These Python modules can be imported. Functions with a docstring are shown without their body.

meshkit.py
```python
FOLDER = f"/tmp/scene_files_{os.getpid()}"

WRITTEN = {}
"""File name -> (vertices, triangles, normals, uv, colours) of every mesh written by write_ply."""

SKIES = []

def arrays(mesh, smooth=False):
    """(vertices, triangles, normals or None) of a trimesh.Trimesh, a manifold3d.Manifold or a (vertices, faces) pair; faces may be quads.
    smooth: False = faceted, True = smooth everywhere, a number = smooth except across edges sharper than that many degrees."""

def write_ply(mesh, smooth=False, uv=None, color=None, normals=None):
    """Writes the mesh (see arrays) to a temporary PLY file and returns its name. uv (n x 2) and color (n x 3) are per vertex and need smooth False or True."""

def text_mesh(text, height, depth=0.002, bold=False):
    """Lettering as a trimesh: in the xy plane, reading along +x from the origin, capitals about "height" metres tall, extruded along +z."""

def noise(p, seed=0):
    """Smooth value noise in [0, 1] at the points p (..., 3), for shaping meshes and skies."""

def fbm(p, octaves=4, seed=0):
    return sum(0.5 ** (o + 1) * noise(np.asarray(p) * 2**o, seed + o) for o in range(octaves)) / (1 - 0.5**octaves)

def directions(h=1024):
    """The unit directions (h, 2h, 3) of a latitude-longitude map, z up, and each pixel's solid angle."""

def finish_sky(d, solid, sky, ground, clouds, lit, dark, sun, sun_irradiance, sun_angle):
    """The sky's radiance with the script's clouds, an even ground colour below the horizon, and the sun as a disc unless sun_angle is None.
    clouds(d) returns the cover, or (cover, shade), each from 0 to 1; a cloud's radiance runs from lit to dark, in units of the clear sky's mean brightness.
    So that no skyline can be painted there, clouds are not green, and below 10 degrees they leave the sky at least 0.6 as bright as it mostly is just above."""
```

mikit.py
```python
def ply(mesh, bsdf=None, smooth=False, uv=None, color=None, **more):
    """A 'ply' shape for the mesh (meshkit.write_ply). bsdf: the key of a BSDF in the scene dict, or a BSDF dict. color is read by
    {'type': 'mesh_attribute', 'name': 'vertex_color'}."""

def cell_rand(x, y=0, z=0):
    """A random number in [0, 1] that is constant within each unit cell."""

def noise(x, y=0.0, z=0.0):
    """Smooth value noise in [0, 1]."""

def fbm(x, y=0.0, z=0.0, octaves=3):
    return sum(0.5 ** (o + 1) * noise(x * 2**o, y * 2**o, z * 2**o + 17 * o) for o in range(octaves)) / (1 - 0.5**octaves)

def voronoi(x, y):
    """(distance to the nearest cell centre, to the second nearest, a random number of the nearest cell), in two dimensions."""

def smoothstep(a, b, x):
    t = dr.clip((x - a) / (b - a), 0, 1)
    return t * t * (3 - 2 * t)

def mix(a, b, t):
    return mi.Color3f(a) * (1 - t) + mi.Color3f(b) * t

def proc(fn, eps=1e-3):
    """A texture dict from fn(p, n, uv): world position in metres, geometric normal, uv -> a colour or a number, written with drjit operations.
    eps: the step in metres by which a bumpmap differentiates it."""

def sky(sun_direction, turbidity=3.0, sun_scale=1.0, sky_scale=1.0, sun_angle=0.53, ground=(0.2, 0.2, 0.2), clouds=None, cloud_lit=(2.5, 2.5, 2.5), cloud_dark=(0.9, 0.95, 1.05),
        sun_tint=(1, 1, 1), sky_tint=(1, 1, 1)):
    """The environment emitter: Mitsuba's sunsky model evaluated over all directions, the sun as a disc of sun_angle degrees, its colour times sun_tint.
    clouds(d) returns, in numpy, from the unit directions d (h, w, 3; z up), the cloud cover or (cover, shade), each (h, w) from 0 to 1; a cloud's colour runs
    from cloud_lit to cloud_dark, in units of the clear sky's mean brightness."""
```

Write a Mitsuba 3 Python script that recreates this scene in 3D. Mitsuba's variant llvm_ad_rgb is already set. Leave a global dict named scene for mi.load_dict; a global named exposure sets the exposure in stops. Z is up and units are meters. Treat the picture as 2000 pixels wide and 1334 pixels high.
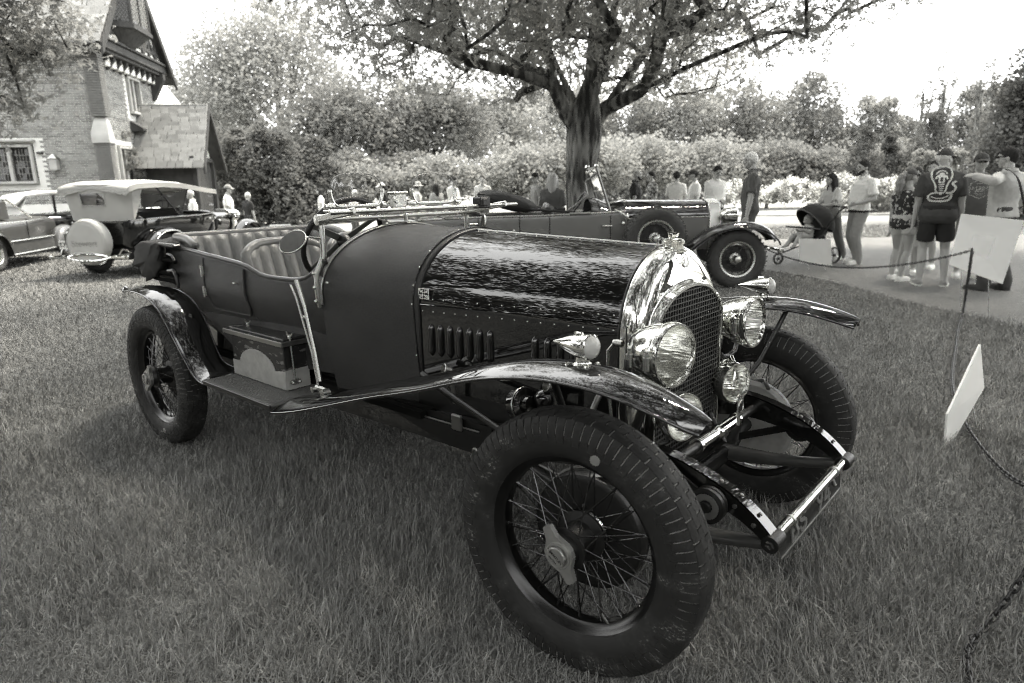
import math, random
import numpy as np, trimesh, drjit as dr, mitsuba as mi, mikit, meshkit
from mikit import noise, fbm, voronoi, smoothstep, mix, cell_rand, proc
from scipy.spatial import cKDTree
import manifold3d as m3
T4 = mi.ScalarTransform4f
PI = math.pi
rng = np.random.default_rng(7); random.seed(7)
scene, labels = {}, {}

# ------------------------------------------------------------ camera, sky, exposure
F, PITCH, ROLL, EYE = 1283.76 / 2000, 0.2318, -0.0198, 1.4667
_fw = np.array([0, math.cos(PITCH), -math.sin(PITCH)]); _up = np.array([0, math.sin(PITCH), math.cos(PITCH)])
_up2 = -math.sin(ROLL) * np.array([1, 0, 0]) + math.cos(ROLL) * _up
_o = np.array([0, 0, EYE])
scene['camera'] = {'type': 'thinlens', 'fov': math.degrees(2 * math.atan(0.5 / F)), 'fov_axis': 'x', 'near_clip': 0.05, 'far_clip': 2000.0,
                   'aperture_radius': 0.0042, 'focus_distance': 2.7,
                   'to_world': T4().look_at(origin=_o.tolist(), target=(_o + _fw).tolist(), up=_up2.tolist())}
exposure = 3.9
SUN = np.array([0.30, 0.30, 0.90]); SUN = SUN / np.linalg.norm(SUN)
def _cover(d):
    # an even bright haze, a little whiter round the sun
    return np.ones(d.shape[:2]), np.clip(0.5 - 0.5 * (d @ SUN), 0, 1)
scene['sky'] = mikit.sky(SUN.tolist(), turbidity=3, sun_scale=0.48, sun_angle=9.0, clouds=_cover, cloud_lit=(3.4, 3.4, 3.33), cloud_dark=(2.5, 2.5, 2.45),
                         sun_tint=(0.90, 1.0, 1.14), ground=(0.1, 0.1, 0.1))
labels['sky'] = {'kind': 'structure'}

# ------------------------------------------------------------ helpers
def arr(*a): return np.array(a, float)
def cat(*ms):
    ms = [m for m in ms if m is not None and len(m[0])]
    n, vs, fs = 0, [], []
    for v, f in ms:
        f = np.asarray(f, int)
        if f.shape[1] == 4: f = np.vstack([f[:, [0, 1, 2]], f[:, [0, 2, 3]]])
        vs.append(np.asarray(v, float)); fs.append(f + n); n += len(v)
    return np.vstack(vs), np.vstack(fs)
def xf(m, M):
    M = np.asarray(M, float)
    return m[0] @ M[:3, :3].T + M[:3, 3], m[1]
def mv(m, t): return m[0] + np.asarray(t, float), m[1]
def mirror(m, ax=1):
    v = m[0].copy(); v[:, ax] *= -1
    return v, np.asarray(m[1])[:, ::-1]
def rotm(axis, deg, t=(0, 0, 0)):
    a = np.asarray(axis, float); a = a / np.linalg.norm(a); r = math.radians(deg); c, s = math.cos(r), math.sin(r)
    K = np.array([[0, -a[2], a[1]], [a[2], 0, -a[0]], [-a[1], a[0], 0]])
    M = np.eye(4); M[:3, :3] = np.eye(3) + s * K + (1 - c) * K @ K; M[:3, 3] = t
    return M
def place(x, y, deg, z=0): return rotm((0, 0, 1), deg, (x, y, z))
def box(c, s, ch=0.0, R=None):
    """box of full size s about c, edges chamfered by ch"""
    h = np.asarray(s, float) / 2
    if ch <= 0:
        t = trimesh.creation.box(extents=2 * h); m = (np.array(t.vertices), np.array(t.faces))
    else:
        ch = min(ch, h.min() * 0.8); p = []
        for sx in (-1, 1):
            for sy in (-1, 1):
                for sz in (-1, 1):
                    for k in range(3):
                        q = h - ch; q[k] = h[k]; p.append(q * (sx, sy, sz))
        t = trimesh.convex.convex_hull(np.array(p)); m = (np.array(t.vertices), np.array(t.faces))
    if R is not None: m = xf(m, R)
    return mv(m, c)
def frame(d):
    d = np.asarray(d, float); d = d / np.linalg.norm(d)
    a = np.cross(d, (0, 0, 1) if abs(d[2]) < 0.9 else (1, 0, 0)); a /= np.linalg.norm(a)
    return a, np.cross(d, a), d
def loft(rings, closed=True, caps=True):
    R = np.asarray(rings, float); n, m = R.shape[:2]; v = R.reshape(-1, 3)
    k = m if closed else m - 1
    i, j = np.meshgrid(np.arange(n - 1), np.arange(k), indexing='ij'); j2 = (j + 1) % m
    q = np.stack([i * m + j, i * m + j2, (i + 1) * m + j2, (i + 1) * m + j], -1).reshape(-1, 4)
    f = np.vstack([q[:, [0, 1, 2]], q[:, [0, 2, 3]]])
    if caps and closed:
        c0, c1 = len(v), len(v) + 1; v = np.vstack([v, R[0].mean(0), R[-1].mean(0)]); a = np.arange(m); b = (a + 1) % m
        f = np.vstack([f, np.stack([b, a, a * 0 + c0], 1), np.stack([(n - 1) * m + a, (n - 1) * m + b, a * 0 + c1], 1)])
    return v, f
def tube(path, r, n=8, caps=True):
    p = np.asarray(path, float); r = np.broadcast_to(r, (len(p),)); t = np.gradient(p, axis=0); t /= np.linalg.norm(t, axis=1, keepdims=True) + 1e-12
    if not t[0].any(): t[0] = t[1] if t[1].any() else (0, 0, 1)
    a = frame(t[0])[0]; R = []; th = np.arange(n) * 2 * PI / n
    for k in range(len(p)):
        a = a - t[k] * (a @ t[k]); a /= np.linalg.norm(a) + 1e-12; b = np.cross(t[k], a)
        R.append(p[k] + r[k] * (np.cos(th)[:, None] * a + np.sin(th)[:, None] * b))
    return loft(R, True, caps)
def cyl(p0, p1, r, r1=None, n=12): return tube([p0, p1], np.array([r, r if r1 is None else r1]), n)
def lathe(prof, o=(0, 0, 0), d=(0, 0, 1), n=32, caps=False):
    """prof: (radius, distance along d)"""
    a, b, d = frame(d); th = np.arange(n) * 2 * PI / n; c, s = np.cos(th)[:, None], np.sin(th)[:, None]
    return loft([np.asarray(o, float) + d * t + max(r, 1e-5) * (c * a + s * b) for r, t in prof], True, caps)
def ball(c, r, n=10):
    r = np.broadcast_to(r, 3); th = np.linspace(0, PI, n)
    m = lathe([(math.sin(t), -math.cos(t)) for t in th], n=2 * n)
    return m[0] * r + np.asarray(c, float), m[1]
def prism(poly, h, M=None):
    """2-d outline extruded along z by h"""
    from shapely.geometry import Polygon
    t = trimesh.creation.extrude_polygon(poly if hasattr(poly, 'exterior') else Polygon(poly), h)
    m = (np.array(t.vertices), np.array(t.faces))
    return m if M is None else xf(m, M)
def axes(o, x, y):
    x = np.asarray(x, float); x = x / np.linalg.norm(x); y = np.asarray(y, float); y = y - x * (x @ y); y /= np.linalg.norm(y)
    M = np.eye(4); M[:3, 0], M[:3, 1], M[:3, 2], M[:3, 3] = x, y, np.cross(x, y), o
    return M
def spline(pts, n):
    from scipy.interpolate import CubicSpline, PchipInterpolator
    p = np.asarray(pts, float); t = np.r_[0, np.cumsum(np.linalg.norm(np.diff(p, axis=0), axis=1))]
    return CubicSpline(t, p)(np.linspace(0, t[-1], n))
def itp(xs, ys):
    from scipy.interpolate import PchipInterpolator
    return PchipInterpolator(np.asarray(xs, float), np.asarray(ys, float))
def text(s, h, M, depth=0.002, bold=False, center=True):
    t = meshkit.text_mesh(s, h, depth, bold); v = np.array(t.vertices)
    if center: v[:, 0] -= (v[:, 0].min() + v[:, 0].max()) / 2; v[:, 1] -= (v[:, 1].min() + v[:, 1].max()) / 2
    return xf((v, np.array(t.faces)), M)
def hull(pts):
    t = trimesh.convex.convex_hull(np.asarray(pts, float)); return np.array(t.vertices), np.array(t.faces)

COUNT = {}
def key_for(name, parent=None):
    base = name if parent is None else parent + '__' + name
    n = COUNT.get(base, -1) + 1; COUNT[base] = n
    return base if n == 0 else f'{base}_{n:03d}'
def key_prev(name):
    n = COUNT[name]; return name if n == 0 else f'{name}_{n:03d}'
def put(name, mesh, bsdf, parent=None, smooth=35, M=None, **lab):
    """one entry of the scene; mesh may be a ply dict that is shared"""
    k = key_for(name, parent)
    d = dict(mesh) if isinstance(mesh, dict) else mikit.ply(mesh, bsdf, smooth)
    if M is not None: d['to_world'] = T4(np.asarray(M, float).tolist())
    scene[k] = d
    if lab: labels[k] = lab
    return k
def thing(name, label, cat_, group=None):
    k = key_for(name); labels[k] = {'label': label, 'category': cat_}
    if group: labels[k]['group'] = group
    return k
def shared(mesh, bsdf, smooth=35): return mikit.ply(mesh, bsdf, smooth)

# ------------------------------------------------------------ materials (the photograph is black and white)
def g(v): return [v * 1.0, v * 1.005, v * 0.965]
def mat(name, d): scene[name] = d; return name
def pr(name, v, rough=0.6, two=True, **k):
    b = {'type': 'principled', 'base_color': {'type': 'rgb', 'value': g(v)} if not isinstance(v, dict) else v, 'roughness': rough, **k}
    return mat(name, {'type': 'twosided', 'b': b} if two else b)
def grey(fn):
    """texture from a function that returns a grey number"""
    def f(p, n, uv):
        v = fn(p, n, uv); return mi.Color3f(v * 1.0, v * 1.005, v * 0.965)
    return proc(f)
def bump(name, inner, fn, scale, eps=1e-3):
    return mat(name, {'type': 'twosided', 'b': {'type': 'bumpmap', 'arbitrary': proc(fn, eps), 'scale': scale, 'b': inner}})
def pdict(v, rough, **k): return {'type': 'principled', 'base_color': {'type': 'rgb', 'value': g(v)} if not isinstance(v, dict) else v, 'roughness': rough, **k}
mat('chrome', {'type': 'twosided', 'b': {'type': 'conductor', 'material': 'none', 'specular_reflectance': {'type': 'rgb', 'value': g(0.80)}}})
mat('steel', {'type': 'twosided', 'b': {'type': 'roughconductor', 'alpha': 0.14, 'material': 'none', 'specular_reflectance': {'type': 'rgb', 'value': g(0.66)}}})
mat('wing_gloss', {'type': 'twosided', 'b': {'type': 'plastic', 'diffuse_reflectance': {'type': 'rgb', 'value': g(0.006)}, 'int_ior': 2.05}})
mat('nickel', {'type': 'twosided', 'b': {'type': 'roughconductor', 'alpha': 0.22, 'material': 'none', 'specular_reflectance': {'type': 'rgb', 'value': g(0.50)}}})
mat('black_gloss', {'type': 'twosided', 'b': {'type': 'plastic', 'diffuse_reflectance': {'type': 'rgb', 'value': g(0.006)}, 'int_ior': 1.85}})
mat('black_satin', {'type': 'twosided', 'b': {'type': 'roughplastic', 'diffuse_reflectance': {'type': 'rgb', 'value': g(0.012)}, 'alpha': 0.22}})
mat('black_matt', {'type': 'twosided', 'b': {'type': 'diffuse', 'reflectance': {'type': 'rgb', 'value': g(0.012)}}})
bump('rexine', pdict(grey(lambda p, n, uv: 0.010 + 0.018 * fbm(p.x * 5, p.y * 5, p.z * 5, 4) + 0.010 * noise(p.x * 230, p.y * 230, p.z * 230)), 0.42, specular=0.5), lambda p, n, uv: fbm(p.x * 420, p.y * 420, p.z * 420, 2), 0.0025, 4e-4)
def _rub(p, n, uv):
    d = fbm(p.x * 14, p.y * 14, p.z * 14, 4); s = fbm(p.x * 160, p.y * 160, p.z * 160, 2)
    return 0.018 + 0.024 * smoothstep(0.45, 0.75, d) * s + 0.10 * smoothstep(0.62, 0.72, d) * smoothstep(0.6, 0.72, s)
pr('rubber', grey(_rub), 0.66, specular=0.25)
pr('rubber_dusty', grey(lambda p, n, uv: 0.13 + 0.10 * fbm(p.x * 60, p.y * 60, p.z * 60)), 0.9)
def _leather(p, n, uv): return 0.105 + 0.07 * fbm(p.x * 6, p.y * 6, p.z * 6, 4)
bump('leather', pdict(grey(_leather), 0.38, specular=0.5), lambda p, n, uv: fbm(p.x * 260, p.y * 260, p.z * 260, 2), 0.0008, 4e-4)
pr('canvas_black', grey(lambda p, n, uv: 0.016 + 0.02 * fbm(p.x * 20, p.y * 20, p.z * 20)), 0.85)
mat('glass', {'type': 'thindielectric'})
mat('lens', {'type': 'dielectric', 'int_ior': 1.5})
bump('reflector', {'type': 'roughconductor', 'alpha': 0.04, 'material': 'none', 'specular_reflectance': {'type': 'rgb', 'value': g(0.80)}}, lambda p, n, uv: fbm(p.x * 16, p.y * 16, p.z * 110, 2), .0035, 5e-4)
pr('white_paint', 0.75, 0.35)
pr('alloy', grey(lambda p, n, uv: 0.30 + 0.12 * fbm(p.x * 40, p.y * 40, p.z * 40)), 0.42, metallic=0.75)
pr('dull_iron', 0.05, 0.5, metallic=0.4)
# ------------------------------------------------------------ ground, drive, grass
def _lawn(p, n, uv):
    a = fbm(p.x * .35, p.y * .35, 0, 3); b = fbm(p.x * 9, p.y * 9, 3, 3); c = noise(p.x * 60, p.y * 60, 0)
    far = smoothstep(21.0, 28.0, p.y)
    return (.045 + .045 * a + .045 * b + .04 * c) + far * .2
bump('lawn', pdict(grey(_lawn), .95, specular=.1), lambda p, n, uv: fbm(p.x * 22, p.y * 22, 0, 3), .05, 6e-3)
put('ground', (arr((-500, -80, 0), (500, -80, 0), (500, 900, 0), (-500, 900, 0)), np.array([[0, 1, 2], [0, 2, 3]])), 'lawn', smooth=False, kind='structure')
near = spline([(7.2, -6), (6.4, 0), (5.7, 4), (5.1, 6.4), (4.78, 8.2), (4.72, 9.7), (4.30, 11.0), (2.8, 12.4), (0, 14.2), (-4, 16.6), (-9, 19.6)], 80)
far_ = spline([(40, 15.5), (24, 16.6), (13, 17.0), (6.8, 17.1), (3, 17.5), (-1, 18.4), (-5, 20.2), (-9, 22.6)], 60)
far2 = spline([(60, 5), (40, 5.5), (26, 5.2), (18, 3), (13, -1), (11.5, -6)], 30)
poly = np.vstack([near, far_[::-1], far2])
from shapely.geometry import Polygon, Point
from shapely import contains_xy
DRIVE = Polygon(poly).buffer(0)
_t = trimesh.creation.triangulate_polygon(DRIVE, engine='earcut') if True else None
_v = np.column_stack([_t[0], np.full(len(_t[0]), .006)])
def _asph(p, n, uv):
    return .055 + .04 * fbm(p.x * .8, p.y * .8, 0, 3) + .05 * noise(p.x * 70, p.y * 70, 0)
bump('asphalt', pdict(grey(_asph), .75, specular=.35), lambda p, n, uv: fbm(p.x * 60, p.y * 60, 0, 2), .004, 3e-3)
put('drive', (_v, _t[1]), 'asphalt', smooth=False, kind='structure')

def blades(n, y0, y1, L, w, seg, seed, ramp):
    r = np.random.default_rng(seed); k = int(n * 2.4); y = np.sqrt(r.uniform(y0 ** 2, y1 ** 2, k)); x = r.uniform(-1, 1, k) * (.86 * y + .35)
    a_, b_ = ramp; ok = ~contains_xy(DRIVE.buffer(-.03), x, y) & (r.uniform(size=k) < np.clip((y - a_[0]) / (a_[1] - a_[0]), 0, 1) * np.clip((b_[1] - y) / (b_[1] - b_[0]), 0, 1)); x, y = x[ok][:n], y[ok][:n]; k = len(x)
    tuft = np.array([math.sin(3.1 * a + 1.7 * b) + math.sin(2.3 * b - 4.1 * a + 1) + .8 * math.sin(9 * a) * math.sin(8 * b) for a, b in zip(x, y)])
    ln = L * r.uniform(.45, 1.15, k) * np.maximum(.45, 1 + .20 * tuft + .35 * (r.uniform(size=k) < .04)); az = r.uniform(0, 2 * PI, k) + .5 * tuft; lean = np.where(r.uniform(size=k) < .22, r.uniform(1.15, 1.5, k), r.beta(2, 1.7, k) * 1.2)
    d = np.stack([np.cos(az), np.sin(az)], 1); s = np.stack([-np.sin(az + r.normal(0, .5, k)), np.cos(az)], 1) * (w * r.uniform(.6, 1.3, k))[:, None] / 2
    def at(t, bend): 
        hor = ln * np.sin(lean) * t ** bend; ver = ln * np.cos(lean) * t * (1 - .25 * t * np.sin(lean))
        return np.column_stack([x + d[:, 0] * hor, y + d[:, 1] * hor, ver - .003])
    s3 = np.column_stack([s, s[:, 0] * 0])
    if seg == 2:
        p0, p1, p2 = at(0, 1.3), at(.55, 1.3), at(1.0, 1.3)
        V = np.stack([p0 - s3, p0 + s3, p1 + s3 * .85, p1 - s3 * .85, p2], 1).reshape(-1, 3); b = np.arange(k)[:, None] * 5
        f = np.concatenate([b + [0, 1, 2], b + [0, 2, 3], b + [3, 2, 4]], 1).reshape(-1, 3)
    else:
        p0, p2 = at(0, 1), at(1., 1); V = np.stack([p0 - s3, p0 + s3, p2], 1).reshape(-1, 3); f = np.arange(3 * k).reshape(-1, 3)
    return V, f
def _gr(p, n, uv):
    a = noise(p.x * 110, p.y * 110, p.z * 15); b = fbm(p.x * 1.3, p.y * 1.3, 0, 3); c = noise(p.x * 37 + 5, p.y * 37, 0)
    return .095 + .21 * a * a + .08 * (b - .35) + .14 * smoothstep(.72, .95, c)
mat('grass_blade', {'type': 'twosided', 'b': pdict(grey(_gr), .5, specular=.35)})
for q in ((250000, .85, 5.4, .088, .0036, 2, 1, ((0, .1), (3.4, 5.4))), (200000, 3.2, 11.0, .078, .0068, 1, 2, ((3.2, 5.2), (7, 11))), (150000, 6.8, 22, .075, .015, 1, 3, ((6.8, 10.5), (40, 50)))):
    scene[f'grass__{q[6]:03d}'] = mikit.ply(blades(*q), 'grass_blade', False)
labels['grass'] = {'label': 'mown lawn grass with loose blades round the parked cars', 'category': 'grass', 'kind': 'stuff'}
# ------------------------------------------------------------ the hero car: x forward from the front axle, y to its left, z up
CARM = place(0.652, 2.3403, math.degrees(-0.7186))
CAR = thing('open_tourer', 'black open vintage tourer with polished wings and spoked wheels parked on the grass in front', 'car')
WR, WW, TR, WB = 0.417, 0.146, 0.711, 2.987
def cp(name, mesh, bsdf, parent=None, smooth=35, M=None, **k):
    return put(name, mesh, bsdf, parent or CAR, smooth, CARM if M is None else CARM @ M, **k)

# ---- wheel, axis along y, outer face towards -y
def tyre_section():
    half = spline([(.281, .046), (.295, .060), (.325, .071), (.352, .072), (.380, .066), (.400, .055), (.409, .038), (.4115, .018), (.412, 0)], 40)
    full = np.vstack([half, (half[::-1] * (1, -1))[1:]]); return full  # r, y
def tyre_meshes(R=WR, nb=42, seed=0):
    sec = tyre_section(); n = 144; th = np.arange(n) * 2 * PI / n
    def rev(s): return loft([np.stack([r * np.cos(th), 0 * th + y, r * np.sin(th)], -1) for r, y in s], True, False)
    t = np.r_[0, np.cumsum(np.linalg.norm(np.diff(sec, axis=0), axis=1))]; L = t[-1]; mid = L / 2
    i0 = int(np.argmin(np.abs(t - (mid - .100)))); carcass = rev(sec[:i0 + 1]), rev(sec[-i0 - 1:]); base = rev(sec[i0:len(sec) - i0])
    tan = np.gradient(sec, axis=0); tan /= np.linalg.norm(tan, axis=1, keepdims=True); nor = np.stack([-tan[:, 1], tan[:, 0]], -1)
    if nor[len(nor) // 2, 0] < 0: nor = -nor
    def P(s): return np.stack([np.interp(s, t, sec[:, k]) for k in (0, 1)], -1), np.stack([np.interp(s, t, nor[:, k]) for k in (0, 1)], -1)
    out = []
    def block(a0, a1, s0, s1, h, taper=1.0, k=5):
        s = np.linspace(s0, s1, k + 1); p, nn = P(s); hh = h * np.linspace(1, taper, k + 1)
        top, low = p + nn * hh[:, None], p - nn * .002
        V, Fc = [], []
        for a in (a0 + .004, a1 - .004):
            V.append(np.stack([top[:, 0] * math.cos(a), top[:, 1], top[:, 0] * math.sin(a)], -1))
        for a in (a0, a1):
            V.append(np.stack([low[:, 0] * math.cos(a), low[:, 1], low[:, 0] * math.sin(a)], -1))
        V = np.vstack(V); K = k + 1
        for i in range(k):
            Fc += [[i, i + 1, K + i + 1, K + i], [2 * K + i, 2 * K + i + 1, i + 1, i], [K + i, K + i + 1, 3 * K + i + 1, 3 * K + i]]
        Fc += [[0, K, 3 * K, 2 * K], [k, 2 * K + k, 3 * K + k, K + k]]
        out.append((V, np.array(Fc)))
    da = 2 * PI / nb
    for i in range(nb):
        a = i * da
        for s0, s1, off in ((-.052, -.0262, 0), (-.0248, -.0008, .5), (.0008, .0248, 0), (.0262, .052, .5)):
            block(a + off * da + .003, a + off * da + da - .004, mid + s0, mid + s1, .0052, k=3)
        for sg in (-1, 1):
            for half_, ln in ((0, .056), (.5, .072)):
                a0 = a + half_ * da + (.25 * da if sg > 0 else 0)
                block(a0 + .0015, a0 + .5 * da - .0025, mid + sg * .0535, mid + sg * (.0535 + ln), .0050, .30, k=5)
    return cat(*carcass), base, cat(*out)
_carc, _base, _tread = tyre_meshes()
def rim_mesh():
    p = [(.281, -.046), (.288, -.052), (.290, -.049), (.284, -.041), (.277, -.038), (.271, -.026), (.264, -.018), (.260, 0), (.264, .018), (.271, .026), (.277, .038), (.284, .041), (.290, .049), (.288, .052), (.281, .046), (.272, .036), (.266, .026), (.257, .020), (.253, 0), (.257, -.020), (.266, -.026), (.272, -.036), (.281, -.046)]
    return lathe(p, d=(0, 1, 0), n=96)
def spoke_mesh(): return cyl((0, 0, 0), (1, 0, 0), 1, n=6)
S_TY, S_TB, S_TR = shared(_carc, 'rubber', True), shared(_base, 'rubber_dusty', True), shared(_tread, 'rubber', 25)
S_REDGE = shared(lathe([(.2895, -.0525), (.2915, -.0545), (.2935, -.0525), (.2915, -.0505), (.2895, -.0525)], d=(0, 1, 0), n=96), 'nickel_dark', True)
S_RIM, S_SP, S_SPB = shared(rim_mesh(), 'rim_black', 40), shared(spoke_mesh(), 'black_gloss', 60), shared(ball((0, 0, 0), .004, 5), 'nickel', True)
S_HUB = shared(cat(lathe([(.001, -.085), (.046, -.083), (.048, -.078), (.050, -.066), (.066, -.064), (.066, -.056), (.050, -.053), (.048, -.01), (.055, .02), (.082, .028), (.082, .036), (.06, .042), (.06, .07)], d=(0, 1, 0), n=40)), 'black_satin', 35)
S_CONE = shared(lathe([(.062, .06), (.075, .045), (.10, .075), (.102, .082), (.06, .085)], d=(0, 1, 0), n=40), 'chrome', 30)
def ear_nut():
    from shapely.geometry import Point, Polygon
    out = Point(0, 0).buffer(.047).union(Polygon([(-.090, -.013), (-.090, .013), (-.052, .020), (-.02, .044), (.02, .044), (.052, .020), (.090, .013), (.090, -.013), (.052, -.020), (.02, -.044), (-.02, -.044), (-.052, -.020)])).buffer(-.005).buffer(.005)
    M = axes((0, -.086, 0), (1, 0, 0), (0, 0, 1)); M[:3, 2] = (0, -1, 0)
    nut = prism(out, .018, M)
    hexa = prism([(.033 * math.cos(k * PI / 3), .033 * math.sin(k * PI / 3)) for k in range(6)], .016, M @ rotm((0, 0, 1), 10, (0, 0, .018)))
    ring = lathe([(.040, -.104), (.040, -.110), (.034, -.110)], d=(0, 1, 0), n=32)
    face = lathe([(.031, -.119), (.029, -.122), (.0001, -.122)], d=(0, 1, 0), n=32)
    let = [text('BENTLEY', .0085, M @ rotm((0, 0, 1), 25, (0, .004, .036)), .0012, True), text('MOTORS', .005, M @ rotm((0, 0, 1), 25, (.004, -.012, .036)), .001)]
    return cat(nut, hexa, ring, face), cat(*let)
_nut, _let = ear_nut()
S_NUT, S_LET = shared(_nut, 'alloy', 25), shared(_let, 'black_satin', False)
S_PATCH = shared(lathe([(.016, -.0725), (.015, -.0742), (.0001, -.0746)], d=(0, 1, 0), n=24), 'alloy', 40)
S_VALVE = shared(cyl((0, 0, 0), (-.035, -.01, 0), .004, n=8), 'nickel', 40)
def wheel(name, M, spin=0.0, patch=None):
    w = key_for(name, CAR); Q = M @ rotm((0, 1, 0), spin)
    for nm, s in (('tyre', S_TY), ('groove_band', S_TB), ('tread', S_TR), ('rim', S_RIM), ('rim_edge', S_REDGE), ('hub', S_HUB), ('hub_cone', S_CONE), ('hub_nut', S_NUT), ('hub_lettering', S_LET)):
        cp(nm, s, None, w, M=Q)
    if patch is not None: cp('tyre_badge', S_PATCH, None, w, M=M @ rotm((0, 1, 0), patch) @ rotm((1, 0, 0), 0, (.325, 0, 0)))
    cp('valve_stem', S_VALVE, None, w, M=Q @ rotm((0, 0, 1), 0, (.258, -.02, 0)))
    def spk(p0, p1, r=.0021):
        p0, p1 = np.array(p0), np.array(p1); a, b, d = frame(p1 - p0); A = np.eye(4)
        A[:3, 0], A[:3, 1], A[:3, 2], A[:3, 3] = (p1 - p0), a * r, b * r, p0
        cp('spoke', S_SP, None, w, M=Q @ A)
    for rows, r0, y0, r1, y1, lead, n in ((0, .060, -.060, .260, .008, .95, 10), (1, .060, -.060, .260, .004, -.95, 10), (2, .078, .032, .260, -.010, .72, 20), (3, .078, .032, .260, -.006, -.72, 20)):
        for k in range(n):
            a = 2 * PI * (k + .25 * rows) / n; b = a + lead * (.62 if rows < 2 else .5)
            spk((r0 * math.cos(a), y0, r0 * math.sin(a)), (r1 * math.cos(b), y1, r1 * math.sin(b)))
    return w
ST = math.degrees(.083)
flip = rotm((0, 0, 1), 180)
FWN = rotm((0, 0, 1), ST, (0, -TR, WR)); FWF = rotm((0, 0, 1), ST, (0, TR, WR)) @ flip
wheel('front_wheel', FWN, 62, patch=-72)
wheel('front_wheel', FWF, 20)
wheel('rear_wheel', rotm((0, 0, 1), 0, (-WB, -TR, WR)), 118, patch=80)
wheel('rear_wheel', rotm((0, 0, 1), 0, (-WB, TR, WR)) @ flip, 40)
# brake drums and backing plates
drum = lathe([(.06, .05), (.17, .052), (.186, .06), (.19, .075), (.19, .10), (.186, .112), (.06, .118), (.0001, .12)], d=(0, 1, 0), n=64)
plate_ = lathe([(.0001, .122), (.15, .121), (.178, .126), (.194, .119), (.196, .112), (.19, .108)], d=(0, 1, 0), n=64)
S_DR, S_BP = shared(drum, 'black_satin', 30), shared(plate_, 'shield_grey', 30)
mat('rim_black', {'type': 'twosided', 'b': {'type': 'roughplastic', 'diffuse_reflectance': {'type': 'rgb', 'value': g(.005)}, 'alpha': .09}})
pr('shield_grey', grey(lambda p, n, uv: .20 + .08 * fbm(p.x * 50, p.y * 50, p.z * 50)), .45)
pr('alloy_dark', grey(lambda p, n, uv: 0.13 + 0.06 * fbm(p.x * 50, p.y * 50, p.z * 50)), 0.5, metallic=0.5)
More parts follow.
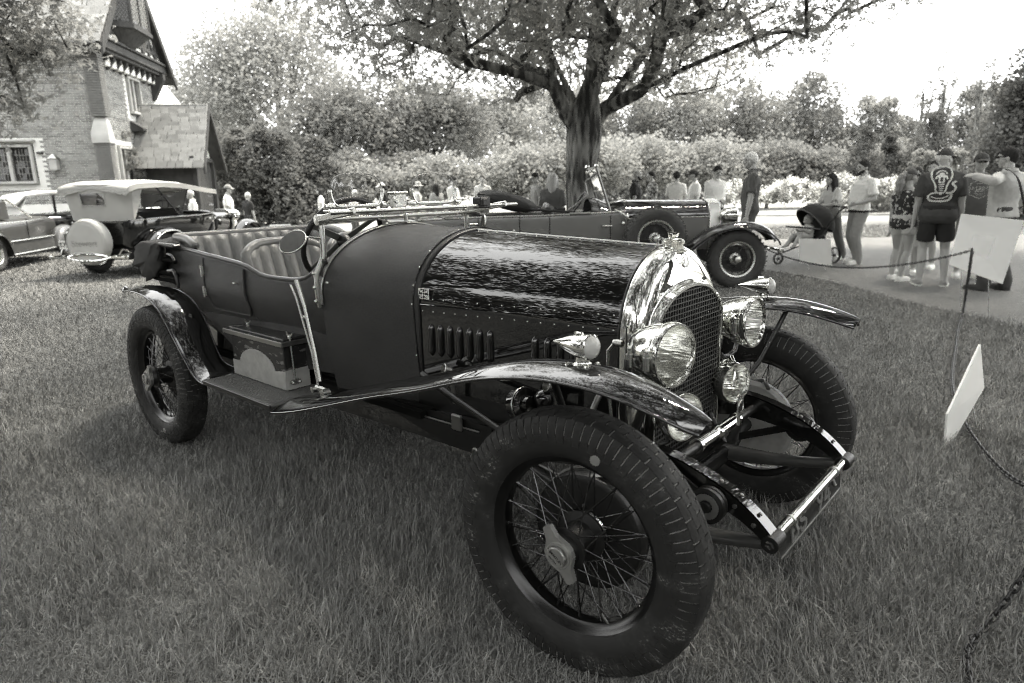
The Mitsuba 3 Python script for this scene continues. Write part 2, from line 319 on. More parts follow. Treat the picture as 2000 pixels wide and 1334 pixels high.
for M in (FWN, FWF, rotm((0, 0, 1), 0, (-WB, -TR, WR)), rotm((0, 0, 1), 0, (-WB, TR, WR)) @ flip):
    d_ = cp('brake_drum', S_DR, None, M=M); cp('backing_plate', S_BP, None, d_, M=M)

# ---- bonnet, radiator, scuttle
def arch(hw, z0, h, zb, n=56, x=0.0, e=2.0):
    """open outline from the right foot over the top to the left foot"""
    a = np.linspace(PI, 0, n); y = np.sign(np.cos(a)) * np.abs(np.cos(a)) ** (2 / e); z = np.sin(a) ** (2 / e)
    top = np.stack([0 * a + x, hw * y, z0 + h * z], -1)
    k = 8; s = np.linspace(zb, z0, k, endpoint=False)
    return np.vstack([np.stack([0 * s + x, 0 * s - hw, s], -1), top, np.stack([0 * s + x, 0 * s + hw, s[::-1]], -1)])
XB0, XB1 = -1.086, -.112
def bon(x):
    t = (x - XB0) / (XB1 - XB0)
    return dict(hw=.370 + (.292 - .370) * t, z0=.985 + (.955 - .985) * t, h=.290 + (.287 - .290) * t)
def bon_ring(x, zb, grow=0.0, n=56):
    b = bon(x); return arch(b['hw'] + grow, b['z0'], b['h'] + grow, zb, n, x)
xs = np.linspace(XB0 + .012, XB1, 26)
BON = cp('bonnet', loft([bon_ring(x, 1.0 - .004, 0) [7:-7] if False else bon_ring(x, .62) for x in xs], False, False), 'black_gloss', smooth=True)
# bonnet hinges along the side and the crest, with their rivets
for sg in (-1, 1):
    hz = lambda x: 1.005 - .010 * (x - XB1) / (XB0 - XB1) * 2
    pts = [(x, sg * (bon(x)['hw'] + .001), hz(x)) for x in np.linspace(XB0 + .014, XB1 - .004, 30)]
    cp('side_hinge', tube(pts, .0035, 6), 'black_gloss', BON)
    rv = []
    for x in np.linspace(XB0 + .04, XB1 - .03, 16):
        for dz in (-.028, .024): rv.append(ball((x, sg * (bon(x)['hw'] + .001 - (.0008 if dz > 0 else 0)), hz(x) + dz), (.0042, .003, .0042), 5))
    cp('rivet_row', cat(*rv), 'nickel', BON, smooth=True)
    for k in range(13):
        if k < 7: x = -1.000 + k * .0525
        else: x = -.470 + (k - 7) * .0560
        if k > 10: continue
        zc, hh = .838 + (.012 * (k / 10)), .072
        u = np.linspace(0, 1, 15); R = []
        for t in u:
            z = zc - hh + 2 * hh * t; q = min(1, math.sin(PI * t) * 2.6) if t < .5 else min(1, math.sqrt(max(0, 1 - ((t - .5) * 2) ** 4)))
            w = .016 * q + .0005; dd = .017 * q + .0003; ph = np.linspace(0, PI, 7); y = bon(x)['hw']
            R.append(np.stack([x - w * np.cos(ph) * .9, sg * (y + dd * np.sin(ph) ** .8), 0 * ph + z], -1))
        cp('louvre', loft(R, False, False), 'black_gloss', BON, smooth=True)
crest = [(x, 0, bon(x)['z0'] + bon(x)['h'] + .002) for x in np.linspace(XB0 + .014, XB1, 30)]
cp('crest_hinge', tube(crest, .0055, 8), 'nickel', BON)
cp('rivet_row', cat(*[ball((x, s * .020, bon(x)['z0'] + bon(x)['h'] - .0006), (.004, .004, .003), 5) for x in np.linspace(XB0 + .05, XB1 - .03, 17) for s in (-1, 1)]), 'nickel', BON, smooth=True)
cp('bonnet_edge', cat(tube(bon_ring(XB0 + .022, .62, .003), .006, 6), tube(bon_ring(XB1 - .010, .62, .002), .004, 6)), 'black_satin', BON)
# union flag emblem on the bonnet side
def flag():
    o = (-1.030, -(bon(-1.03)['hw'] + .0045), 1.034); M = axes(o, (1, 0, 0), (0, 0, 1)); M[:3, 2] = (0, -1, 0)
    W, H_ = .062, .042; b = []
    def bar(p, q, w):
        p, q = np.array(p), np.array(q); d = (q - p) / np.linalg.norm(q - p); n = np.array([-d[1], d[0]]) * w / 2
        b.append(prism([p + n, q + n, q - n, p - n], .0015, M))
    for p, q in (((-W / 2, H_ / 2), (W / 2, H_ / 2)), ((-W / 2, -H_ / 2), (W / 2, -H_ / 2)), ((-W / 2, -H_ / 2), (-W / 2, H_ / 2)), ((W / 2, -H_ / 2), (W / 2, H_ / 2))): bar(p, q, .0025)
    for s in (-1, 1):
        bar((-W / 2, s * .006), (W / 2, s * .006), .002); bar((s * .007, -H_ / 2), (s * .007, H_ / 2), .002)
        for t in (-1, 1): bar((s * .010, t * .008), (s * W / 2, t * H_ / 2), .003); bar((s * .018, t * .006), (s * W / 2, t * H_ / 2.6), .002)
    return cat(*b), prism([(-W / 2, -H_ / 2), (W / 2, -H_ / 2), (W / 2, H_ / 2), (-W / 2, H_ / 2)], .0008, M)
_f, _fb = flag(); cp('flag_emblem', _f, 'white_paint', BON, smooth=False, label='small chrome union flag emblem on the bonnet side'); cp('flag_ground', _fb, 'black_satin', BON, smooth=False)

# radiator
def shell_ring(x, hw, top, zb=.40): return arch(hw, .95, top - .95, zb, 60, x)
RAD = cp('radiator_shell', loft([shell_ring(*q) for q in ((-.115, .291, 1.236), (-.114, .299, 1.247), (-.105, .301, 1.250), (-.085, .301, 1.249), (-.066, .300, 1.244), (-.052, .297, 1.233), (-.040, .295, 1.215), (-.032, .290, 1.186), (-.028, .283, 1.155), (-.026, .277, 1.135), (-.022, .272, 1.123), (-.004, .270, 1.119), (.004, .269, 1.117), (.008, .266, 1.114), (.008, .258, 1.106), (.002, .254, 1.101), (-.012, .253, 1.100))], False, False), 'chrome', smooth=50)
for s in (-1, 1): cp('shell_side_bead', tube([(-.085, s * .3015, z) for z in np.linspace(.42, 1.0, 12)], .004, 6), 'chrome', RAD)
def in_arch(y, z, hw=.254, top=1.10): return z < .95 + (top - .95) * math.sqrt(max(0, 1 - (y / hw) ** 2))
ms = []
for y in np.arange(-.247, .25, .019):
    zt = .95 + .150 * math.sqrt(max(0, 1 - (y / .254) ** 2)); ms.append(box((-.004, y, (.38 + zt) / 2), (.003, .0038, zt - .38)))
for z in np.arange(.39, 1.098, .019):
    hw = .254 if z < .95 else .254 * math.sqrt(max(0, 1 - ((z - .95) / .15) ** 2)); ms.append(box((-.0015, 0, z), (.0034, 2 * hw, .0036)))
cp('stone_guard', cat(*ms), 'black_wire', RAD, smooth=False); pr('black_wire', .10, .4, metallic=.5)
core = arch(.254, .95, .150, .38, 40); core[:, 0] = -.03
cp('radiator_core', (np.vstack([core, [[-.03, 0, .7]]]), np.array([[i, i + 1, len(core)] for i in range(len(core) - 1)] + [[len(core) - 1, 0, len(core)]])), 'black_matt', RAD, smooth=False)
side = []
for s in (-1, 1):
    side.append(box((-.01, s * .262, .66), (.03, .012, .58), .003))
cp('guard_frame', cat(box((-.005, 0, .375), (.03, .54, .02), .004), *side), 'black_wire', RAD)
cap = cat(lathe([(.062, 0), (.062, .006), (.050, .010), (.046, .012), (.046, .032), (.052, .034), (.052, .046), (.046, .048), (.046, .054), (.030, .057), (.0001, .058)], (-.100, 0, 1.236), n=28),
          box((-.100, 0, 1.307), (.020, .075, .020), .005), box((-.100, 0, 1.316), (.046, .026, .012), .004), tube([(-.100 + .018 * math.cos(a) - .062, 0 * a, 1.268 + .026 * math.sin(a)) for a in np.linspace(0, 2 * PI, 25)], .0045, 6))
cap = ((cap[0] - (-.1, 0, 1.24)) * (.80, .80, .80) + (-.082, 0, 1.230), cap[1])
cp('filler_cap', cap, 'chrome', RAD, smooth=30)
M = axes((-.036, 0, 1.196), (0, 1, 0), (-.35, 0, 1)); cp('radiator_badge', cat(xf(lathe([(.0001, 0), (.020, .001), (.026, .004), (.028, .001)], n=32), M), text('B', .022, M @ rotm((0, 0, 1), 0, (0, 0, .004)), .002, True), *[xf(hull([(sg * (.024 + .03 * t), .012 - .007 * k + w, .002 + zz) for t in (0, 1 - .15 * k) for w in (-.0022, .0022) for zz in (0, .002)]), M) for sg in (-1, 1) for k in range(4)]), 'nickel', RAD)

# scuttle
def scut(x):
    t = (x - XB0) / (-1.60 - XB0)
    return dict(hw=float(itp([0, .35, .7, 1], [.374, .425, .468, .497])(t)), z0=float(itp([0, 1], [.985, 1.005])(t)), h=float(itp([0, .5, 1], [.290, .290, .287])(t)))
def scut_ring(x, zb=.52, grow=0.0):
    b = scut(x); r = arch(b['hw'] + grow, b['z0'], b['h'] + grow, zb, 60, x)
    low = r[:, 2] < b['z0']; r[low, 1] *= 1 - .10 * ((b['z0'] - r[low, 2]) / .5) ** 1.6
    return r
SC = cp('scuttle', loft([scut_ring(x) for x in np.linspace(XB0, -1.60, 24)], False, False), 'rexine', smooth=True)
cp('scuttle_strap', loft([scut_ring(XB0 + dx, .60, gr) for dx, gr in ((.022, .004), (.020, .009), (-.002, .010), (-.024, .008), (-.026, .002))], False, False), 'rexine', SC, smooth=40)
cp('strap_bead', tube(scut_ring(XB0 + .001, .60, .011), .004, 6), 'black_gloss', SC)
cp('strap_stud', cat(*[ball(scut_ring(XB0 - .006, .62, .010)[k], .0055, 5) for k in range(3, 74, 5)]), 'nickel', SC, smooth=True)
r0 = scut_ring(-1.600, .95, .001)
cp('cowl_roll', cat(tube(r0, .011, 8)), 'leather', SC); cp('cowl_bead', tube(scut_ring(-1.588, .95, .006), .004, 6), 'nickel', SC)
inner = scut_ring(-1.60, .70, -.004); inner2 = scut_ring(-1.38, .70, -.014)
cp('cowl_underside', loft([inner, inner2], False, False), 'black_matt', SC, smooth=True)
dash = inner2.copy(); cp('dashboard', (np.vstack([dash, [[dash[0, 0], 0, .9]]]), np.array([[i, i + 1, len(dash)] for i in range(len(dash) - 1)])), 'wood_dark', SC, smooth=False)
pr('wood_dark', grey(lambda p, n, uv: .05 + .05 * fbm(p.x * 8, p.y * 60, p.z * 60)), .3)
S_DIAL = shared(lathe([(.0001, .0), (.04, .001), (.043, .006), (.046, .002), (.048, -.004)], d=(-1, 0, 0), n=24), 'nickel', 40)
for y, z in ((-.30, 1.06), (-.12, 1.10), (.05, 1.12), (.22, 1.08)): cp('dial', S_DIAL, None, SC, M=rotm((0, 0, 1), 0, (-1.384, y, z)))

# ---- body tub
ysf = itp([-3.98, -3.93, -3.80, -3.6, -3.35, -3.0, -2.6, -2.2, -1.9, -1.6], [.05, .20, .36, .455, .52, .556, .566, .560, .538, .497])
ztf = itp([-3.98, -3.85, -3.5, -3.0, -2.6, -2.4, -2.19, -2.12, -2.05, -1.94, -1.80, -1.72, -1.665, -1.62, -1.585], [1.10, 1.12, 1.145, 1.148, 1.126, 1.112, 1.092, 1.072, 1.054, 1.046, 1.045, 1.058, 1.085, 1.120, 1.150])
def side_y(x, z): return float(ysf(x)) * (1 - .34 * max(0, (.95 - z) / .45) ** 1.25 - .02 * max(0, (z - 1.0) / .15))
def zlow(x): return .50 if x > -2.45 else .50 + .22 * min(1, (-2.45 - x) / .5) if x > -2.95 else .72
tub_x = np.r_[np.linspace(-3.98, -3.4, 14), np.linspace(-3.35, -2.25, 24), np.linspace(-2.2, -1.585, 30)]
def tub_ring(x, sg):
    zt, zb = float(ztf(x)), zlow(x); z = np.linspace(zb, zt - .012, 16); out = [(x, sg * side_y(x, a), a) for a in z]
    y = side_y(x, zt)
    for a in np.linspace(0, PI, 6): out.append((x, sg * (y - .014 + .014 * math.cos(a)), zt - .012 + .014 * math.sin(a)))
    out += [(x, sg * (y - .034), zt - .05), (x, sg * (y - .045), zb + .1)]
    return out
TUB = cp('body', cat(*[loft([tub_ring(x, s) for x in tub_x], False, False) for s in (-1, 1)]), 'rexine', smooth=True)
for s in (-1, 1): cp('rail_roll', tube([(x, s * (side_y(x, float(ztf(x))) - .012), float(ztf(x)) + .004) for x in tub_x[14:]], .013, 8), 'black_leather', TUB, smooth=True)
pr('black_leather', grey(lambda p, n, uv: .03 + .02 * fbm(p.x * 30, p.y * 30, p.z * 30)), .33)
cp('floor', cat(box((-2.3, 0, .52), (2.6, .9, .03)), box((-1.2, 0, .60), (1.0, .62, .03))), 'black_matt', TUB)
cp('tail_panel', loft([[(x, s * side_y(x, z) * .99, z) for s in np.linspace(-1, 1, 9)] for x, z in ((-3.9, 1.1), (-3.92, .95), (-3.85, .75), (-3.5, .62), (-2.9, .60))], False, False), 'rexine', TUB, smooth=True)
# door, proud of the side, with its gap
def patch(x0, x1, zlo, grow, sg=-1, rc=.05, nx=26, nz=14):
    R = []
    for x in np.linspace(x0, x1, nx):
        e = min(x - x0, x1 - x); zb = zlo + (rc - math.sqrt(max(0, rc * rc - (rc - e) ** 2)) if e < rc else 0); zt = float(ztf(x)) - .014
        R.append([(x, sg * (side_y(x, z) + grow), z) for z in np.linspace(zb, zt, nz)])
    return R
R = patch(-2.625, -2.19, .83, .007); inr = [[(p[0], p[1] + .010, p[2]) for p in q] for q in R]
edge = np.array([q[0] for q in R]); edge = np.vstack([np.array(R[0])[::-1][:-1], edge, np.array(R[-1])[1:]]); e2 = edge.copy(); e2[:, 1] += .012
DOOR = cp('door', cat(loft(R, False, False), loft([edge, e2], False, False)), 'rexine', smooth=40)
cp('door_piping', tube(edge + (0, -.001, 0), .0045, 6), 'black_leather', DOOR)
for zc in (1.045, .930):
    cp('hinge', cat(box((-2.638, -side_y(-2.638, zc) - .010, zc), (.036, .010, .058), .003), cyl((-2.628, -side_y(-2.63, zc) - .018, zc - .031), (-2.628, -side_y(-2.63, zc) - .016, zc + .031), .006)), 'steel', DOOR)
cp('door_handle', cat(cyl((-2.26, -side_y(-2.26, 1.0) - .005, 1.005), (-2.26, -side_y(-2.26, 1) - .022, 1.005), .004), cyl((-2.27, -side_y(-2.27, 1) - .022, 1.005), (-2.25, -side_y(-2.25, 1) - .022, 1.005), .0045)), 'nickel', DOOR)
cp('scuttle_button', ball((-1.545, -.497, 1.055), (.010, .007, .006), 6), 'nickel', SC)
cp('scuttle_seam', tube([(-2.185, -side_y(-2.185, .83) - .002, .83), (-2.15, -side_y(-2.15, .77) - .004, .77), (-2.12, -side_y(-2.12, .70) - .004, .70), (-2.12, -side_y(-2.12, .62) - .004, .62)], .0025, 5), 'black_satin', TUB)

# ---- seats
def pleated(fn, nu, nv, pleats, th=.024):
    """fn(u, v) -> point; pleats run along v"""
    P_ = np.array([[fn(u, v) for v in np.linspace(0, 1, nv)] for u in np.linspace(0, 1, nu)]); du = np.gradient(P_, axis=0); dv = np.gradient(P_, axis=1)
    N = np.cross(du, dv); N /= np.linalg.norm(N, axis=2, keepdims=True) + 1e-9
    u = np.linspace(0, 1, nu); b = th * np.abs(np.sin(PI * pleats * u)) ** .55
    v = np.linspace(0, 1, nv); ed = np.minimum(1, np.minimum(v, 1 - v) * 9) ** .5
    return loft(P_ + N * (b[:, None] * ed[None])[..., None], False, False)
def fs(u, v):
    y0_ = -.50 + .11 * (1 - min(1, v / .5)); y = y0_ + (-.04 - y0_) * u; lean = .16 * v; c = .08 * (2 * u - 1) ** 2
    top = 1.195 - .05 * abs(2 * u - 1) ** 4
    return (-2.17 - lean + c * .9, y, .72 + (top - .72) * v)
SEAT = cp('front_seat', pleated(fs, 81, 16, 6), 'leather', smooth=True)
outl = [fs(0, v) for v in np.linspace(0, 1, 14)] + [fs(u, 1) for u in np.linspace(0.02, .98, 16)] + [fs(1, v) for v in np.linspace(1, 0, 14)]
cp('seat_roll', tube(np.array(outl) + (-.012, 0, 0), .026, 10), 'leather', SEAT, smooth=True)
back = np.array([[fs(u, v) for v in np.linspace(0, 1, 8)] for u in np.linspace(0, 1, 16)]) + (-.05, 0, 0)
cp('seat_back', loft(back, False, False), 'black_leather', SEAT, smooth=True)
def fs2(u, v): p = fs(u, v); return (p[0], p[1] + .52, p[2])
S2 = cp('front_seat', pleated(fs2, 81, 16, 6), 'leather', smooth=True); cp('seat_roll', tube(np.array(outl) + (-.012, .52, 0), .026, 10), 'leather', S2, smooth=True)
cp('seat_cushion', pleated(lambda u, v: (-2.15 + .5 * v, -.41 + .82 * u, .74 + .04 * v), 81, 10, 10), 'leather', SEAT, smooth=True)
def rs(u, v):
    a = (u - .5) * 2; s = abs(a); sg = math.copysign(1, a)
    if s < .62: x, y = -3.20 + .02 * (s / .62) ** 2, .42 * a / .62
    else:
        t = (s - .62) / .38; ph = t * PI / 2; x, y = -3.18 + .10 * (1 - math.cos(ph)) + .42 * max(0, t - .3) ** 1.2, sg * (.42 + .09 * math.sin(ph))
    lean = .15 * (1 - v)
    zt = 1.205 if s < .9 else 1.205 - .1 * ((s - .9) / .1) ** 2 * .4
    return (x + lean * (.85 if s < .7 else .3), y - sg * (.06 * (1 - v) if s > .7 else 0), .78 + (zt - .78) * v)
RS = cp('rear_seat', pleated(rs, 161, 16, 15, .028), 'leather', smooth=True)
cp('seat_roll', tube([np.array(rs(u, 1)) + (-.02, 0, 0) for u in np.linspace(0, 1, 90)], .024, 10), 'leather', RS, smooth=True)

# ---- folded hood in its bag at the tail, with irons
def hb(x): # half width, zc, height half
    return
rings = []
for a in np.linspace(-1, 1, 33):
    yy = .615 * a; e = abs(a) ** 3
    th = np.linspace(0, 2 * PI, 28, endpoint=False); cx = -3.58 + .29 * e; L_ = .20 + .045 * e; hz = .115 - .018 * math.cos(a * 9) * .3; cz = 1.075 - .008 * e
    wob = 1 + .06 * np.sin(3 * th + 5 * a) + .03 * np.sin(7 * th + 11 * a)
    L_ = L_ * (1 - .16 * (1 - np.sin(th)) * e); hz = hz * (1 + .10 * np.cos(th + .5))
    if abs(a) > .96: L_ *= .9; hz *= .9
    rings.append(np.stack([cx + L_ * np.sign(np.cos(th)) * np.abs(np.cos(th)) ** .7 * wob, 0 * th + yy, cz + hz * np.sign(np.sin(th)) * np.abs(np.sin(th)) ** .7 * wob + .02 * np.cos(th)], -1) + .05 * (meshkit.fbm(np.stack([6 * np.cos(th), 6 * np.sin(th), 0 * th + 9 * a], -1), 3)[:, None] - .5))
HB = cp('hood_bag', loft(rings, True, True), 'canvas_black', smooth=True)
for s in (-1, 1):
    for k, (z, r) in enumerate(((1.075, .013), (1.000, .016), (.955, .012))):
        cp('hood_iron', tube([(-3.30, s * .575, z), (-3.15, s * .590, z + .004), (-3.0, s * .590, z + .006), (-2.94, s * .588, z + .002 - .02 * k * .3)], r, 8), 'black_matt', HB, smooth=True)
    cp('hood_hook', cat(tube([(-3.02, s * .600, 1.02), (-2.93, s * .607, 1.03), (-2.90, s * .607, .995), (-2.895, s * .607, .93)], [.012, .013, .012, .008], 8), tube([(-3.0, s * .600, 1.12), (-2.93, s * .605, 1.115), (-2.90, s * .605, 1.085)], .009, 8)), 'black_satin', HB, smooth=True)
    cp('hood_strap', box((-3.12, s * .565, 1.165), (.36, .05, .022), .008), 'black_leather', HB)
pr('nickel_dark', .22, .3, metallic=.9)

# ---- wings
def wing(path, widths, crown, bs, name, sg, thick=.006, n=13):
    """path: (x, z) of the crown line from rear to front; widths: (y inner, y outer) at each"""
    P_ = spline(path, 70); t = np.linspace(0, 1, 70); tt = np.r_[0, np.cumsum(np.linalg.norm(np.diff(np.array(path), axis=0), axis=1))]; tt /= tt[-1]
    yi = itp(tt, [w[0] for w in widths])(t); yo = itp(tt, [w[1] for w in widths])(t); tan = np.gradient(P_, axis=0); tan /= np.linalg.norm(tan, axis=1, keepdims=True)
    R = []
    for k in range(70):
        nx, nz = -tan[k, 1], tan[k, 0]
        if nz < 0 and tan[k, 0] > 0: nx, nz = -nx, -nz
        s = np.linspace(-1, 1, n); d = -crown * np.abs(s) ** 2.2; y = (yi[k] + yo[k]) / 2 + (yo[k] - yi[k]) / 2 * s
        top = np.stack([P_[k, 0] + nx * d, y * sg, P_[k, 1] + nz * d], -1); low = top - np.array([nx * thick, 0, nz * thick]); R.append(np.vstack([top, low[::-1]]))
    k = cp(name, loft(R, True, True), bs, smooth=50)
    def edge_(i): return [r[i] for r in R]
    cp('wing_bead', cat(tube(edge_(0), .0045, 6), tube(edge_(n - 1), .0055, 6)), bs, k, smooth=True)
    return k
fpath = [(-1.685, .512), (-1.53, .548), (-1.36, .598), (-1.15, .665), (-.90, .745), (-.70, .803), (-.50, .868), (-.32, .923), (-.15, .957), (0, .970), (.12, .966), (.24, .944), (.32, .920), (.382, .896), (.400, .887)]
fw_ = [(.46, .765), (.49, .768), (.52, .77), (.545, .765), (.57, .772), (.578, .778), (.585, .785), (.588, .790), (.590, .792), (.592, .794), (.598, .790), (.612, .778), (.628, .765), (.645, .748), (.662, .732)]
rpath = [(-2.33, .512), (-2.42, .522), (-2.505, .575), (-2.565, .655), (-2.62, .745), (-2.70, .835), (-2.80, .893), (-2.93, .930), (-3.08, .938), (-3.22, .928), (-3.34, .905), (-3.42, .895), (-3.48, .905)]
rw_ = [(.44, .765), (.52, .768), (.578, .765), (.58, .775), (.58, .785), (.58, .79), (.58, .79), (.585, .79), (.59, .788), (.605, .775), (.63, .75), (.655, .728), (.675, .71)]
for sg in (-1, 1):
    FWG = wing([(x, z + (.03 * max(0, x + .05) / .45 if sg > 0 else 0)) for x, z in fpath], fw_, .036, 'wing_gloss', 'front_wing', sg)
    RWG = wing(rpath[::-1], rw_[::-1], .022, 'wing_gloss', 'rear_wing', sg)
    cp('wing_stay', cat(tube([(-.10, sg * .40, .52), (-.13, sg * .52, .60), (-.14, sg * .66, .925)], .012, 8), tube([(.0, sg * .40, .58), (.06, sg * .55, .72), (.12, sg * .66, .93)], .010, 8)), 'black_satin', FWG, smooth=True)
    RBD = cp('running_board', cat(box((-2.01, sg * .595, .502), (.66, .335, .016), .005), *[box((-2.01, sg * y, .5115), (.65, .0045, .004)) for y in np.arange(.435, .755, .0105)]), 'board_rubber')
    cp('board_edge', cat(box((-2.01, sg * .766, .499), (.67, .012, .026), .004)), 'black_satin', RBD)
pr('board_rubber', grey(lambda p, n, uv: .055 + .04 * fbm(p.x * 9, p.y * 9, p.z * 9)), .6)
# ---- toolbox on the running board
tb0, tb1, ty0, ty1, tz0, tz1 = -2.325, -1.805, -.602, -.475, .516, .738
TBX = cp('toolbox', box(((tb0 + tb1) / 2, (ty0 + ty1) / 2, (tz0 + tz1) / 2), (tb1 - tb0, ty1 - ty0, tz1 - tz0), .004), 'black_worn')
pr('black_worn', grey(lambda p, n, uv: .012 + .10 * smoothstep(.62, .70, fbm(p.x * 25, p.y * 25, p.z * 60, 4))), .4)
LID = cp('lid', cat(box(((tb0 + tb1) / 2, (ty0 + ty1) / 2, .752), (tb1 - tb0 + .06, ty1 - ty0 + .045, .022), .004), box(((tb0 + tb1) / 2, (ty0 + ty1) / 2, .768), (tb1 - tb0 + .02, ty1 - ty0 + .01, .014), .004)), 'black_worn', TBX)
cp('lid_rim', cat(*[box(c, s, .003) for c, s in ((((tb0 + tb1) / 2, ty0 - .024, .753), (tb1 - tb0 + .068, .005, .024)), (((tb0 + tb1) / 2, ty1 + .024, .753), (tb1 - tb0 + .068, .005, .024)), ((tb0 - .032, (ty0 + ty1) / 2, .753), (.005, ty1 - ty0 + .045, .024)), ((tb1 + .032, (ty0 + ty1) / 2, .753), (.005, ty1 - ty0 + .045, .024)))]), 'nickel_dark', TBX)
pr('plate_metal', grey(lambda p, n, uv: .26 + .16 * fbm(p.x * 30, p.y * 30, p.z * 30)), .45, metallic=.35)
w = tb1 - tb0
prof = [(0, 0), (w, 0), (w, .095)] + [(w - .09 - (w - .17) * (.5 - .5 * math.cos(PI * t)) * 1.0, .082 + .085 * math.sin(PI * t) ** 1.15) for t in np.linspace(0.0, 1, 20)] + [(0, .078)]
Mp = axes((tb0, ty0 - .001, tz0 + .002), (1, 0, 0), (0, 0, 1)); Mp[:3, 2] = (0, -1, 0)
cp('metal_plate', cat(prism(prof, .003, Mp), box((tb1 + .002, (ty0 + ty1) / 2, tz0 + .050), (.004, ty1 - ty0 + .004, .098)), *[ball((tb0 + x, ty0 - .005, z), .003, 4) for x, z in ((.02, .53), (.15, .53), (.30, .53), (.45, .53), (.50, .59), (.02, .58))]), 'plate_metal', TBX, label='bare metal plate with a curved top round the foot of the toolbox')
for x, y in ((tb0 + .075, (ty0 + ty1) / 2), (tb1 + .020, ty0 + .03)):
    cp('wing_nut', cat(cyl((x, y, .765), (x, y, .795), .006), lathe([(.011, .775), (.011, .785), (.006, .790)], (x, y, 0), n=10), *[hull([np.array((x + s * (.006 + .020 * t), y + d, .778 + .022 * t + e)) for t in (0, 1) for d in (-.003, .003) for e in (-.004, .008)]) for s in (-1, 1)]), 'nickel', TBX)
cp('strap_rod', cat(cyl((tb1 + .020, ty0 + .03, .765), (tb1 + .016, ty0 + .04, .55), .005), box((tb1 + .014, ty0 + .042, .555), (.02, .05, .022), .004), *[ball((tb1 + .026, ty0 + .042 + d, .555), .007, 5) for d in (-.018, .018)]), 'nickel', TBX)

# ---- brake lever outside the body
LEV = cp('brake_lever', cat(tube([(-1.655, -.585, 1.068), (-1.60, -.588, .95), (-1.53, -.60, .75), (-1.505, -.605, .62)], [.012, .009, .010, .013], 8)), 'nickel')
cp('ratchet_rod', cat(tube([(-1.70, -.590, 1.045), (-1.655, -.594, .99), (-1.545, -.607, .75), (-1.515, -.610, .60)], .005, 6), box((-1.605, -.592, .905), (.036, .014, .014), .003)), 'nickel', LEV)
cp('lever_quadrant', cat(box((-1.50, -.605, .585), (.085, .022, .028), .008), lathe([(.0001, -.02), (.018, -.018), (.018, .018), (.0001, .02)], (-1.46, -.61, .575), (0, 1, 0), 12), lathe([(.0001, -.02), (.014, -.018), (.014, .018), (.0001, .02)], (-1.54, -.61, .578), (0, 1, 0), 12)), 'nickel', LEV)

# ---- windscreen, folded flat forwards, two aero screens, instruments on the bar
WS = key_for('windscreen', CAR)
for s in (-1, 1):
    cp('post', cat(tube([(-1.615, s * .495, .935), (-1.612, s * .505, .99), (-1.612, s * .503, 1.09), (-1.598, s * .468, 1.17), (-1.598, s * .466, 1.33)], [.016, .017, .016, .015, .014], 8)), 'steel', WS, smooth=True)
    cp('post_bolt', cat(*[ball((-1.612, s * .522, z), (.009, .008, .009), 6) for z in (.965, 1.03, 1.095)]), 'steel', WS, smooth=True)
    cp('pivot', cat(lathe([(.0001, -.03), (.024, -.028), (.026, 0), (.024, .02), (.0001, .022)], (-1.598, s * .470, 1.335), (0, s, 0), 20)), 'steel', WS)
    cp('side_arm', cat(box((-1.46, s * .485, 1.358), (.30, .012, .030), .004, rotm((0, 1, 0), -8))), 'steel', WS)
cp('lower_rail', cyl((-1.598, -.46, 1.333), (-1.598, .46, 1.333), .013), 'steel', WS)
cp('upper_rail', cat(cyl((-1.335, -.595, 1.374), (-1.335, .595, 1.374), .009), box((-1.36, -.50, 1.380), (.035, .2, .012), .004)), 'steel', WS)
cp('pane', (arr((-1.585, -.46, 1.338), (-1.345, -.47, 1.378), (-1.345, .47, 1.378), (-1.585, .46, 1.338)), np.array([[0, 1, 2], [0, 2, 3]])), 'glass', WS, smooth=False)
cp('rail_clamp', box((-1.56, .0, 1.32), (.02, .016, .05), .004), 'steel', WS)
for y in (-.16, .02, .22): cp('rail_rod', tube([(-1.58, y, 1.325), (-1.55, y + .05, 1.305), (-1.53, y + .14, 1.305)], .005, 6), 'steel', WS)
def aero(y0, y1):
    a = key_for('aero_screen', CAR); w = (y1 - y0) / 2; c = (y0 + y1) / 2; x = -1.605
    fr = [(x, y0 - .004, 1.468), (x, y0, 1.425), (x, y0 + .022, 1.396), (x, y0 + .06, 1.390), (x, y1 - .06, 1.390), (x, y1 - .022, 1.396), (x, y1, 1.425), (x, y1 + .004, 1.468)]
    cp('frame', tube(spline(fr, 40), .0105, 8), 'steel', a, smooth=True)
    for y, s in ((y0 - .01, -1), (y1 + .01, 1)): cp('mount', lathe([(.0001, -.02), (.016, -.018), (.018, 0), (.012, .012), (.012, .03), (.0001, .032)], (x, y, 1.392), (0, s, 0), 14), 'steel', a)
    t = np.linspace(0, 2 * PI, 48, endpoint=False); pl = np.stack([0 * t + x, c + w * np.sign(np.cos(t)) * np.abs(np.cos(t)) ** .62, 1.462 + .078 * np.sign(np.sin(t)) * np.abs(np.sin(t)) ** .75], -1)
    cp('pane', (np.vstack([pl, [pl.mean(0)]]), np.array([[i, (i + 1) % 48, 48] for i in range(48)])), 'glass', a, smooth=False)
    cp('pane_edge', tube(np.vstack([pl[1:24]]), .0036, 5), 'edge_glass', a, smooth=True)
mat('edge_glass', {'type': 'twosided', 'b': {'type': 'roughplastic', 'diffuse_reflectance': {'type': 'rgb', 'value': g(.30)}, 'alpha': .1}})
aero(-.398, -.108); aero(.090, .392)
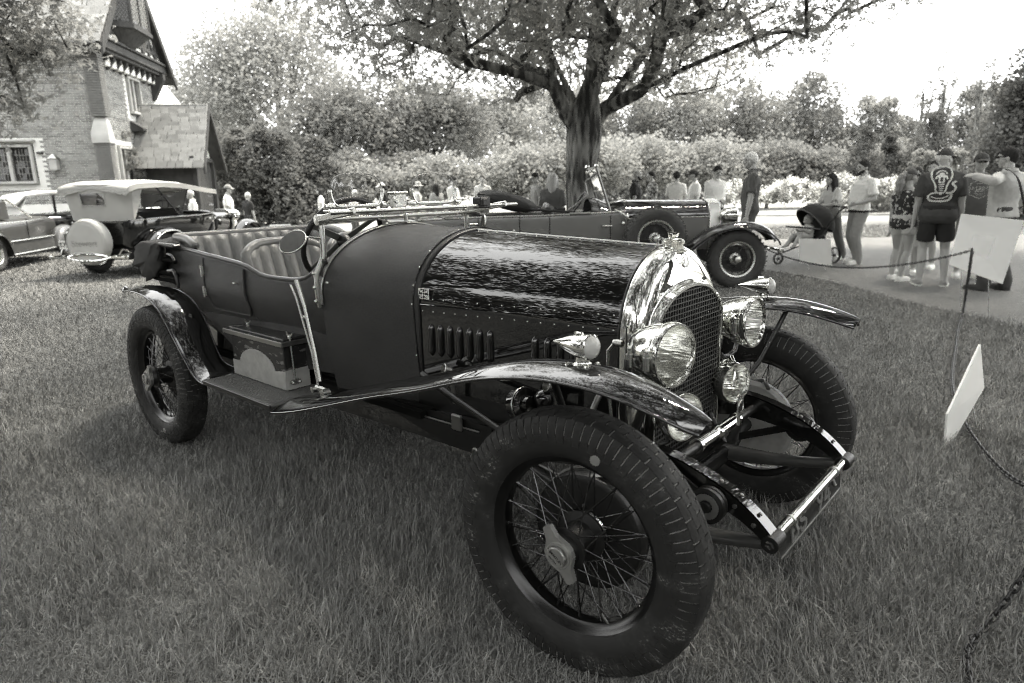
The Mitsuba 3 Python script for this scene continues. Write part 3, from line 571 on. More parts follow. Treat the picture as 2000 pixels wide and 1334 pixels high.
cp('bar_instrument', cat(box((-1.60, -.010, 1.408), (.045, .080, .070), .006), box((-1.60, -.01, 1.448), (.052, .095, .008), .003), cyl((-1.62, -.05, 1.425), (-1.62, .03, 1.425), .009), cyl((-1.575, -.04, 1.415), (-1.56, -.04, 1.415), .022), cyl((-1.60, .01, 1.34), (-1.60, .01, 1.38), .008)), 'steel')
CM = cp('film_camera', cat(box((-1.35, .335, 1.388), (.06, .078, .058), .006), box((-1.312, .315, 1.390), (.02, .04, .04), .005)), 'black_satin', label='small black box camera fixed to the windscreen rail')
cp('camera_handle', cat(cyl((-1.35, .32, 1.41), (-1.35, .32, 1.432), .003), cyl((-1.35, .35, 1.41), (-1.35, .35, 1.432), .003), cyl((-1.35, .312, 1.432), (-1.35, .358, 1.432), .005)), 'black_satin', CM)
def mirror_(c, d, r, arm):
    m_ = cp('rear_mirror', lathe([(.0001, -.014), (r * .6, -.012), (r * .95, -.004), (r, 0), (r, .004), (r * .95, .006)], c, d, 32), 'nickel')
    cp('mirror_glass', lathe([(.0001, .0062), (r * .94, .0058)], c, d, 32), 'mirror_old', m_); cp('mirror_arm', tube(arm, .006, 6), 'steel', m_, smooth=True)
mat('mirror_old', {'type': 'twosided', 'b': {'type': 'roughconductor', 'alpha': .12, 'material': 'none', 'specular_reflectance': {'type': 'rgb', 'value': g(.14)}}})
mirror_((-1.610, -.610, 1.245), (.28, -.66, .70), .066, [(-1.605, -.57, 1.255), (-1.60, -.53, 1.262), (-1.60, -.475, 1.255)])
mirror_((-1.55, .555, 1.265), (-.55, -.80, .2), .050, [(-1.57, .53, 1.262), (-1.598, .475, 1.26)])
# steering wheel
Msw = axes((-1.703, -.282, 1.227), (0, 1, 0), (math.sin(.445), 0, math.cos(.445)))
SW = cp('steering_wheel', xf(tube([(.217 * math.cos(a), .217 * math.sin(a), 0) for a in np.linspace(0, 2 * PI, 73)], .0135, 8), Msw), 'black_satin', smooth=True)
cp('wheel_spoke', cat(*[xf(hull([(r * math.cos(a) - w * math.sin(a), r * math.sin(a) + w * math.cos(a), z) for r, w in ((.03, .016), (.21, .012)) for w in (-w, w) for z in (-.003, .003)]), Msw) for a in (.6, 2.7, 3.9, 5.5)]), 'alloy_dark', SW)
cp('wheel_boss', xf(lathe([(.0001, -.02), (.03, -.016), (.036, 0), (.034, .03), (.02, .05), (.02, .5)], n=20), Msw @ rotm((1, 0, 0), 0)), 'black_satin', SW)

# ---- lamps
def lamp(name, c, d, r, depth, clips=True, stem=None):
    d = np.asarray(d, float) / np.linalg.norm(d); c = np.asarray(c, float)
    body = [(.0001, -depth), (r * .16, -depth * .995), (r * .40, -depth * .93), (r * .62, -depth * .80), (r * .80, -depth * .58), (r * .92, -depth * .33), (r * .965, -depth * .14), (r * .965, -.004)]
    k = cp(name, lathe(body, c, d, 56), 'chrome', smooth=50)
    cp('lamp_rim', lathe([(r * .965, -.02), (r, -.018), (r * 1.02, -.008), (r * 1.02, .006), (r * .99, .014), (r * .93, .014), (r * .90, .004)], c, d, 56), 'chrome', k, smooth=50)
    cp('reflector', lathe([(r * .93, .0), (r * .86, -depth * .16), (r * .70, -depth * .42), (r * .45, -depth * .66), (r * .2, -depth * .78), (.0001, -depth * .80)], c, d, 48), 'reflector', k, smooth=True)
    cp('bulb', ball(c - d * depth * .45, r * .12, 6), 'white_paint', k, smooth=True)
    cp('lamp_glass', lathe([(r * .93, .004), (r * .7, .007), (r * .4, .009), (.0001, .010)], c, d, 48), 'glass', k, smooth=True)
    return k
for sg in (-1, 1):
    hx, hz = (.122, .946) if sg < 0 else (.085, .922)
    k = lamp('headlamp', (hx, sg * .372, hz), (1, -.18 if sg < 0 else -.04, .02), .102, .165)
    cp('lamp_fork', cat(tube([(hx - .10, sg * .485 if False else sg * .372 - .100, hz - .01), (hx - .10, sg * .372 - .112, hz - .10), (hx - .09, sg * .372 - .06, hz - .145), (hx - .09, sg * .372, hz - .155), (hx - .09, sg * .372 + .06, hz - .145), (hx - .10, sg * .372 + .112, hz - .10), (hx - .10, sg * .372 + .100, hz - .01)], .011, 8)), 'black_satin', k, smooth=True)
    cp('lamp_bracket', cat(tube([(hx - .09, sg * .372, hz - .155), (hx - .12, sg * .36, .70), (hx - .15, sg * .38, .60)], .016, 8), tube([(hx - .08, sg * .37, hz - .155), (hx - .05, sg * .34, .74), (hx - .04, sg * .32, .66)], .011, 8)), 'black_satin' if sg < 0 else 'chrome', k, smooth=True)
    for xx, yy in ((.095, .100), (.030, .108)): cp('lamp_clip', cat(box((hx - xx, sg * .372 - yy, hz - .012), (.022, .014, .046), .003), cyl((hx - xx, sg * .372 - yy, hz - .034), (hx - xx, sg * .372 - yy, hz + .022), .0075), ball((hx - xx, sg * .372 - yy, hz + .028), .008, 5)), 'nickel', k)
    cp('lamp_gland', cat(lathe([(.012, 0), (.014, .02), (.010, .035), (.0001, .036)], (hx - .180, sg * .372, hz + .01), (-1, 0, 0), 12), tube([(hx - .21, sg * .372, hz + .01), (hx - .235, sg * .372, hz - .02), (hx - .24, sg * .37, hz - .12), (hx - .22, sg * .36, hz - .30)], .006, 6)), 'nickel', k)
    dx, dz = (.115, .715) if sg < 0 else (.062, .688)
    k = lamp('driving_lamp', (dx, sg * .275, dz), (1, -.32, .03), .082, .10)
    cp('lamp_bracket', tube([(dx - .05, sg * .275, dz - .07), (dx - .05, sg * .28, dz - .10), (.03, sg * .33, .60)], .010, 8), 'black_satin', k, smooth=True)
    # torpedo side lamp on the wing
    c, d = np.array((.025, sg * .690, 1.020)), np.array((1, -.10 if sg < 0 else 0, .03))
    k = cp('side_lamp', lathe([(r_ * .84, t_ * .84) for r_, t_ in ((.0001, -.165), (.004, -.160), (.018, -.120), (.032, -.080), (.040, -.045), (.0425, -.015), (.0425, .0), (.045, .002), (.045, .010), (.041, .014))], c, d, 40), 'chrome', smooth=40)
    cp('lamp_glass', lathe([(.034, .010), (.029, .020), (.017, .026), (.0001, .028)], c, d, 32), 'lens_white', k, smooth=True)
    cp('lamp_foot', cat(lathe([(.036, -.062), (.036, -.054), (.026, -.050), (.022, -.044), (.022, -.030)], c + (-.02, 0, 0), (0, 0, 1), 24), *[lathe([(.0001, -.044), (.008, -.046), (.009, -.062), (.0001, -.064)], c + (-.02 + q, p_, -.002), (0, 0, 1), 8) for q in (-.034, .034) for p_ in (-.026, .026)], box(c + (-.02, 0, -.060), (.085, .064, .010), .004)), 'chrome', k); cp('lamp_knob', box(c + (-.034, 0, .036), (.03, .012, .008), .003), 'chrome', k)
    cp('wing_button', lathe([(.014, 0), (.013, .006), (.009, .008), (.0001, .009)], (.062, sg * .742, .947), (.15, sg * .35, .9), 20), 'chrome', FWG)
mat('lens_white', {'type': 'twosided', 'b': {'type': 'plastic', 'diffuse_reflectance': {'type': 'rgb', 'value': g(.45)}}})

# ---- chassis and front end
def rail(sg):
    top = spline([(-3.9, .70), (-3.5, .72), (-3.0, .68), (-2.5, .555), (-2.0, .52), (-1.5, .52), (-1.0, .525), (-.6, .545), (-.3, .585), (-.05, .618), (.10, .622), (.25, .585), (.37, .530), (.44, .478), (.475, .440)], 90)
    dep = np.interp(top[:, 0], [-3.9, -2.5, -.6, 0, .3, .475], [.06, .12, .12, .10, .065, .040]); R = []
    for (x, z), d in zip(top, dep):
        y = np.interp(x, [-2, -.5, .5], [.42, .385, .385]); R.append([(x, sg * (y + .006), z), (x, sg * (y + .006), z - d), (x, sg * (y - .04), z - d), (x, sg * (y - .04), z)])
    return loft(R, True, True)
for sg in (-1, 1):
    k = cp('chassis_rail', rail(sg), 'black_gloss', smooth=25)
    cp('dumb_iron_strip', loft([[(x, sg * (.392 - .048 * t), z + .003) for t in (0, .5, 1)] for x, z in spline([(.0, .624), (.12, .622), (.25, .589), (.37, .534), (.44, .482), (.478, .444)], 24)], False, False), 'wing_gloss', k, smooth=True)
    cp('iron_bolt', cat(*[cat(lathe([(.007, 0), (.0065, .004), (.0001, .005)], (x, sg * .368, z), (.45, 0, .9), 6), lathe([(.008, 0), (.007, .004), (.0001, .005)], (x - .01, sg * .392, z - .03), (0, sg, 0), 10)) for x, z in ((.30, .573), (.365, .545), (.425, .502))]), 'nickel_dark', k)
    cp('spring_eye', cat(lathe([(.0001, -.035), (.026, -.034), (.028, 0), (.026, .034), (.0001, .035)], (.470, sg * .37, .432), (0, 1, 0), 24), lathe([(.0001, 0), (.016, .001), (.016, .014), (.009, .015), (.009, .026), (.0001, .027)], (.470, sg * .405, .432), (0, sg, 0), 6)), 'black_satin', k)
    sp = spline([(.47, .425), (.30, .385), (.12, .360), (0, .352), (-.15, .358), (-.35, .390), (-.50, .44)], 40)
    cp('gaitered_spring', loft([[(x, sg * (.368 + .030 * math.cos(a)), z + (.020 + .016 * math.exp(-(x / .2) ** 2)) * math.sin(a)) for a in np.linspace(0, 2 * PI, 12, endpoint=False)] for x, z in sp], True, True), 'black_leather', k, smooth=True)
    cp('friction_damper', cat(lathe([(.0001, -.03), (.050, -.028), (.056, -.02), (.056, -.008), (.048, -.005), (.056, -.002), (.056, .012), (.044, .016), (.040, .012), (.018, .014), (.016, .026), (.0001, .027)], (.285, sg * .425, .510), (0, sg, 0), 36)), 'black_satin', k)
    cp('damper_arm', cat(hull([(x, sg * (.445 + d), z + e) for x, z in ((.285, .51), (.03, .40)) for d in (0, .008) for e in (-.016, .016)]), hull([(x, sg * (.405 + d), z + e) for x, z in ((.285, .51), (.12, .60)) for d in (0, .008) for e in (-.016, .016)])), 'black_satin', k)
    cp('damper_dial', lathe([(.041, 0), (.038, .0015), (.022, .0015), (.020, 0)], (.285, sg * .440, .510), (0, sg, 0), 32), 'alloy_dark', k)
    cp('under_valance', loft([[(x, sg * np.interp(x, [-1.1, -.15], [.370, .292]), z) for z in (.66, .52)] for x in (-1.1, -.6, -.16)], False, False), 'black_satin', k, smooth=False)
TIE = cp('tie_bar', cyl((.468, -.375, .438), (.468, .375, .438), .0165, n=20), 'chrome')
for y in (-.23, .23): cp('tie_collar', cyl((.468, y - .005, .438), (.468, y + .005, .438), .0205, n=20), 'nickel', TIE)
XT = cp('cross_tube', cat(cyl((.12, -.38, .575), (.12, .38, .575), .018, n=16)), 'black_satin')
cp('tube_sleeve', cat(cyl((.12, -.165, .575), (.12, .175, .575), .022, n=20), *[cyl((.12, y - .008, .575), (.12, y + .008, .575), .027, n=20) for y in (-.16, .0, .17)]), 'chrome', XT)
AX = cp('front_axle', cat(tube([(0, -.66, .417), (0, -.52, .40), (0, -.40, .335), (0, 0, .320), (0, .40, .335), (0, .52, .40), (0, .66, .417)], .030, 10)), 'black_satin', smooth=True)
cp('track_rod', cat(cyl((-.13, -.60, .35), (-.13, .60, .35), .013), *[ball((-.13, s * .60, .35), .024, 6) for s in (-1, 1)], *[tube([(-.13, s * .60, .35), (-.06, s * .63, .38), (0, s * .655, .417)], .016, 8) for s in (-1, 1)]), 'black_satin', AX, smooth=True)
for s in (-1, 1): cp('brake_rod', tube([(.03, s * .60, .53), (-.2, s * .52, .50), (-.5, s * .42, .48)], .006, 6), 'nickel_dark', AX); cp('brake_cross_rod', tube([(.10, s * .56, .60), (.06, s * .62, .615), (0, s * .64, .60)], .009, 6), 'nickel_dark', AX)
cp('axle_bracket', cat(box((.0, .47, .55), (.04, .05, .14), .008), box((.0, -.47, .55), (.04, .05, .14), .008), *[lathe([(.0001, 0), (.008, .001), (.008, .01), (.0001, .011)], (.021, .47 + d, z), (1, 0, 0), 8) for d in (-.012, .012) for z in (.50, .53, .56, .59)]), 'black_satin', AX)
cp('front_cross_member', cat(box((-.02, 0, .36), (.10, .70, .05), .01), tube([(.02, -.22, .42), (.10, -.20, .46), (.10, -.08, .46), (.08, -.06, .40)], .014, 8), tube([(.0, .1, .40), (.1, .12, .50), (.02, .16, .58)], .012, 8)), 'black_satin', AX, smooth=30)
cp('sump', cat(hull([(x, y, z) for x, zz in ((-.05, .40), (-.9, .36)) for y in (-.16, .16) for z in (zz, .62)]), box((-.55, 0, .45), (1.2, .5, .02))), 'black_matt', AX)
for s in (-1, 1): cp('undershield', loft([[(x, s * .415, .545), (x, s * .40, .40 if x < -.4 else .46)] for x in (-3.0, -2.0, -1.5, -1.0, -.62)], False, False), 'black_satin', AX, smooth=False)
for sg in (-1, 1):
    k = cp('brake_cable', cat(cyl((-1.9, sg * .424, .50), (-.68, sg * .424, .515), .004), box((-.80, sg * .428, .53), (.06, .018, .07), .006)), 'nickel_dark')
    cp('torque_strut', tube([(-.95, sg * .47, .72), (-.72, sg * .50, .66), (-.30, sg * .54, .56)], .014, 8), 'black_satin', k, smooth=True)
    h = cp('horn', cat(lathe([(.0001, .08), (.030, .078), (.034, .05), (.058, .045), (.060, .03), (.058, .0), (.03, -.005), (.024, -.04), (.012, -.05), (.0001, -.052)], (-.46, sg * .44, .685), (.75, sg * .1, .15), 28)), 'black_gloss')
    cp('horn_ring', lathe([(.061, .032), (.0635, .036), (.061, .040)], (-.46, sg * .44, .685), (.75, sg * .1, .15), 28), 'nickel', h)
    cp('horn_cup', ball((-.35, sg * .42, .72), .038, 9), 'black_gloss', h, smooth=True)
    for x, z, ln in ((-.855, .745, .05), (-.325, .775, .0)):
        f_ = cp('oil_filler', cat(lathe([(.015, -.02), (.022, -.018), (.024, .012), (.020, .014), (.018, -.01)], (x, sg * .425, z), (-.35, sg * .9, .35), 20)), 'nickel')
        cp('filler_neck', tube([(x, sg * .41, z - .01), (x + .01, sg * .40, z - .08), (x + .012, sg * .39, z - .15)], .012, 8), 'nickel_dark', f_)
    cp('bonnet_catch', cat(tube([(-.63, sg * .405, .775), (-.60, sg * .410, .755), (-.56, sg * .412, .750), (-.52, sg * .410, .760), (-.50, sg * .405, .785)], .006, 6), cyl((-.555, sg * .41, .755), (-.555, sg * .40, .80), .005)), 'nickel', BON, smooth=True)
    cp('exhaust_stub', lathe([(.016, 0), (.024, .002), (.024, .03), (.018, .032)], (-.655, sg * .44, .44), (-.2, sg * .8, .1), 18), 'nickel', k)
    cp('breather_pipe', tube([(-.14, sg * .34, .80), (-.135, sg * .40, .76), (-.155, sg * .43, .68), (-.18, sg * .42, .55)], .011, 8), 'nickel_dark', k, smooth=True)
# club badge and number plate
Mb = axes((.165, .085, .665), (0, 1, 0), (0, 0, 1))
BD = cp('club_badge', cat(xf(hull([(a, b, z) for a, b in ((-.018, -.04), (.018, -.04), (.026, .01), (.020, .03), (-.02, .03), (-.026, .01)) for z in (0, .005)]), Mb), xf(lathe([(.020, .004), (.022, .008), (.024, .004)], n=20), Mb), *[xf(hull([(s * .01, .03, 0), (s * .034, .042, 0), (s * .012, .048, 0), (s * .01, .03, .004), (s * .034, .042, .004), (s * .012, .048, .004)]), Mb) for s in (-1, 1)], cyl((.165, .085, .59), (.165, .085, .64), .006)), 'nickel')
cp('badge_letter', text('B', .030, Mb @ rotm((1, 0, 0), 0, (0, -.002, .005)), .003, True), 'black_satin', BD, smooth=False)
Mn = axes((.466, 0, .392), (0, 1, 0), (-.16, 0, 1))
plate = [(-.315, -.048), (.315, -.048), (.33, -.01), (.325, .045), (-.325, .045), (-.33, -.01)]
NP = cp('number_plate', cat(xf(prism(plate, .003), Mn)), 'black_satin', smooth=False, label='black number plate with slanting grey characters under the front bar')
cp('plate_rim', cat(xf(tube([(a, b, .003) for a, b in plate + plate[:1]], .0035, 6), Mn), *[cyl((.468, y, .43), (.485, y, .40), .007) for y in (-.2, .2)]), 'nickel_dark', NP)
cp('plate_top', xf(cyl((-.325, .047, 0), (.325, .047, 0), .006), Mn), 'chrome', NP)
for tx_, q in (('BS', -.105), ('94', .085)): cp('plate_lettering', text(tx_, .066, Mn @ np.diag([1.35, 1, 1, 1]) @ rotm((0, 0, 1), 0, (q, -.003, .003)), .004, True), 'alloy_dark', NP, smooth=False)
# ------------------------------------------------------------ the other cars
pr('grey_paint', grey(lambda p, n, uv: .15 + .02 * fbm(p.x * 3, p.y * 3, p.z * 3)), .28, clearcoat=.8, clearcoat_gloss=.95, specular=.5)
pr('grey_conv', .042, .3, clearcoat=.8, clearcoat_gloss=.95); pr('grey_paint_dark', .045, .3, clearcoat=.9, clearcoat_gloss=.95)
pr('top_cloth', grey(lambda p, n, uv: .38 + .08 * fbm(p.x * 5, p.y * 5, p.z * 5)), .85)
pr('cover_cloth', grey(lambda p, n, uv: .36 + .06 * fbm(p.x * 6, p.y * 6, p.z * 6)), .7)
pr('whitewall', .6, .6)
_ty = lathe([(.245, -.055), (.27, -.075), (.33, -.085), (.375, -.075), (.40, -.052), (.412, -.02), (.412, .02), (.40, .052), (.375, .075), (.33, .085), (.27, .075), (.245, .055)], d=(0, 1, 0), n=64)
_tb = cat(*[box((.413 * math.cos(a), y, .413 * math.sin(a)), (.022, .040, .016), 0, rotm((0, 1, 0), -math.degrees(a))) for k, a in enumerate(np.linspace(0, 2 * PI, 78, endpoint=False)) for y in ((-.045, .045) if k % 2 else (-.0, .055, -.055)[0:1])])
SW_T, SW_B = shared(_ty, 'rubber_plain', 50), shared(_tb, 'rubber_plain', False)
pr('rubber_plain', grey(lambda p, n, uv: .030 + .03 * fbm(p.x * 18, p.y * 18, p.z * 18)), .7)
SW_R = shared(lathe([(.250, -.058), (.256, -.064), (.250, -.070), (.232, -.068), (.224, -.060), (.220, -.03), (.220, .05), (.245, .056)], d=(0, 1, 0), n=64), 'chrome_dull', 40)
mat('chrome_dull', {'type': 'twosided', 'b': {'type': 'roughconductor', 'alpha': .18, 'material': 'none', 'specular_reflectance': {'type': 'rgb', 'value': g(.7)}}})
SW_H = shared(cat(lathe([(.0001, -.10), (.03, -.098), (.045, -.09), (.048, -.075), (.05, .03), (.08, .04), (.08, .06), (.0001, .06)], d=(0, 1, 0), n=28)), 'chrome_dull', 40)
SW_D = shared(lathe([(.0001, .062), (.17, .062), (.19, .07), (.19, .1), (.0001, .1)], d=(0, 1, 0), n=40), 'black_satin', 40)
SW_DISC = shared(lathe([(.0001, -.075), (.05, -.07), (.09, -.055), (.16, -.05), (.222, -.058)], d=(0, 1, 0), n=40), 'chrome_dull', 40)
def car_wheel(c, M, R=.413, disc=False, n=30, name='wheel', thin=True):
    w = key_for(name, c); s = R / .413; A = M @ np.diag([s, s, s, 1])
    for nm, q in (('tyre', SW_T), ('tread', SW_B), ('rim', SW_R), ('hub', SW_H), ('drum', SW_D)): put(nm, q, None, w, M=A)
    if disc: put('wheel_disc', SW_DISC, None, w, M=A); return w
    for k in range(n):
        a = 2 * PI * k / n; b = a + (.5 if k % 2 else -.5); y0 = (-.07, .04)[k % 3 == 0]
        p0, p1 = np.array((.05 * math.cos(a), y0, .05 * math.sin(a))), np.array((.222 * math.cos(b), -.01, .222 * math.sin(b)))
        e1, e2, d = frame(p1 - p0); B = np.eye(4); B[:3, 0], B[:3, 1], B[:3, 2], B[:3, 3] = p1 - p0, e1 * .003, e2 * .003, p0
        put('spoke', S_SP, None, w, M=A @ B)
    return w
FL = rotm((0, 0, 1), 180)
def sect(x, hw, z0, z1, e=3.2, n=36, tuck=.9):
    a = np.linspace(0, 2 * PI, n, endpoint=False) + PI / n; c, s = np.cos(a), np.sin(a)
    y = hw * np.sign(c) * np.abs(c) ** (2 / e); zz = (z0 + z1) / 2 + (z1 - z0) / 2 * np.sign(s) * np.abs(s) ** (2 / e)
    return np.stack([0 * y + x, y * (tuck + (1 - tuck) * np.clip((zz - z0) / (z1 - z0) * 1.6, 0, 1)), zz], 1)
def fender(path, y0, y1, crown, th=.01, n=11, m=60):
    P_ = spline(path, m); t = np.gradient(P_, axis=0); t /= np.linalg.norm(t, axis=1, keepdims=True); R = []
    for k in range(m):
        nx, nz = -t[k, 1], t[k, 0]; s = np.linspace(-1, 1, n); d = -crown * np.abs(s) ** 2.4; y = (y0 + y1) / 2 + (y1 - y0) / 2 * s
        top = np.stack([P_[k, 0] + nx * d, y, P_[k, 1] + nz * d], 1); low = top - np.array([nx * th, 0, nz * th]); R.append(np.vstack([top, low[::-1]]))
    return loft(R, True, True)
# ---- grey tourer with black wings, seen from its right side
GM = place(-.56, 10.0, 0); G = thing('grey_tourer', 'grey open tourer with black wings and a spare wheel on its flank', 'car')
def gp(name, mesh, b, parent=None, smooth=40, M=None, **k): return put(name, mesh, b, parent or G, smooth, GM if M is None else GM @ M, **k)
fx = 3.75
for x, R in ((fx, .413), (0, .413)):
    for s in (-1, 1): car_wheel(G, GM @ rotm((0, 0, 1), 0, (x, s * .70, .405)) @ (np.eye(4) if s < 0 else FL), R)
st = [(-.95, .30, .62, .95), (-.85, .46, .52, 1.00), (-.5, .60, .48, 1.03), (0.2, .66, .46, 1.05), (1.0, .665, .46, 1.055), (1.7, .65, .46, 1.07), (2.2, .57, .46, 1.09)]
gp('body', loft([[(x, hw * s * (.93 if z < zb + .02 else 1), z) for s, z in [(-1, zb), (-1, zb + .25), (-1, zt - .06), (-.985, zt - .015), (-.96, zt), (-.90, zt - .01), (-.88, zt - .3), (.88, zt - .3), (.90, zt - .01), (.96, zt), (1, zt - .06), (1, zb)]] for x, hw, zb, zt in st], True, True), 'grey_paint', smooth=30)
BN = gp('bonnet', loft([np.vstack([[(x, -hw * s, z) for s, z in ((.96, .52), (1, .75), (1, .985))]]) for x, hw in ((2.2, .57), (2.8, .46), (3.44, .36))], False, False), 'grey_paint')
gp('bonnet', loft([np.vstack([[(x, hw * s, z) for s, z in ((.96, .52), (1, .75), (1, .985))]]) for x, hw in ((2.2, .57), (2.8, .46), (3.44, .36))], False, False), 'grey_paint')
gp('bonnet_top', loft([[(x, hw * math.cos(a), .99 + h * math.sin(a) ** .8) for a in np.linspace(0, PI, 21)] for x, hw, h in ((1.95, .60, .17), (2.2, .565, .245), (2.22, .56, .245), (2.8, .455, .235), (3.44, .355, .225))], False, False), 'black_gloss', BN, smooth=True)
gp('bonnet_trim', cat(*[tube([(2.2, s * .572, .988), (2.8, s * .462, .988), (3.44, s * .362, .988)], .008, 6) for s in (-1, 1)], tube([(2.2, 0, 1.238), (3.44, 0, 1.217)], .008, 6)), 'chrome_dull', BN)
gp('bonnet_strap', box((2.25, 0, 1.232), (.07, .16, .03), .008), 'chrome_dull', BN)
gp('radiator_shell', loft([[(x, s * hw, z) for s, z in ((-1, .48), (-1, 1.02), (-.8, 1.18), (0, 1.235), (.8, 1.18), (1, 1.02), (1, .48))] for x, hw in ((3.44, .355), (3.45, .375), (3.60, .375), (3.615, .35))], False, True), 'chrome_dull', smooth=30)
gp('radiator_core', box((3.60, 0, .80), (.02, .64, .64)), 'black_matt')
for x, nm in ((.12, 'door_seam'), (.70, 'door_seam'), (1.12, 'door_seam'), (1.98, 'door_seam')): gp(nm, box((x, -float(np.interp(x, [.2, 1, 1.7, 2.2], [.66, .665, .65, .57])) - .001, .78), (.010, .006, .52)), 'black_matt', smooth=False)
gp('door_handle', cat(cyl((1.86, -.665, .90), (2.0, -.665, .90), .010), cyl((1.93, -.63, .90), (1.93, -.665, .90), .010)), 'chrome_dull'); gp('door_knob', ball((.62, -.672, .86), .018, 6), 'chrome_dull', smooth=True)
gp('waist_rail', cat(*[tube([(x, s * (hw * .975), zt + .004) for x, hw, zb, zt in st[1:]], .013, 8) for s in (-1, 1)]), 'chrome_dull')
gp('side_rail_cap', box((1.55, -.645, 1.075), (.30, .03, .035), .01), 'nickel_dark')
fpth = [(2.25, .44), (2.75, .48), (3.00, .60), (3.20, .75), (3.42, .87), (3.68, .925), (3.95, .915), (4.15, .845), (4.27, .74), (4.30, .68)]
for s in (-1, 1):
    FG = gp('front_wing', fender(fpth, s * .52, s * .86, .085), 'black_gloss', smooth=50)
    gp('wing_edge', tube([(x, s * .865, z - .075) for x, z in spline(fpth, 50)], .012, 6), 'chrome_dull' if False else 'black_gloss', FG, smooth=True)
    gp('rear_wing', fender([(-.62, .62), (-.50, .80), (-.3, .92), (0, .97), (.28, .91), (.50, .74), (.65, .50), (.85, .44)], s * .55, s * .86, .08), 'black_gloss', smooth=50)
    gp('running_board', box((1.5, s * .73, .42), (1.5, .26, .03), .008), 'black_satin')
    HL = gp('headlamp', lathe([(.0001, -.2), (.06, -.19), (.10, -.14), (.12, -.06), (.125, 0), (.13, .01), (.12, .025), (.0001, .03)], (3.78, s * .42, 1.0), (1, 0, 0), 28), 'chrome', smooth=50)
    gp('lamp_stalk', cyl((3.72, s * .42, .9), (3.70, s * .42, .62), .02), 'chrome_dull', HL)
gp('bumper', cat(tube([(4.36, y, .52 + .0 * y) for y in np.linspace(-.78, .78, 9)], .022, 8), *[lathe([(.0001, -.03), (.03, -.028), (.032, 0), (.03, .03), (.0001, .034)], (4.36, s * .74, .52), (1, 0, 0), 14) for s in (-1, 1)], *[tube([(3.6, s * .38, .50), (4.2, s * .38, .50), (4.36, s * .40, .52)], .02, 6) for s in (-1, 1)]), 'chrome')
SPR = car_wheel(G, GM @ rotm((0, 0, 1), 0, (2.58, -.80, .72)), .425, name='spare_wheel')
gp('mirror', cat(ball((2.20, -.70, 1.02), (.02, .05, .055), 7), tube([(2.05, -.56, 1.12), (2.13, -.64, 1.08), (2.2, -.70, 1.02)], .010, 6), ball((2.15, -.69, .93), (.025, .03, .03), 6)), 'chrome_dull', smooth=True)
# windscreen leaning back, hood folded in its bag, seats, wheel
GW = key_for('windscreen', G)
b0, b1, t0_, t1_ = arr(1.98, -.56, 1.10), arr(1.98, .56, 1.10), arr(1.78, -.54, 1.70), arr(1.78, .54, 1.70)
for a_, b_ in ((b0, t0_), (b1, t1_)): gp('post', cyl(a_, b_, .018), 'nickel_dark', GW)
for f_ in (0, .45, 1): gp('rail', cyl(b0 + (t0_ - b0) * f_, b1 + (t1_ - b1) * f_, .014), 'nickel_dark', GW)
gp('pane', (np.array([b0, b1, t1_, t0_]), np.array([[0, 1, 2], [0, 2, 3]])), 'glass', GW, smooth=False)
gp('screen_fitting', cat(*[box(t0_ + (t1_ - t0_) * f_ + arr(-.02, 0, -.05), (.03, .10, .045), .01) for f_ in (.12, .6, .9)], ball(t0_ + arr(0, 0, .02), .03, 5), ball(t1_ + arr(0, 0, .03), .04, 5)), 'chrome', GW)
gp('side_pane_frame', tube([(1.78, -.54, 1.62), (1.62, -.58, 1.50), (1.66, -.60, 1.32), (1.36, -.60, 1.10)], .014, 6), 'nickel_dark', GW)
hb_ = []
for a in np.linspace(-1, 1, 17):
    e = 1 - .35 * abs(a) ** 4; th = np.linspace(0, 2 * PI, 22, endpoint=False)
    hb_.append(np.stack([.53 + .44 * np.cos(th) * e, 0 * th + .66 * a, 1.255 + (.12 + .015 * np.sin(3 * th + 4 * a)) * np.sin(th) * e - .10 * np.cos(th) * e], 1))
HBG = gp('hood_bag', loft(hb_, True, True), 'canvas_black', smooth=True)
for s in (-1, 1): gp('hood_iron', tube([(.85, s * .60, 1.15), (1.05, s * .62, 1.13), (1.45, s * .62, 1.10)], .022, 6), 'black_satin', HBG)
for s in (-1, 1): gp('front_seat', box((1.15, s * .28, 1.0), (.14, .46, .42), .05, rotm((0, 1, 0), -10)), 'black_leather')
gp('rear_seat', box((.0, 0, .96), (.2, 1.1, .4), .06), 'black_leather')
gp('steering_wheel', xf(tube([(.2 * math.cos(a), .2 * math.sin(a), 0) for a in np.linspace(0, 2 * PI, 33)], .014, 6), rotm((0, 1, 0), -55, (1.55, -.30, 1.20))), 'black_satin')
gp('scuttle_cowl', loft([[(x, .58 * math.cos(a), 1.03 + h * math.sin(a)) for a in np.linspace(0, PI, 15)] for x, h in ((1.72, .24), (1.80, .25), (1.98, .19))], False, False), 'black_gloss', smooth=True)

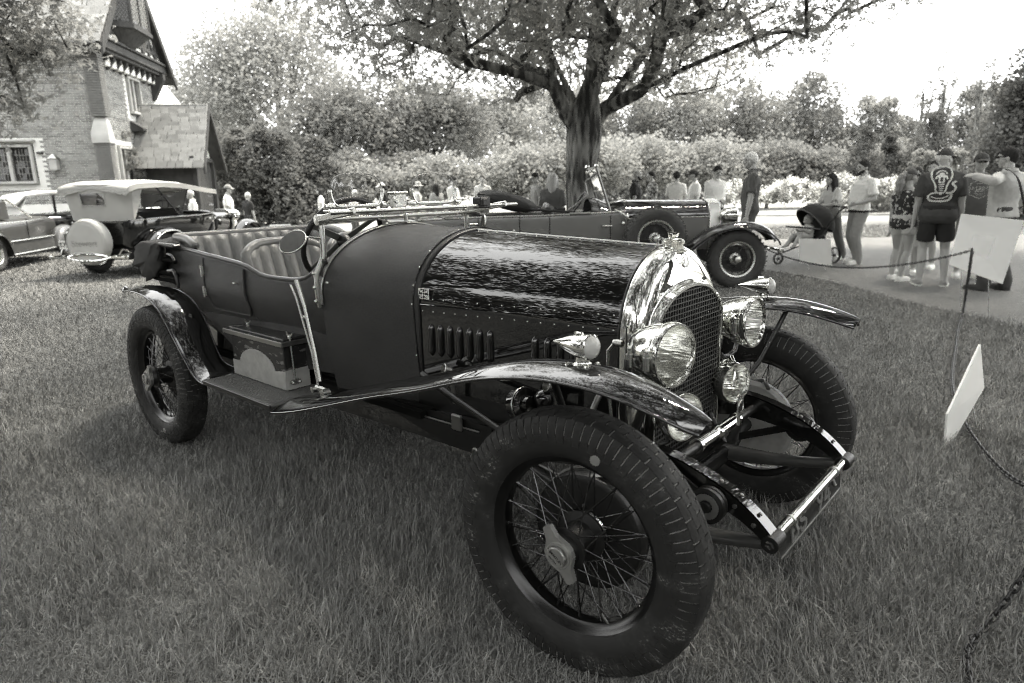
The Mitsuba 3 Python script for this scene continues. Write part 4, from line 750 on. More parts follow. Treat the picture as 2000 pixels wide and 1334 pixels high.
# ---- black touring car with the pale top, from behind
TM = place(-7.2, 12.55, 82); TC = thing('touring_car', 'black touring car with a pale cloth top and a covered spare wheel', 'car')
def tp(name, mesh, b, parent=None, smooth=40, **k): return put(name, mesh, b, parent or TC, smooth, TM, **k)
for x in (0, 2.95):
    for s in (-1, 1): car_wheel(TC, TM @ rotm((0, 0, 1), 0, (x, s * .70, .385)) @ (np.eye(4) if s < 0 else FL), .39, n=16)
stt = [(-.72, .50, .60, .98), (-.62, .60, .52, 1.02), (-.3, .68, .50, 1.03), (.4, .72, .50, 1.04), (1.2, .71, .50, 1.04), (1.75, .66, .52, 1.06), (2.0, .56, .54, 1.08)]
tp('body', loft([[(x, hw * s, z) for s, z in [(-.86, zb), (-.97, zb + .18), (-1, zt - .1), (-.98, zt), (-.92, zt), (-.9, zt - .25), (.9, zt - .25), (.92, zt), (.98, zt), (1, zt - .1), (.97, zb + .18), (.86, zb)]] for x, hw, zb, zt in stt], True, True), 'black_gloss', smooth=35)
tp('bonnet', loft([sect(x, hw, .55, zt, 3.5) for x, hw, zt in ((1.95, .57, 1.09), (2.2, .52, 1.09), (2.95, .36, 1.06), (3.0, .35, 1.05))], True, True), 'black_gloss', smooth=True)
tp('radiator_shell', loft([sect(x, hw, .5, 1.09, 4) for x, hw in ((2.99, .37), (3.0, .385), (3.1, .385), (3.12, .36))], True, True), 'chrome_dull', smooth=30)
tp('bonnet_catch', cat(ball((2.2, -.545, .86), .03, 6), ball((1.9, -.62, .93), .025, 6), ball((1.6, -.70, .93), .025, 6)), 'chrome', smooth=True)
top = []
for x, hw, z, dr_ in ((-.74, .66, 1.60, .06), (-.70, .70, 1.655, .05), (-.5, .72, 1.70, .045), (.2, .73, 1.725, .045), (.8, .72, 1.70, .045), (1.5, .68, 1.62, .04), (2.05, .64, 1.565, .035)):
    s = np.linspace(-1, 1, 19); zz = z - dr_ * np.abs(s) ** 3 * 1.2; o_ = np.stack([0 * s + x, s * hw, zz], 1)
    top.append(np.vstack([o_, [(x, hw * 1.0, z - dr_ - .10)], (o_ - (0, 0, .03))[::-1] * (1, .97, 1), [(x, -hw, z - dr_ - .10)]]))
TT = tp('cloth_top', loft(top, True, True), 'top_cloth', smooth=45)
def rp(y, z): # rear panel, bowed
    t = max(0, (1.62 - z) / .62); w = .70 - .10 * t ** .6
    return (-.74 + .10 * (1 - math.sqrt(max(0, 1 - (y * .95) ** 2))) * 2 + .05 * t, y * w, z)
ys = np.linspace(-1, 1, 25); zs = np.linspace(1.00, 1.63, 15); GR = np.array([[rp(y, z) for z in zs] for y in ys]); V = GR.reshape(-1, 3); Fq = []
for i in range(24):
    for j in range(14):
        if 8 <= i < 17 and 6 <= j < 11: continue
        Fq.append([i * 15 + j, i * 15 + j + 1, (i + 1) * 15 + j + 1, (i + 1) * 15 + j])
tp('rear_curtain', cat((V, np.array(Fq)), (V + (.012, 0, 0), np.array(Fq))), 'top_cloth', TT, smooth=True)
hole = [GR[i, 6] for i in range(8, 18)] + [GR[17, j] for j in range(6, 12)] + [GR[i, 11] for i in range(17, 7, -1)] + [GR[8, j] for j in range(11, 5, -1)]
tp('window_frame', tube(np.array(hole) - (.004, 0, 0), .012, 6), 'cover_cloth', TT, smooth=True)
tp('rear_window', loft([[GR[i, j] + (.006, 0, 0) for j in range(6, 12)] for i in range(8, 18)], False, False), 'glass', TT, smooth=True)
for s in (-1, 1):
    q = [rp(s, z) for z in np.linspace(1.63, 1.02, 12)]; w2 = [(a + .30 * (1 - abs(k / 11 - .0)) ** .8 * .9 + .02, b * 1.005, c) for k, (a, b, c) in enumerate(q)]
    tp('quarter_curtain', loft([q, w2], False, False), 'top_cloth', TT, smooth=True)
    [tp('hood_stay', cyl(a_, b_, .014), 'black_satin', TT) for a_, b_ in (((.05, s * .66, 1.60), (.65, s * .66, 1.06)), ((1.05, s * .66, 1.60), (.75, s * .66, 1.06)), ((2.0, s * .62, 1.55), (1.98, s * .60, 1.08)))]
    tp('rear_wing', fender([(-.62, .48), (-.50, .66), (-.30, .80), (0, .855), (.28, .80), (.48, .62), (.60, .42), (.9, .36)], s * .60, s * .90, .07), 'black_gloss', smooth=50)
    tp('wing_edge', tube([(x, s * .905, z - .065) for x, z in spline([(-.62, .48), (-.50, .66), (-.30, .80), (0, .855), (.28, .80), (.48, .62), (.60, .42)], 40)], .013, 6), 'chrome_dull', smooth=True)
    tp('front_wing', fender([(2.1, .36), (2.35, .45), (2.6, .68), (2.8, .82), (3.0, .86), (3.25, .80), (3.42, .62)], s * .58, s * .88, .07), 'black_gloss', smooth=50)
    tp('running_board', box((1.5, s * .75, .35), (1.4, .28, .03), .008), 'black_satin')
    tp('headlamp', lathe([(.0001, -.18), (.07, -.16), (.11, -.06), (.12, .01), (.0001, .03)], (3.05, s * .42, .95), (1, 0, 0), 24), 'chrome', smooth=50)
tp('belt_moulding', tube([(x, -hw * 1.003, zt - .02) for x, hw, zb, zt in stt[1:]], .008, 6), 'nickel_dark'); tp('belt_moulding', tube([(-.735, y, .985 - .02 * abs(y)) for y in np.linspace(-.5, .5, 12)], .010, 6), 'nickel_dark')
tp('steering_wheel', xf(tube([(.19 * math.cos(a), .19 * math.sin(a), 0) for a in np.linspace(0, 2 * PI, 33)], .014, 6), rotm((0, 1, 0), -50, (1.45, .30, 1.18))), 'black_satin')
tp('front_seat', box((.85, 0, .98), (.16, 1.2, .40), .06), 'black_leather'); tp('rear_seat', box((-.35, 0, .92), (.2, 1.2, .36), .06), 'black_leather')
tp('windscreen', (arr((1.98, -.58, 1.10), (1.98, .58, 1.10), (2.0, .58, 1.54), (2.0, -.58, 1.54)), np.array([[0, 1, 2], [0, 2, 3]])), 'glass', smooth=False)
cv = tp('spare_cover', lathe([(.0001, -.125), (.26, -.122), (.33, -.115), (.375, -.09), (.40, -.04), (.405, .03), (.39, .07), (.35, .09), (.0001, .09)], (-.93, .03, .66), (1, 0, -.06), 56), 'cover_cloth', smooth=30)
tp('cover_seam', lathe([(.352, -.106), (.357, -.110), (.361, -.102)], (-.93, .03, .66), (1, 0, -.06), 56), 'cover_cloth', cv)
tp('cover_script', text('Stewart', .10, axes((-1.062, .03, .64), (0, -1, 0), (-.1, .12, 1)), .003, False), 'script_grey', cv, smooth=False); pr('script_grey', .27, .7)
bp_ = []
for zc, bulge in ((.40, 0),):
    for s in (-1, 1):
        bp_.append(box((-1.02, s * .58, zc), (.03, .34, .055), .012)); bp_.append(cyl((-1.035, s * .70, zc), (-1.035, s * .70 + .001 + .05, zc), .035))
        for u in (-1, 1): bp_.append(tube([(-1.03, s * .42, zc), (-1.06, s * .30, zc + u * .035), (-1.075, s * .15, zc + u * .055), (-1.075, 0, zc + u * .055)], .017, 6))
tp('rear_bumper', cat(*bp_, *[box((-.85, s * .5, .42), (.4, .04, .05), .01) for s in (-1, 1)]), 'chrome', smooth=35)
tp('tail_lamp', cat(lathe([(.0001, .06), (.05, .05), (.06, 0), (.058, -.02), (.045, -.03), (.0001, -.032)], (-.74, .56, .78), (1, 0, 0), 20)), 'chrome', smooth=35)
NPT = tp('number_plate', box((-.80, .60, .60), (.012, .30, .15), .004), 'white_paint'); tp('plate_digits', text('373 6', .075, axes((-.808, .60, .60), (0, -1, 0), (0, 0, 1)), .003, True), 'black_satin', NPT, smooth=False)
tp('tank', cyl((-.55, -.45, .45), (-.55, .45, .45), .14, n=18), 'black_satin')
tp('tail_bracket', cat(box((-.80, .60, .70), (.03, .03, .2), .005), tube([(-.7, -.55, .45), (-.85, -.52, .52), (-.95, -.5, .42)], .015, 6)), 'nickel_dark')

# ---- low grey convertible cut by the left edge
LM = place(-10.95, 13.05, 101); LC = thing('grey_convertible', 'low grey convertible with a sloping windscreen cut off by the left edge of the view', 'car')
def lp(name, mesh, b, parent=None, smooth=40, **k): return put(name, mesh, b, parent or LC, smooth, LM, **k)
for x in (0, 3.1):
    for s in (-1, 1): car_wheel(LC, LM @ rotm((0, 0, 1), 0, (x, s * .70, .35)) @ (np.eye(4) if s < 0 else FL), .355, disc=True)
stl = [(-1.0, .3, .5, .75), (-.9, .62, .36, .88), (-.4, .78, .32, .98), (.5, .80, .30, 1.0), (1.3, .78, .30, 1.0), (1.9, .70, .32, 1.02), (2.6, .55, .34, 1.02)]
lp('body', loft([sect(x, hw, zb, zt, 5, 44, .96) for x, hw, zb, zt in stl], True, True), 'grey_conv', smooth=40)
lp('nose', loft([sect(x, hw, .40, zt, 5, 36) for x, hw, zt in ((2.6, .548, 1.015), (3.2, .46, .99), (3.5, .40, .95), (3.55, .3, .9))], True, True), 'grey_conv', smooth=40)
lp('lower_panel', loft([[(x, s * hw, z) for s, z in ((-1, .26), (-1.03, .30), (-1.0, .56), (1.0, .56), (1.03, .30), (1, .26))] for x, hw in ((.42, .80), (1.3, .80), (2.4, .76), (2.7, .62))], True, True), 'grey_conv', smooth=30)
lp('sill_strip', cat(*[tube([(.42, s * .822, z), (1.3, s * .822, z), (2.4, s * .782, z), (2.7, s * .64, z)], .014, 6) for s in (-1, 1) for z in (.56, .29)]), 'chrome_dull')
for s in (-1, 1):
    lp('rear_wing', fender([(-.75, .30), (-.55, .55), (-.30, .74), (0, .80), (.25, .72), (.42, .50), (.50, .28)], s * .60, s * .86, .08), 'grey_conv', smooth=50)
    lp('front_wing', fender([(2.5, .30), (2.65, .55), (2.85, .72), (3.1, .78), (3.4, .70), (3.6, .48)], s * .55, s * .86, .08), 'grey_conv', smooth=50)
    lp('door_seam', box((1.25, s * .792, .72), (.010, .012, .55)), 'black_matt', smooth=False)
    lp('waist_strip', tube([(-.4, s * .79, .93), (.5, s * .81, .94), (1.3, s * .79, .94), (1.9, s * .71, .95), (2.6, s * .56, .95)], .010, 6), 'chrome_dull')
lp('folded_top', loft([[(x, s * hw, z) for s, z in ((-1, 1.0), (-.98, zt - .06), (-.8, zt), (.8, zt), (.98, zt - .06), (1, 1.0))] for x, hw, zt in ((-.75, .55, 1.10), (-.4, .66, 1.30), (.3, .66, 1.42), (.9, .64, 1.42))], True, True), 'grey_paint_dark', smooth=40)
lp('windscreen_frame', cat(*[cyl((.9, s * .64, 1.40), (1.75, s * .66, 1.02), .02) for s in (-1, 1)], cyl((.9, -.64, 1.40), (.9, .64, 1.40), .02)), 'chrome_dull')
lp('windscreen', (arr((.9, -.64, 1.40), (.9, .64, 1.40), (1.75, .66, 1.02), (1.75, -.66, 1.02)), np.array([[0, 1, 2], [0, 2, 3]])), 'glass', smooth=False)
# ---- pale-topped roadster and black car with its bonnet raised, farther back by the house
RM = place(-12.9, 17.1, 60); RC = thing('roadster', 'dark roadster with a pale top half hidden behind the grey convertible', 'car')
def rp_(name, mesh, b, parent=None, smooth=40): return put(name, mesh, b, parent or RC, smooth, RM)
for x in (0, 2.7):
    for s in (-1, 1): car_wheel(RC, RM @ rotm((0, 0, 1), 0, (x, s * .68, .37)) @ (np.eye(4) if s < 0 else FL), .375, disc=True)
rp_('body', loft([sect(x, hw, .42, zt, 4, 36) for x, hw, zt in ((-.8, .4, .8), (-.5, .62, .95), (.5, .70, 1.0), (1.5, .68, 1.02), (1.8, .55, 1.05), (2.7, .38, 1.02))], True, True), 'black_gloss')
RT = rp_('cloth_top', loft([np.vstack([[(x, s * hw, z - .04 * abs(s) ** 3) for s in np.linspace(-1, 1, 13)], [(x, s * hw, z - .09) for s in np.linspace(1, -1, 13)]]) for x, hw, z in ((.1, .5, 1.30), (.3, .6, 1.52), (.9, .64, 1.60), (1.45, .62, 1.58), (1.5, .60, 1.56))], True, True), 'top_cloth')
rp_('quarter_curtain', loft([[(.1, s * .5, 1.28), (.35, s * .62, 1.48), (.1, s * .62, 1.0)] for s in (-1, 1)], False, False), 'top_cloth', RT)
for s in (-1, 1): rp_('screen_post', box((1.52, s * .58, 1.29), (.06, .08, .56), .02), 'black_satin')
for s in (-1, 1): rp_('wing', fender([(1.9, .4), (2.2, .6), (2.5, .80), (2.8, .84), (3.1, .70)], s * .55, s * .82, .06), 'black_gloss', smooth=50)
for s in (-1, 1): rp_('headlamp', lathe([(.0001, -.15), (.08, -.1), (.1, 0), (.0001, .03)], (2.8, s * .35, .9), (1, 0, 0), 16), 'chrome')
BM = place(-12.05, 18.6, -8); BC = thing('black_saloon', 'black car with a raised panel and bright radiator standing against the brick wall', 'car')
def bp2(name, mesh, b, parent=None, smooth=40): return put(name, mesh, b, parent or BC, smooth, BM)
for x in (0, 2.6):
    for s in (-1, 1): car_wheel(BC, BM @ rotm((0, 0, 1), 0, (x, s * .68, .37)) @ (np.eye(4) if s < 0 else FL), .375, disc=True)
bp2('body', loft([sect(x, hw, .42, zt, 4, 36) for x, hw, zt in ((-.8, .5, .9), (-.4, .68, 1.0), (.8, .70, 1.02), (1.3, .6, 1.05), (2.3, .42, 1.02))], True, True), 'black_gloss')
PN = bp2('raised_panel', box((1.05, 0, 1.38), (1.0, 1.2, .10), .03, rotm((0, 1, 0), 18)), 'black_satin'); bp2('panel_glass', box((1.0, -.62, 1.36), (.50, .02, .34), .0, rotm((0, 1, 0), 18)), 'black_gloss', PN)
bp2('cabin', loft([[(x, s * hw, z) for s, z in ((-1, 1.0), (-.95, zt), (.95, zt), (1, 1.0))] for x, hw, zt in ((.45, .62, 1.66), (1.35, .60, 1.42), (1.5, .58, 1.30))], True, True), 'black_satin', smooth=30)
bp2('radiator_shell', box((2.38, 0, .80), (.12, .62, .60), .06), 'chrome'); 
for s in (-1, 1): bp2('headlamp', lathe([(.0001, -.15), (.08, -.1), (.1, 0), (.0001, .03)], (2.5, s * .45, .92), (1, 0, 0), 18), 'chrome'); bp2('wing', fender([(1.8, .4), (2.1, .62), (2.4, .80), (2.7, .82), (3.0, .64)], s * .55, s * .84, .06), 'black_gloss', smooth=50)
bp2('engine', cat(*[box((1.75 + .12 * k, -.50, .95 + .03 * (k % 2)), (.07, .1, .12), .02) for k in range(5)]), 'nickel')
# ------------------------------------------------------------ people: one continuous body each, clothing and hair as parts
pr('skin', grey(lambda p, n, uv: .36 + .05 * fbm(p.x * 9, p.y * 9, p.z * 9)), .55, specular=.35)
pr('hair_dark', grey(lambda p, n, uv: .018 + .02 * noise(p.x * 90, p.y * 90, p.z * 12)), .8, specular=.15); pr('hair_grey', grey(lambda p, n, uv: .48 + .25 * noise(p.x * 90, p.y * 90, p.z * 12)), .5); pr('hair_fair', grey(lambda p, n, uv: .16 + .16 * noise(p.x * 80, p.y * 80, p.z * 9)), .45)
for nm, v in (('cloth_white', .72), ('cloth_pale', .45), ('cloth_mid', .22), ('cloth_dark', .050), ('cloth_black', .020), ('cloth_charcoal', .085), ('denim', .10), ('khaki', .27), ('shoe_white', .70), ('shoe_dark', .05), ('shoe_grey', .25)):
    pr(nm, grey(lambda p, n, uv, v=v: v * (.85 + .3 * fbm(p.x * 30, p.y * 30, p.z * 30))), .85)
pr('cloth_pattern', grey(lambda p, n, uv: .03 + .42 * smoothstep(.58, .66, fbm(p.x * 38, p.y * 38, p.z * 24, 2))), .85)
pr('cloth_print', grey(lambda p, n, uv: .06 + .35 * smoothstep(.45, .6, fbm(p.x * 26, p.y * 26, p.z * 26, 2))), .85)
S12 = None
def sph(c, r, n=16): return m3.Manifold.sphere(1.0, n).scale((r, r, r) if np.isscalar(r) else tuple(r)).translate(tuple(float(a) for a in c))
def limb(p, q, a, b, n=16): return m3.Manifold.batch_hull([sph(p, a, n), sph(q, b, n)])
def chain(ps, rs, n=16): return [limb(ps[i], ps[i + 1], rs[i], rs[i + 1], n) for i in range(len(ps) - 1)]
def blend(ms, length=.03, it=8, wr=0.0, seed=0, fr=9.0, sq=None):
    u = m3.Manifold.batch_boolean(ms, m3.OpType.Add)
    if length: u = u.refine_to_length(length)
    k = u.to_mesh(); t = trimesh.Trimesh(k.vert_properties[:, :3], k.tri_verts, process=True)
    if it: trimesh.smoothing.filter_taubin(t, lamb=.5, nu=.52, iterations=it)
    v = np.array(t.vertices)
    if wr:
        nrm = np.array(t.vertex_normals); q = v * np.array([fr, fr, fr * .55]); a = meshkit.fbm(q + seed * 7.3, 3, seed) - .5; b = np.abs(meshkit.noise(v * np.array([6, 6, 15.]) + v[:, [2, 0, 1]] * 8 + seed, seed) - .5)
        v = v + nrm * (wr * (2.2 * a + 1.2 * (.25 - b)))[:, None]
    return v, np.array(t.faces)
def ik(a, b, l1, l2, hint):
    """middle joint between a and b"""
    d = b - a; L = np.linalg.norm(d); L2 = min(L, (l1 + l2) * .999); d = d / L; x = (l1 * l1 - l2 * l2 + L2 * L2) / (2 * L2); y = math.sqrt(max(1e-6, l1 * l1 - x * x)); h = np.asarray(hint, float); h = h - d * (h @ d); h /= np.linalg.norm(h); return a + d * x + h * y, a + d * L2
def decal(m, M, shirt, lift=.004):
    """lays a flat print on a garment"""
    Mi = np.linalg.inv(M); s = shirt @ Mi[:3, :3].T + Mi[:3, 3]; s = s[s[:, 2] > -.07]; t = cKDTree(s[:, :2]); v = m[0].copy(); d, i = t.query(v[:, :2], k=6); v[:, 2] += s[i, 2].max(1) + lift
    return xf((v, m[1]), M)
def flat(poly, h=.0015, seg=.012):
    from shapely import segmentize
    t = trimesh.creation.triangulate_polygon(segmentize(poly, seg), engine='earcut'); v, f = trimesh.remesh.subdivide_to_size(np.column_stack([t[0], np.zeros(len(t[0]))]), t[1], seg * 2.2); return v, f
def person(label, x, y, h, deg, top='tee', topm='cloth_mid', bot='trousers', botm='denim', shoem='shoe_dark', hair='short', hairm='hair_dark', hat=None, hatm='cloth_dark', head=(0, 0), hands=None, feet=None, fat=0.0, lean=0.0, glasses=None, beard=False, fine=True, z=0., group=None, wide=1.0, sex='m'):
    """local frame: x forward, y left, z up; hands: {side: (x, y, z) as shares of height}; feet likewise"""
    P = thing('person', label, 'person', group); s = h / 1.75; M = place(x, y, deg, z) @ np.diag([s, s, s, 1]); seed = COUNT['person']
    n = 16 if fine else 10; RL = .026 if fine else .06; IT = 8 if fine else 4
    def pp(nm, m, b, parent=P, smooth=True, **k): return put(nm, xf(m, M), b, parent, smooth, **k)
    lx = lean; shw = (.172 if sex == 'm' else .150) * wide; hpw = .085 if sex == 'm' else .092
    pel, wst, chest, neck = arr(0, 0, .95), arr(.01 + lx * .25, 0, 1.09), arr(.0 + lx * .7, 0, 1.30), arr(.0 + lx, 0, 1.47)
    headc = arr(.045 + lx * 1.3, 0, 1.625)
    feet = feet or {1: (0.02, .10, 0), -1: (-.02, -.10, 0)}; hands = hands or {}
    bones, J = [], {}
    for sd in (1, -1):
        hip = pel + arr(0, sd * hpw, -.04); f = arr(*feet[sd]); ank = f + arr(-.04, 0, .085); knee, ank = ik(hip, ank, .43, .42, (1, sd * .12, 0)); toe = f + arr(.13, sd * .035, .03); heel = f + arr(-.07, 0, .035)
        J[sd] = dict(hip=hip, knee=knee, ank=ank, toe=toe, heel=heel)
        calf = knee * .68 + ank * .32 + arr(-.02, 0, 0)
        bones += chain([hip, hip * .5 + knee * .5, knee], [.090, .076, .055], n) + chain([knee, calf, ank], [.054, .058, .036], n) + [limb(ank, toe, .036, .028, n), limb(ank, heel, .036, .033, n)]
        sh = neck + arr(-.01, sd * shw, -.075); hd = arr(*hands[sd]) if sd in hands else sh + arr(.06, sd * .075, -.60)
        elb, wr = ik(sh, hd, .30, .265, (-1, sd * .55, -.25)); J[sd].update(sh=sh, elb=elb, wr=wr)
        fa = elb * .7 + wr * .3
        bones += chain([sh, sh * .5 + elb * .5, elb], [.056, .049 + fat * .03, .041], n) + chain([elb, fa, wr], [.041, .042, .026], n)
        d = wr - elb; d /= np.linalg.norm(d); a, b, _ = frame(d); th = arr(1, 0, .2) - d * (arr(1, 0, .2) @ d); th /= np.linalg.norm(th) + 1e-9; sidev = np.cross(d, th)
        palm = wr + d * .085; bones.append(m3.Manifold.batch_hull([sph(wr + d * .015, .024, 8), sph(palm + th * .028, .015, 8), sph(palm - th * .026, .014, 8)]))
        for q, ln in ((.030, .070), (.011, .080), (-.009, .075), (-.027, .058)):
            k0 = palm + th * q; curl = sidev * (-sd) * .022; k1 = k0 + d * ln * .55 + curl * .5; k2 = k0 + d * ln * .9 + curl * 1.5; bones += chain([k0, k1, k2], [.0105, .0095, .008], 6)
        t0 = wr + d * .03 + th * .022; bones += chain([t0, t0 + d * .035 + th * .028, t0 + d * .068 + th * .026], [.013, .011, .009], 6)
    bl = .07 * fat
    bones += [m3.Manifold.batch_hull([sph(pel + arr(0, sd * .075, 0), .105 + bl * .4, n) for sd in (1, -1)] + [sph(wst + arr(bl, sd * .05, 0), .10 + bl * .5, n) for sd in (1, -1)]),
              m3.Manifold.batch_hull([sph(wst + arr(bl, sd * .05, 0), .10 + bl * .5, n) for sd in (1, -1)] + [sph(chest + arr(0, sd * .085 * wide, 0), .108 + bl * .3, n) for sd in (1, -1)]),
              m3.Manifold.batch_hull([sph(chest + arr(0, sd * .085 * wide, 0), .108 + bl * .3, n) for sd in (1, -1)] + [sph(J[sd]['sh'] + arr(0, -sd * .02, 0), .060, n) for sd in (1, -1)]),
              m3.Manifold.batch_hull([sph(J[sd]['sh'] + arr(0, -sd * .05, .015), .045, n) for sd in (1, -1)] + [sph(neck, .062, n)]), limb(neck, headc + arr(-.025, 0, -.06), .060, .056, n)]
    Hd = rotm((0, 0, 1), head[0], headc) @ rotm((0, 1, 0), head[1])
    def H(m): return m.transform(Hd[:3, :4])
    hm = [H(sph((0, 0, .015), (.098, .077, .108), 24)), H(m3.Manifold.batch_hull([sph((.055, 0, -.085), (.032, .030, .026), 12), sph((.04, .045, -.02), .032, 12), sph((.04, -.045, -.02), .032, 12), sph((-.02, 0, -.05), .05, 12)]))]
    hm += [H(m3.Manifold.batch_hull([sph((.094, 0, .02), .008, 8), sph((.112, 0, -.018), .012, 8), sph((.094, .016, -.022), .009, 8), sph((.094, -.016, -.022), .009, 8)])), H(m3.Manifold.batch_hull([sph((.086, .020, -.052), .008, 8), sph((.086, -.020, -.052), .008, 8), sph((.092, 0, -.050), .009, 8)])), H(m3.Manifold.batch_hull([sph((.080, .035, .032), .014, 8), sph((.080, -.035, .032), .014, 8), sph((.09, 0, .036), .01, 8)]))]
    hm += [H(sph((-.01, sd * .079, -.005), (.022, .010, .034), 10)) for sd in (1, -1)]
    pp('body', blend(bones + hm, RL * .62, 5 if fine else 3), 'skin')
    HM = lambda m: xf(m, Hd)
    pp('eyes', cat(*[HM(ball((.083, sd * .031, .016), (.012, .014, .009), 6)) for sd in (1, -1)]), 'hair_dark')
    # clothes
    g_ = .014
    if top:
        tm = [m3.Manifold.batch_hull([sph(pel + arr(0, sd * .075, -.03), .118 + bl * .5, n) for sd in (1, -1)] + [sph(wst + arr(bl, sd * .055, 0), .113 + bl * .6, n) for sd in (1, -1)]),
              m3.Manifold.batch_hull([sph(wst + arr(bl, sd * .055, 0), .113 + bl * .6, n) for sd in (1, -1)] + [sph(chest + arr(0, sd * .087 * wide, 0), .122 + bl * .4, n) for sd in (1, -1)]),
              m3.Manifold.batch_hull([sph(chest + arr(0, sd * .087 * wide, 0), .122 + bl * .4, n) for sd in (1, -1)] + [sph(J[sd]['sh'] + arr(0, -sd * (.02 if top != 'vest' else .05), 0), .072 if top != 'vest' else .052, n) for sd in (1, -1)])]
        if top != 'vest': tm.append(m3.Manifold.batch_hull([sph(J[sd]['sh'] + arr(0, -sd * .045, .015), .056, n) for sd in (1, -1)] + [sph(neck + arr(-.005, 0, -.015), .074, n)]))
        cutz = pel[2] - (.13 if top in ('tee', 'vest', 'polo') else .03)
        u = m3.Manifold.batch_boolean(tm, m3.OpType.Add).trim_by_plane((0, 0, 1), cutz); sl = []
        if top in ('tee', 'polo', 'shirt_short'):
            for sd in (1, -1):
                e = J[sd]['sh'] * .22 + J[sd]['elb'] * .78; sl.append(limb(J[sd]['sh'], J[sd]['elb'], .071, .070 + fat * .03, n).trim_by_plane(tuple(J[sd]['sh'] - J[sd]['elb']), float((J[sd]['sh'] - J[sd]['elb']) @ e / np.linalg.norm(J[sd]['sh'] - J[sd]['elb']))))
        if top == 'shirt':
            for sd in (1, -1): sl += chain([J[sd]['sh'], J[sd]['elb'], J[sd]['wr']], [.070, .058, .042], n)
        SHm = blend([u] + sl, RL, IT - 2, .006 if fine else .008, seed, 8.0); shk = pp('shirt', SHm, topm); J['shirt'] = xf(SHm, M)[0]
        if top in ('shirt', 'polo', 'shirt_short'):
            a = np.linspace(0, 2 * PI, 24); pp('collar', loft([[neck + arr(.074 * math.cos(t) * r_ - .004, .074 * math.sin(t) * r_, zz - (.022 if math.cos(t) > .6 else 0)) for t in a] for r_, zz in ((.92, .0), (.98, .045), (1.12, .030), (1.22, .005))], False, False), topm, shk)
    if bot:
        bm = [m3.Manifold.batch_hull([sph(pel + arr(0, sd * .075, -.0), .112 + bl * .3, n) for sd in (1, -1)] + [sph(pel + arr(.0, sd * .07, .07), .104 + bl * .4, n) for sd in (1, -1)])]
        for sd in (1, -1):
            q = J[sd]
            if bot == 'trousers': bm += chain([q['hip'], q['knee'], q['ank'] + arr(-.01, 0, .05), q['ank'] + arr(.0, 0, -.035)], [.110, .088, .076, .074], n)
            else:
                e = q['hip'] * (.25 if bot == 'shorts' else .62) + q['knee'] * (.75 if bot == 'shorts' else .38)
                dd = q['hip'] - q['knee']; bm.append(limb(q['hip'], q['knee'], .108, .104, n).trim_by_plane(tuple(dd), float(dd @ e / np.linalg.norm(dd))))
        u = m3.Manifold.batch_boolean(bm, m3.OpType.Add).trim_by_plane((0, 0, -1), -(pel[2] + .10))
        bk = pp(bot if bot != 'brief' else 'shorts', blend([u], RL, IT - 3, .007 if fine else .008, seed + 3, 10.0), botm)
        if top in ('shirt', 'shirt_short'): pp('belt', lathe([(.118 + bl * .6, .0), (.122 + bl * .6, .005), (.122 + bl * .6, .035), (.118 + bl * .6, .04)], (0, 0, pel[2] + .02), n=30) if False else loft([[((.121 + bl * .45) * math.cos(t) + bl * .3, (.192 + bl * .4) * math.sin(t), pel[2] + zz) for t in np.linspace(0, 2 * PI, 30, endpoint=False)] for zz in (-.062, -.022)], True, False), 'cloth_black', bk)
    for sd in (1, -1):
        q = J[sd]; shoe = [m3.Manifold.batch_hull([sph(q['heel'] + arr(-.005, 0, .008), .043, n), sph(q['toe'] + arr(.005, 0, .008), (.045, .045, .034), n), sph(q['ank'] + arr(.0, 0, -.03), .046, n)]).trim_by_plane((0, 0, 1), feet[sd][2] + .004)]
        sk = pp('shoe', blend(shoe, RL, 2), shoem)
        sole = hull([(px_, py_, zz) for zz in (feet[sd][2] + .001, feet[sd][2] + .026) for px_, py_ in [(q['heel'][0] + .050 * math.cos(t), q['heel'][1] + .046 * math.sin(t)) for t in np.linspace(0, 2 * PI, 10)] + [(q['toe'][0] + .055 * math.cos(t), q['toe'][1] + .050 * math.sin(t)) for t in np.linspace(0, 2 * PI, 10)]])
        pp('sole', sole, 'shoe_white' if shoem != 'shoe_dark' else 'shoe_dark', sk, 30)
    # hair and hats
    cap_ = sph((-.012, 0, .028), (.104, .086, .112), 24)
    if hair != 'bald' :
        hh = cap_.trim_by_plane((-.62, 0, .78), -.005 if hair != 'short' else .0) if hat is None else cap_.trim_by_plane((-1, 0, .25), .0)
        hs = [H(hh)]
        if hair == 'long': hs += [H(m) for m in chain([(-.05, .0, .03), (-.075, .0, -.10), (-.085, 0, -.25), (-.08, 0, -.36)], [.088, .085, .075, .04], 16)] + [H(m) for sd in (1, -1) for m in chain([(-.02, sd * .06, .02), (-.02, sd * .08, -.12), (-.02, sd * .085, -.26)], [.045, .040, .025], 12)]
        if hair == 'pony': hs += [H(m) for m in chain([(-.10, 0, .03), (-.15, 0, .0), (-.17, 0, -.10), (-.165, 0, -.22), (-.14, 0, -.30)], [.035, .050, .062, .050, .02], 14)] + [H(sph((-.10, 0, .05), .045, 12))]
        pp('hair', blend(hs, RL * .6, 3, .008, seed, 22.0), hairm)
    if beard: pp('beard', blend([H(m3.Manifold.batch_hull([sph((.062, 0, -.092), (.034, .034, .026), 12), sph((.035, .055, -.055), .024, 12), sph((.035, -.055, -.055), .024, 12)]))], RL * .6, 2, .004, seed, 30.), hairm)
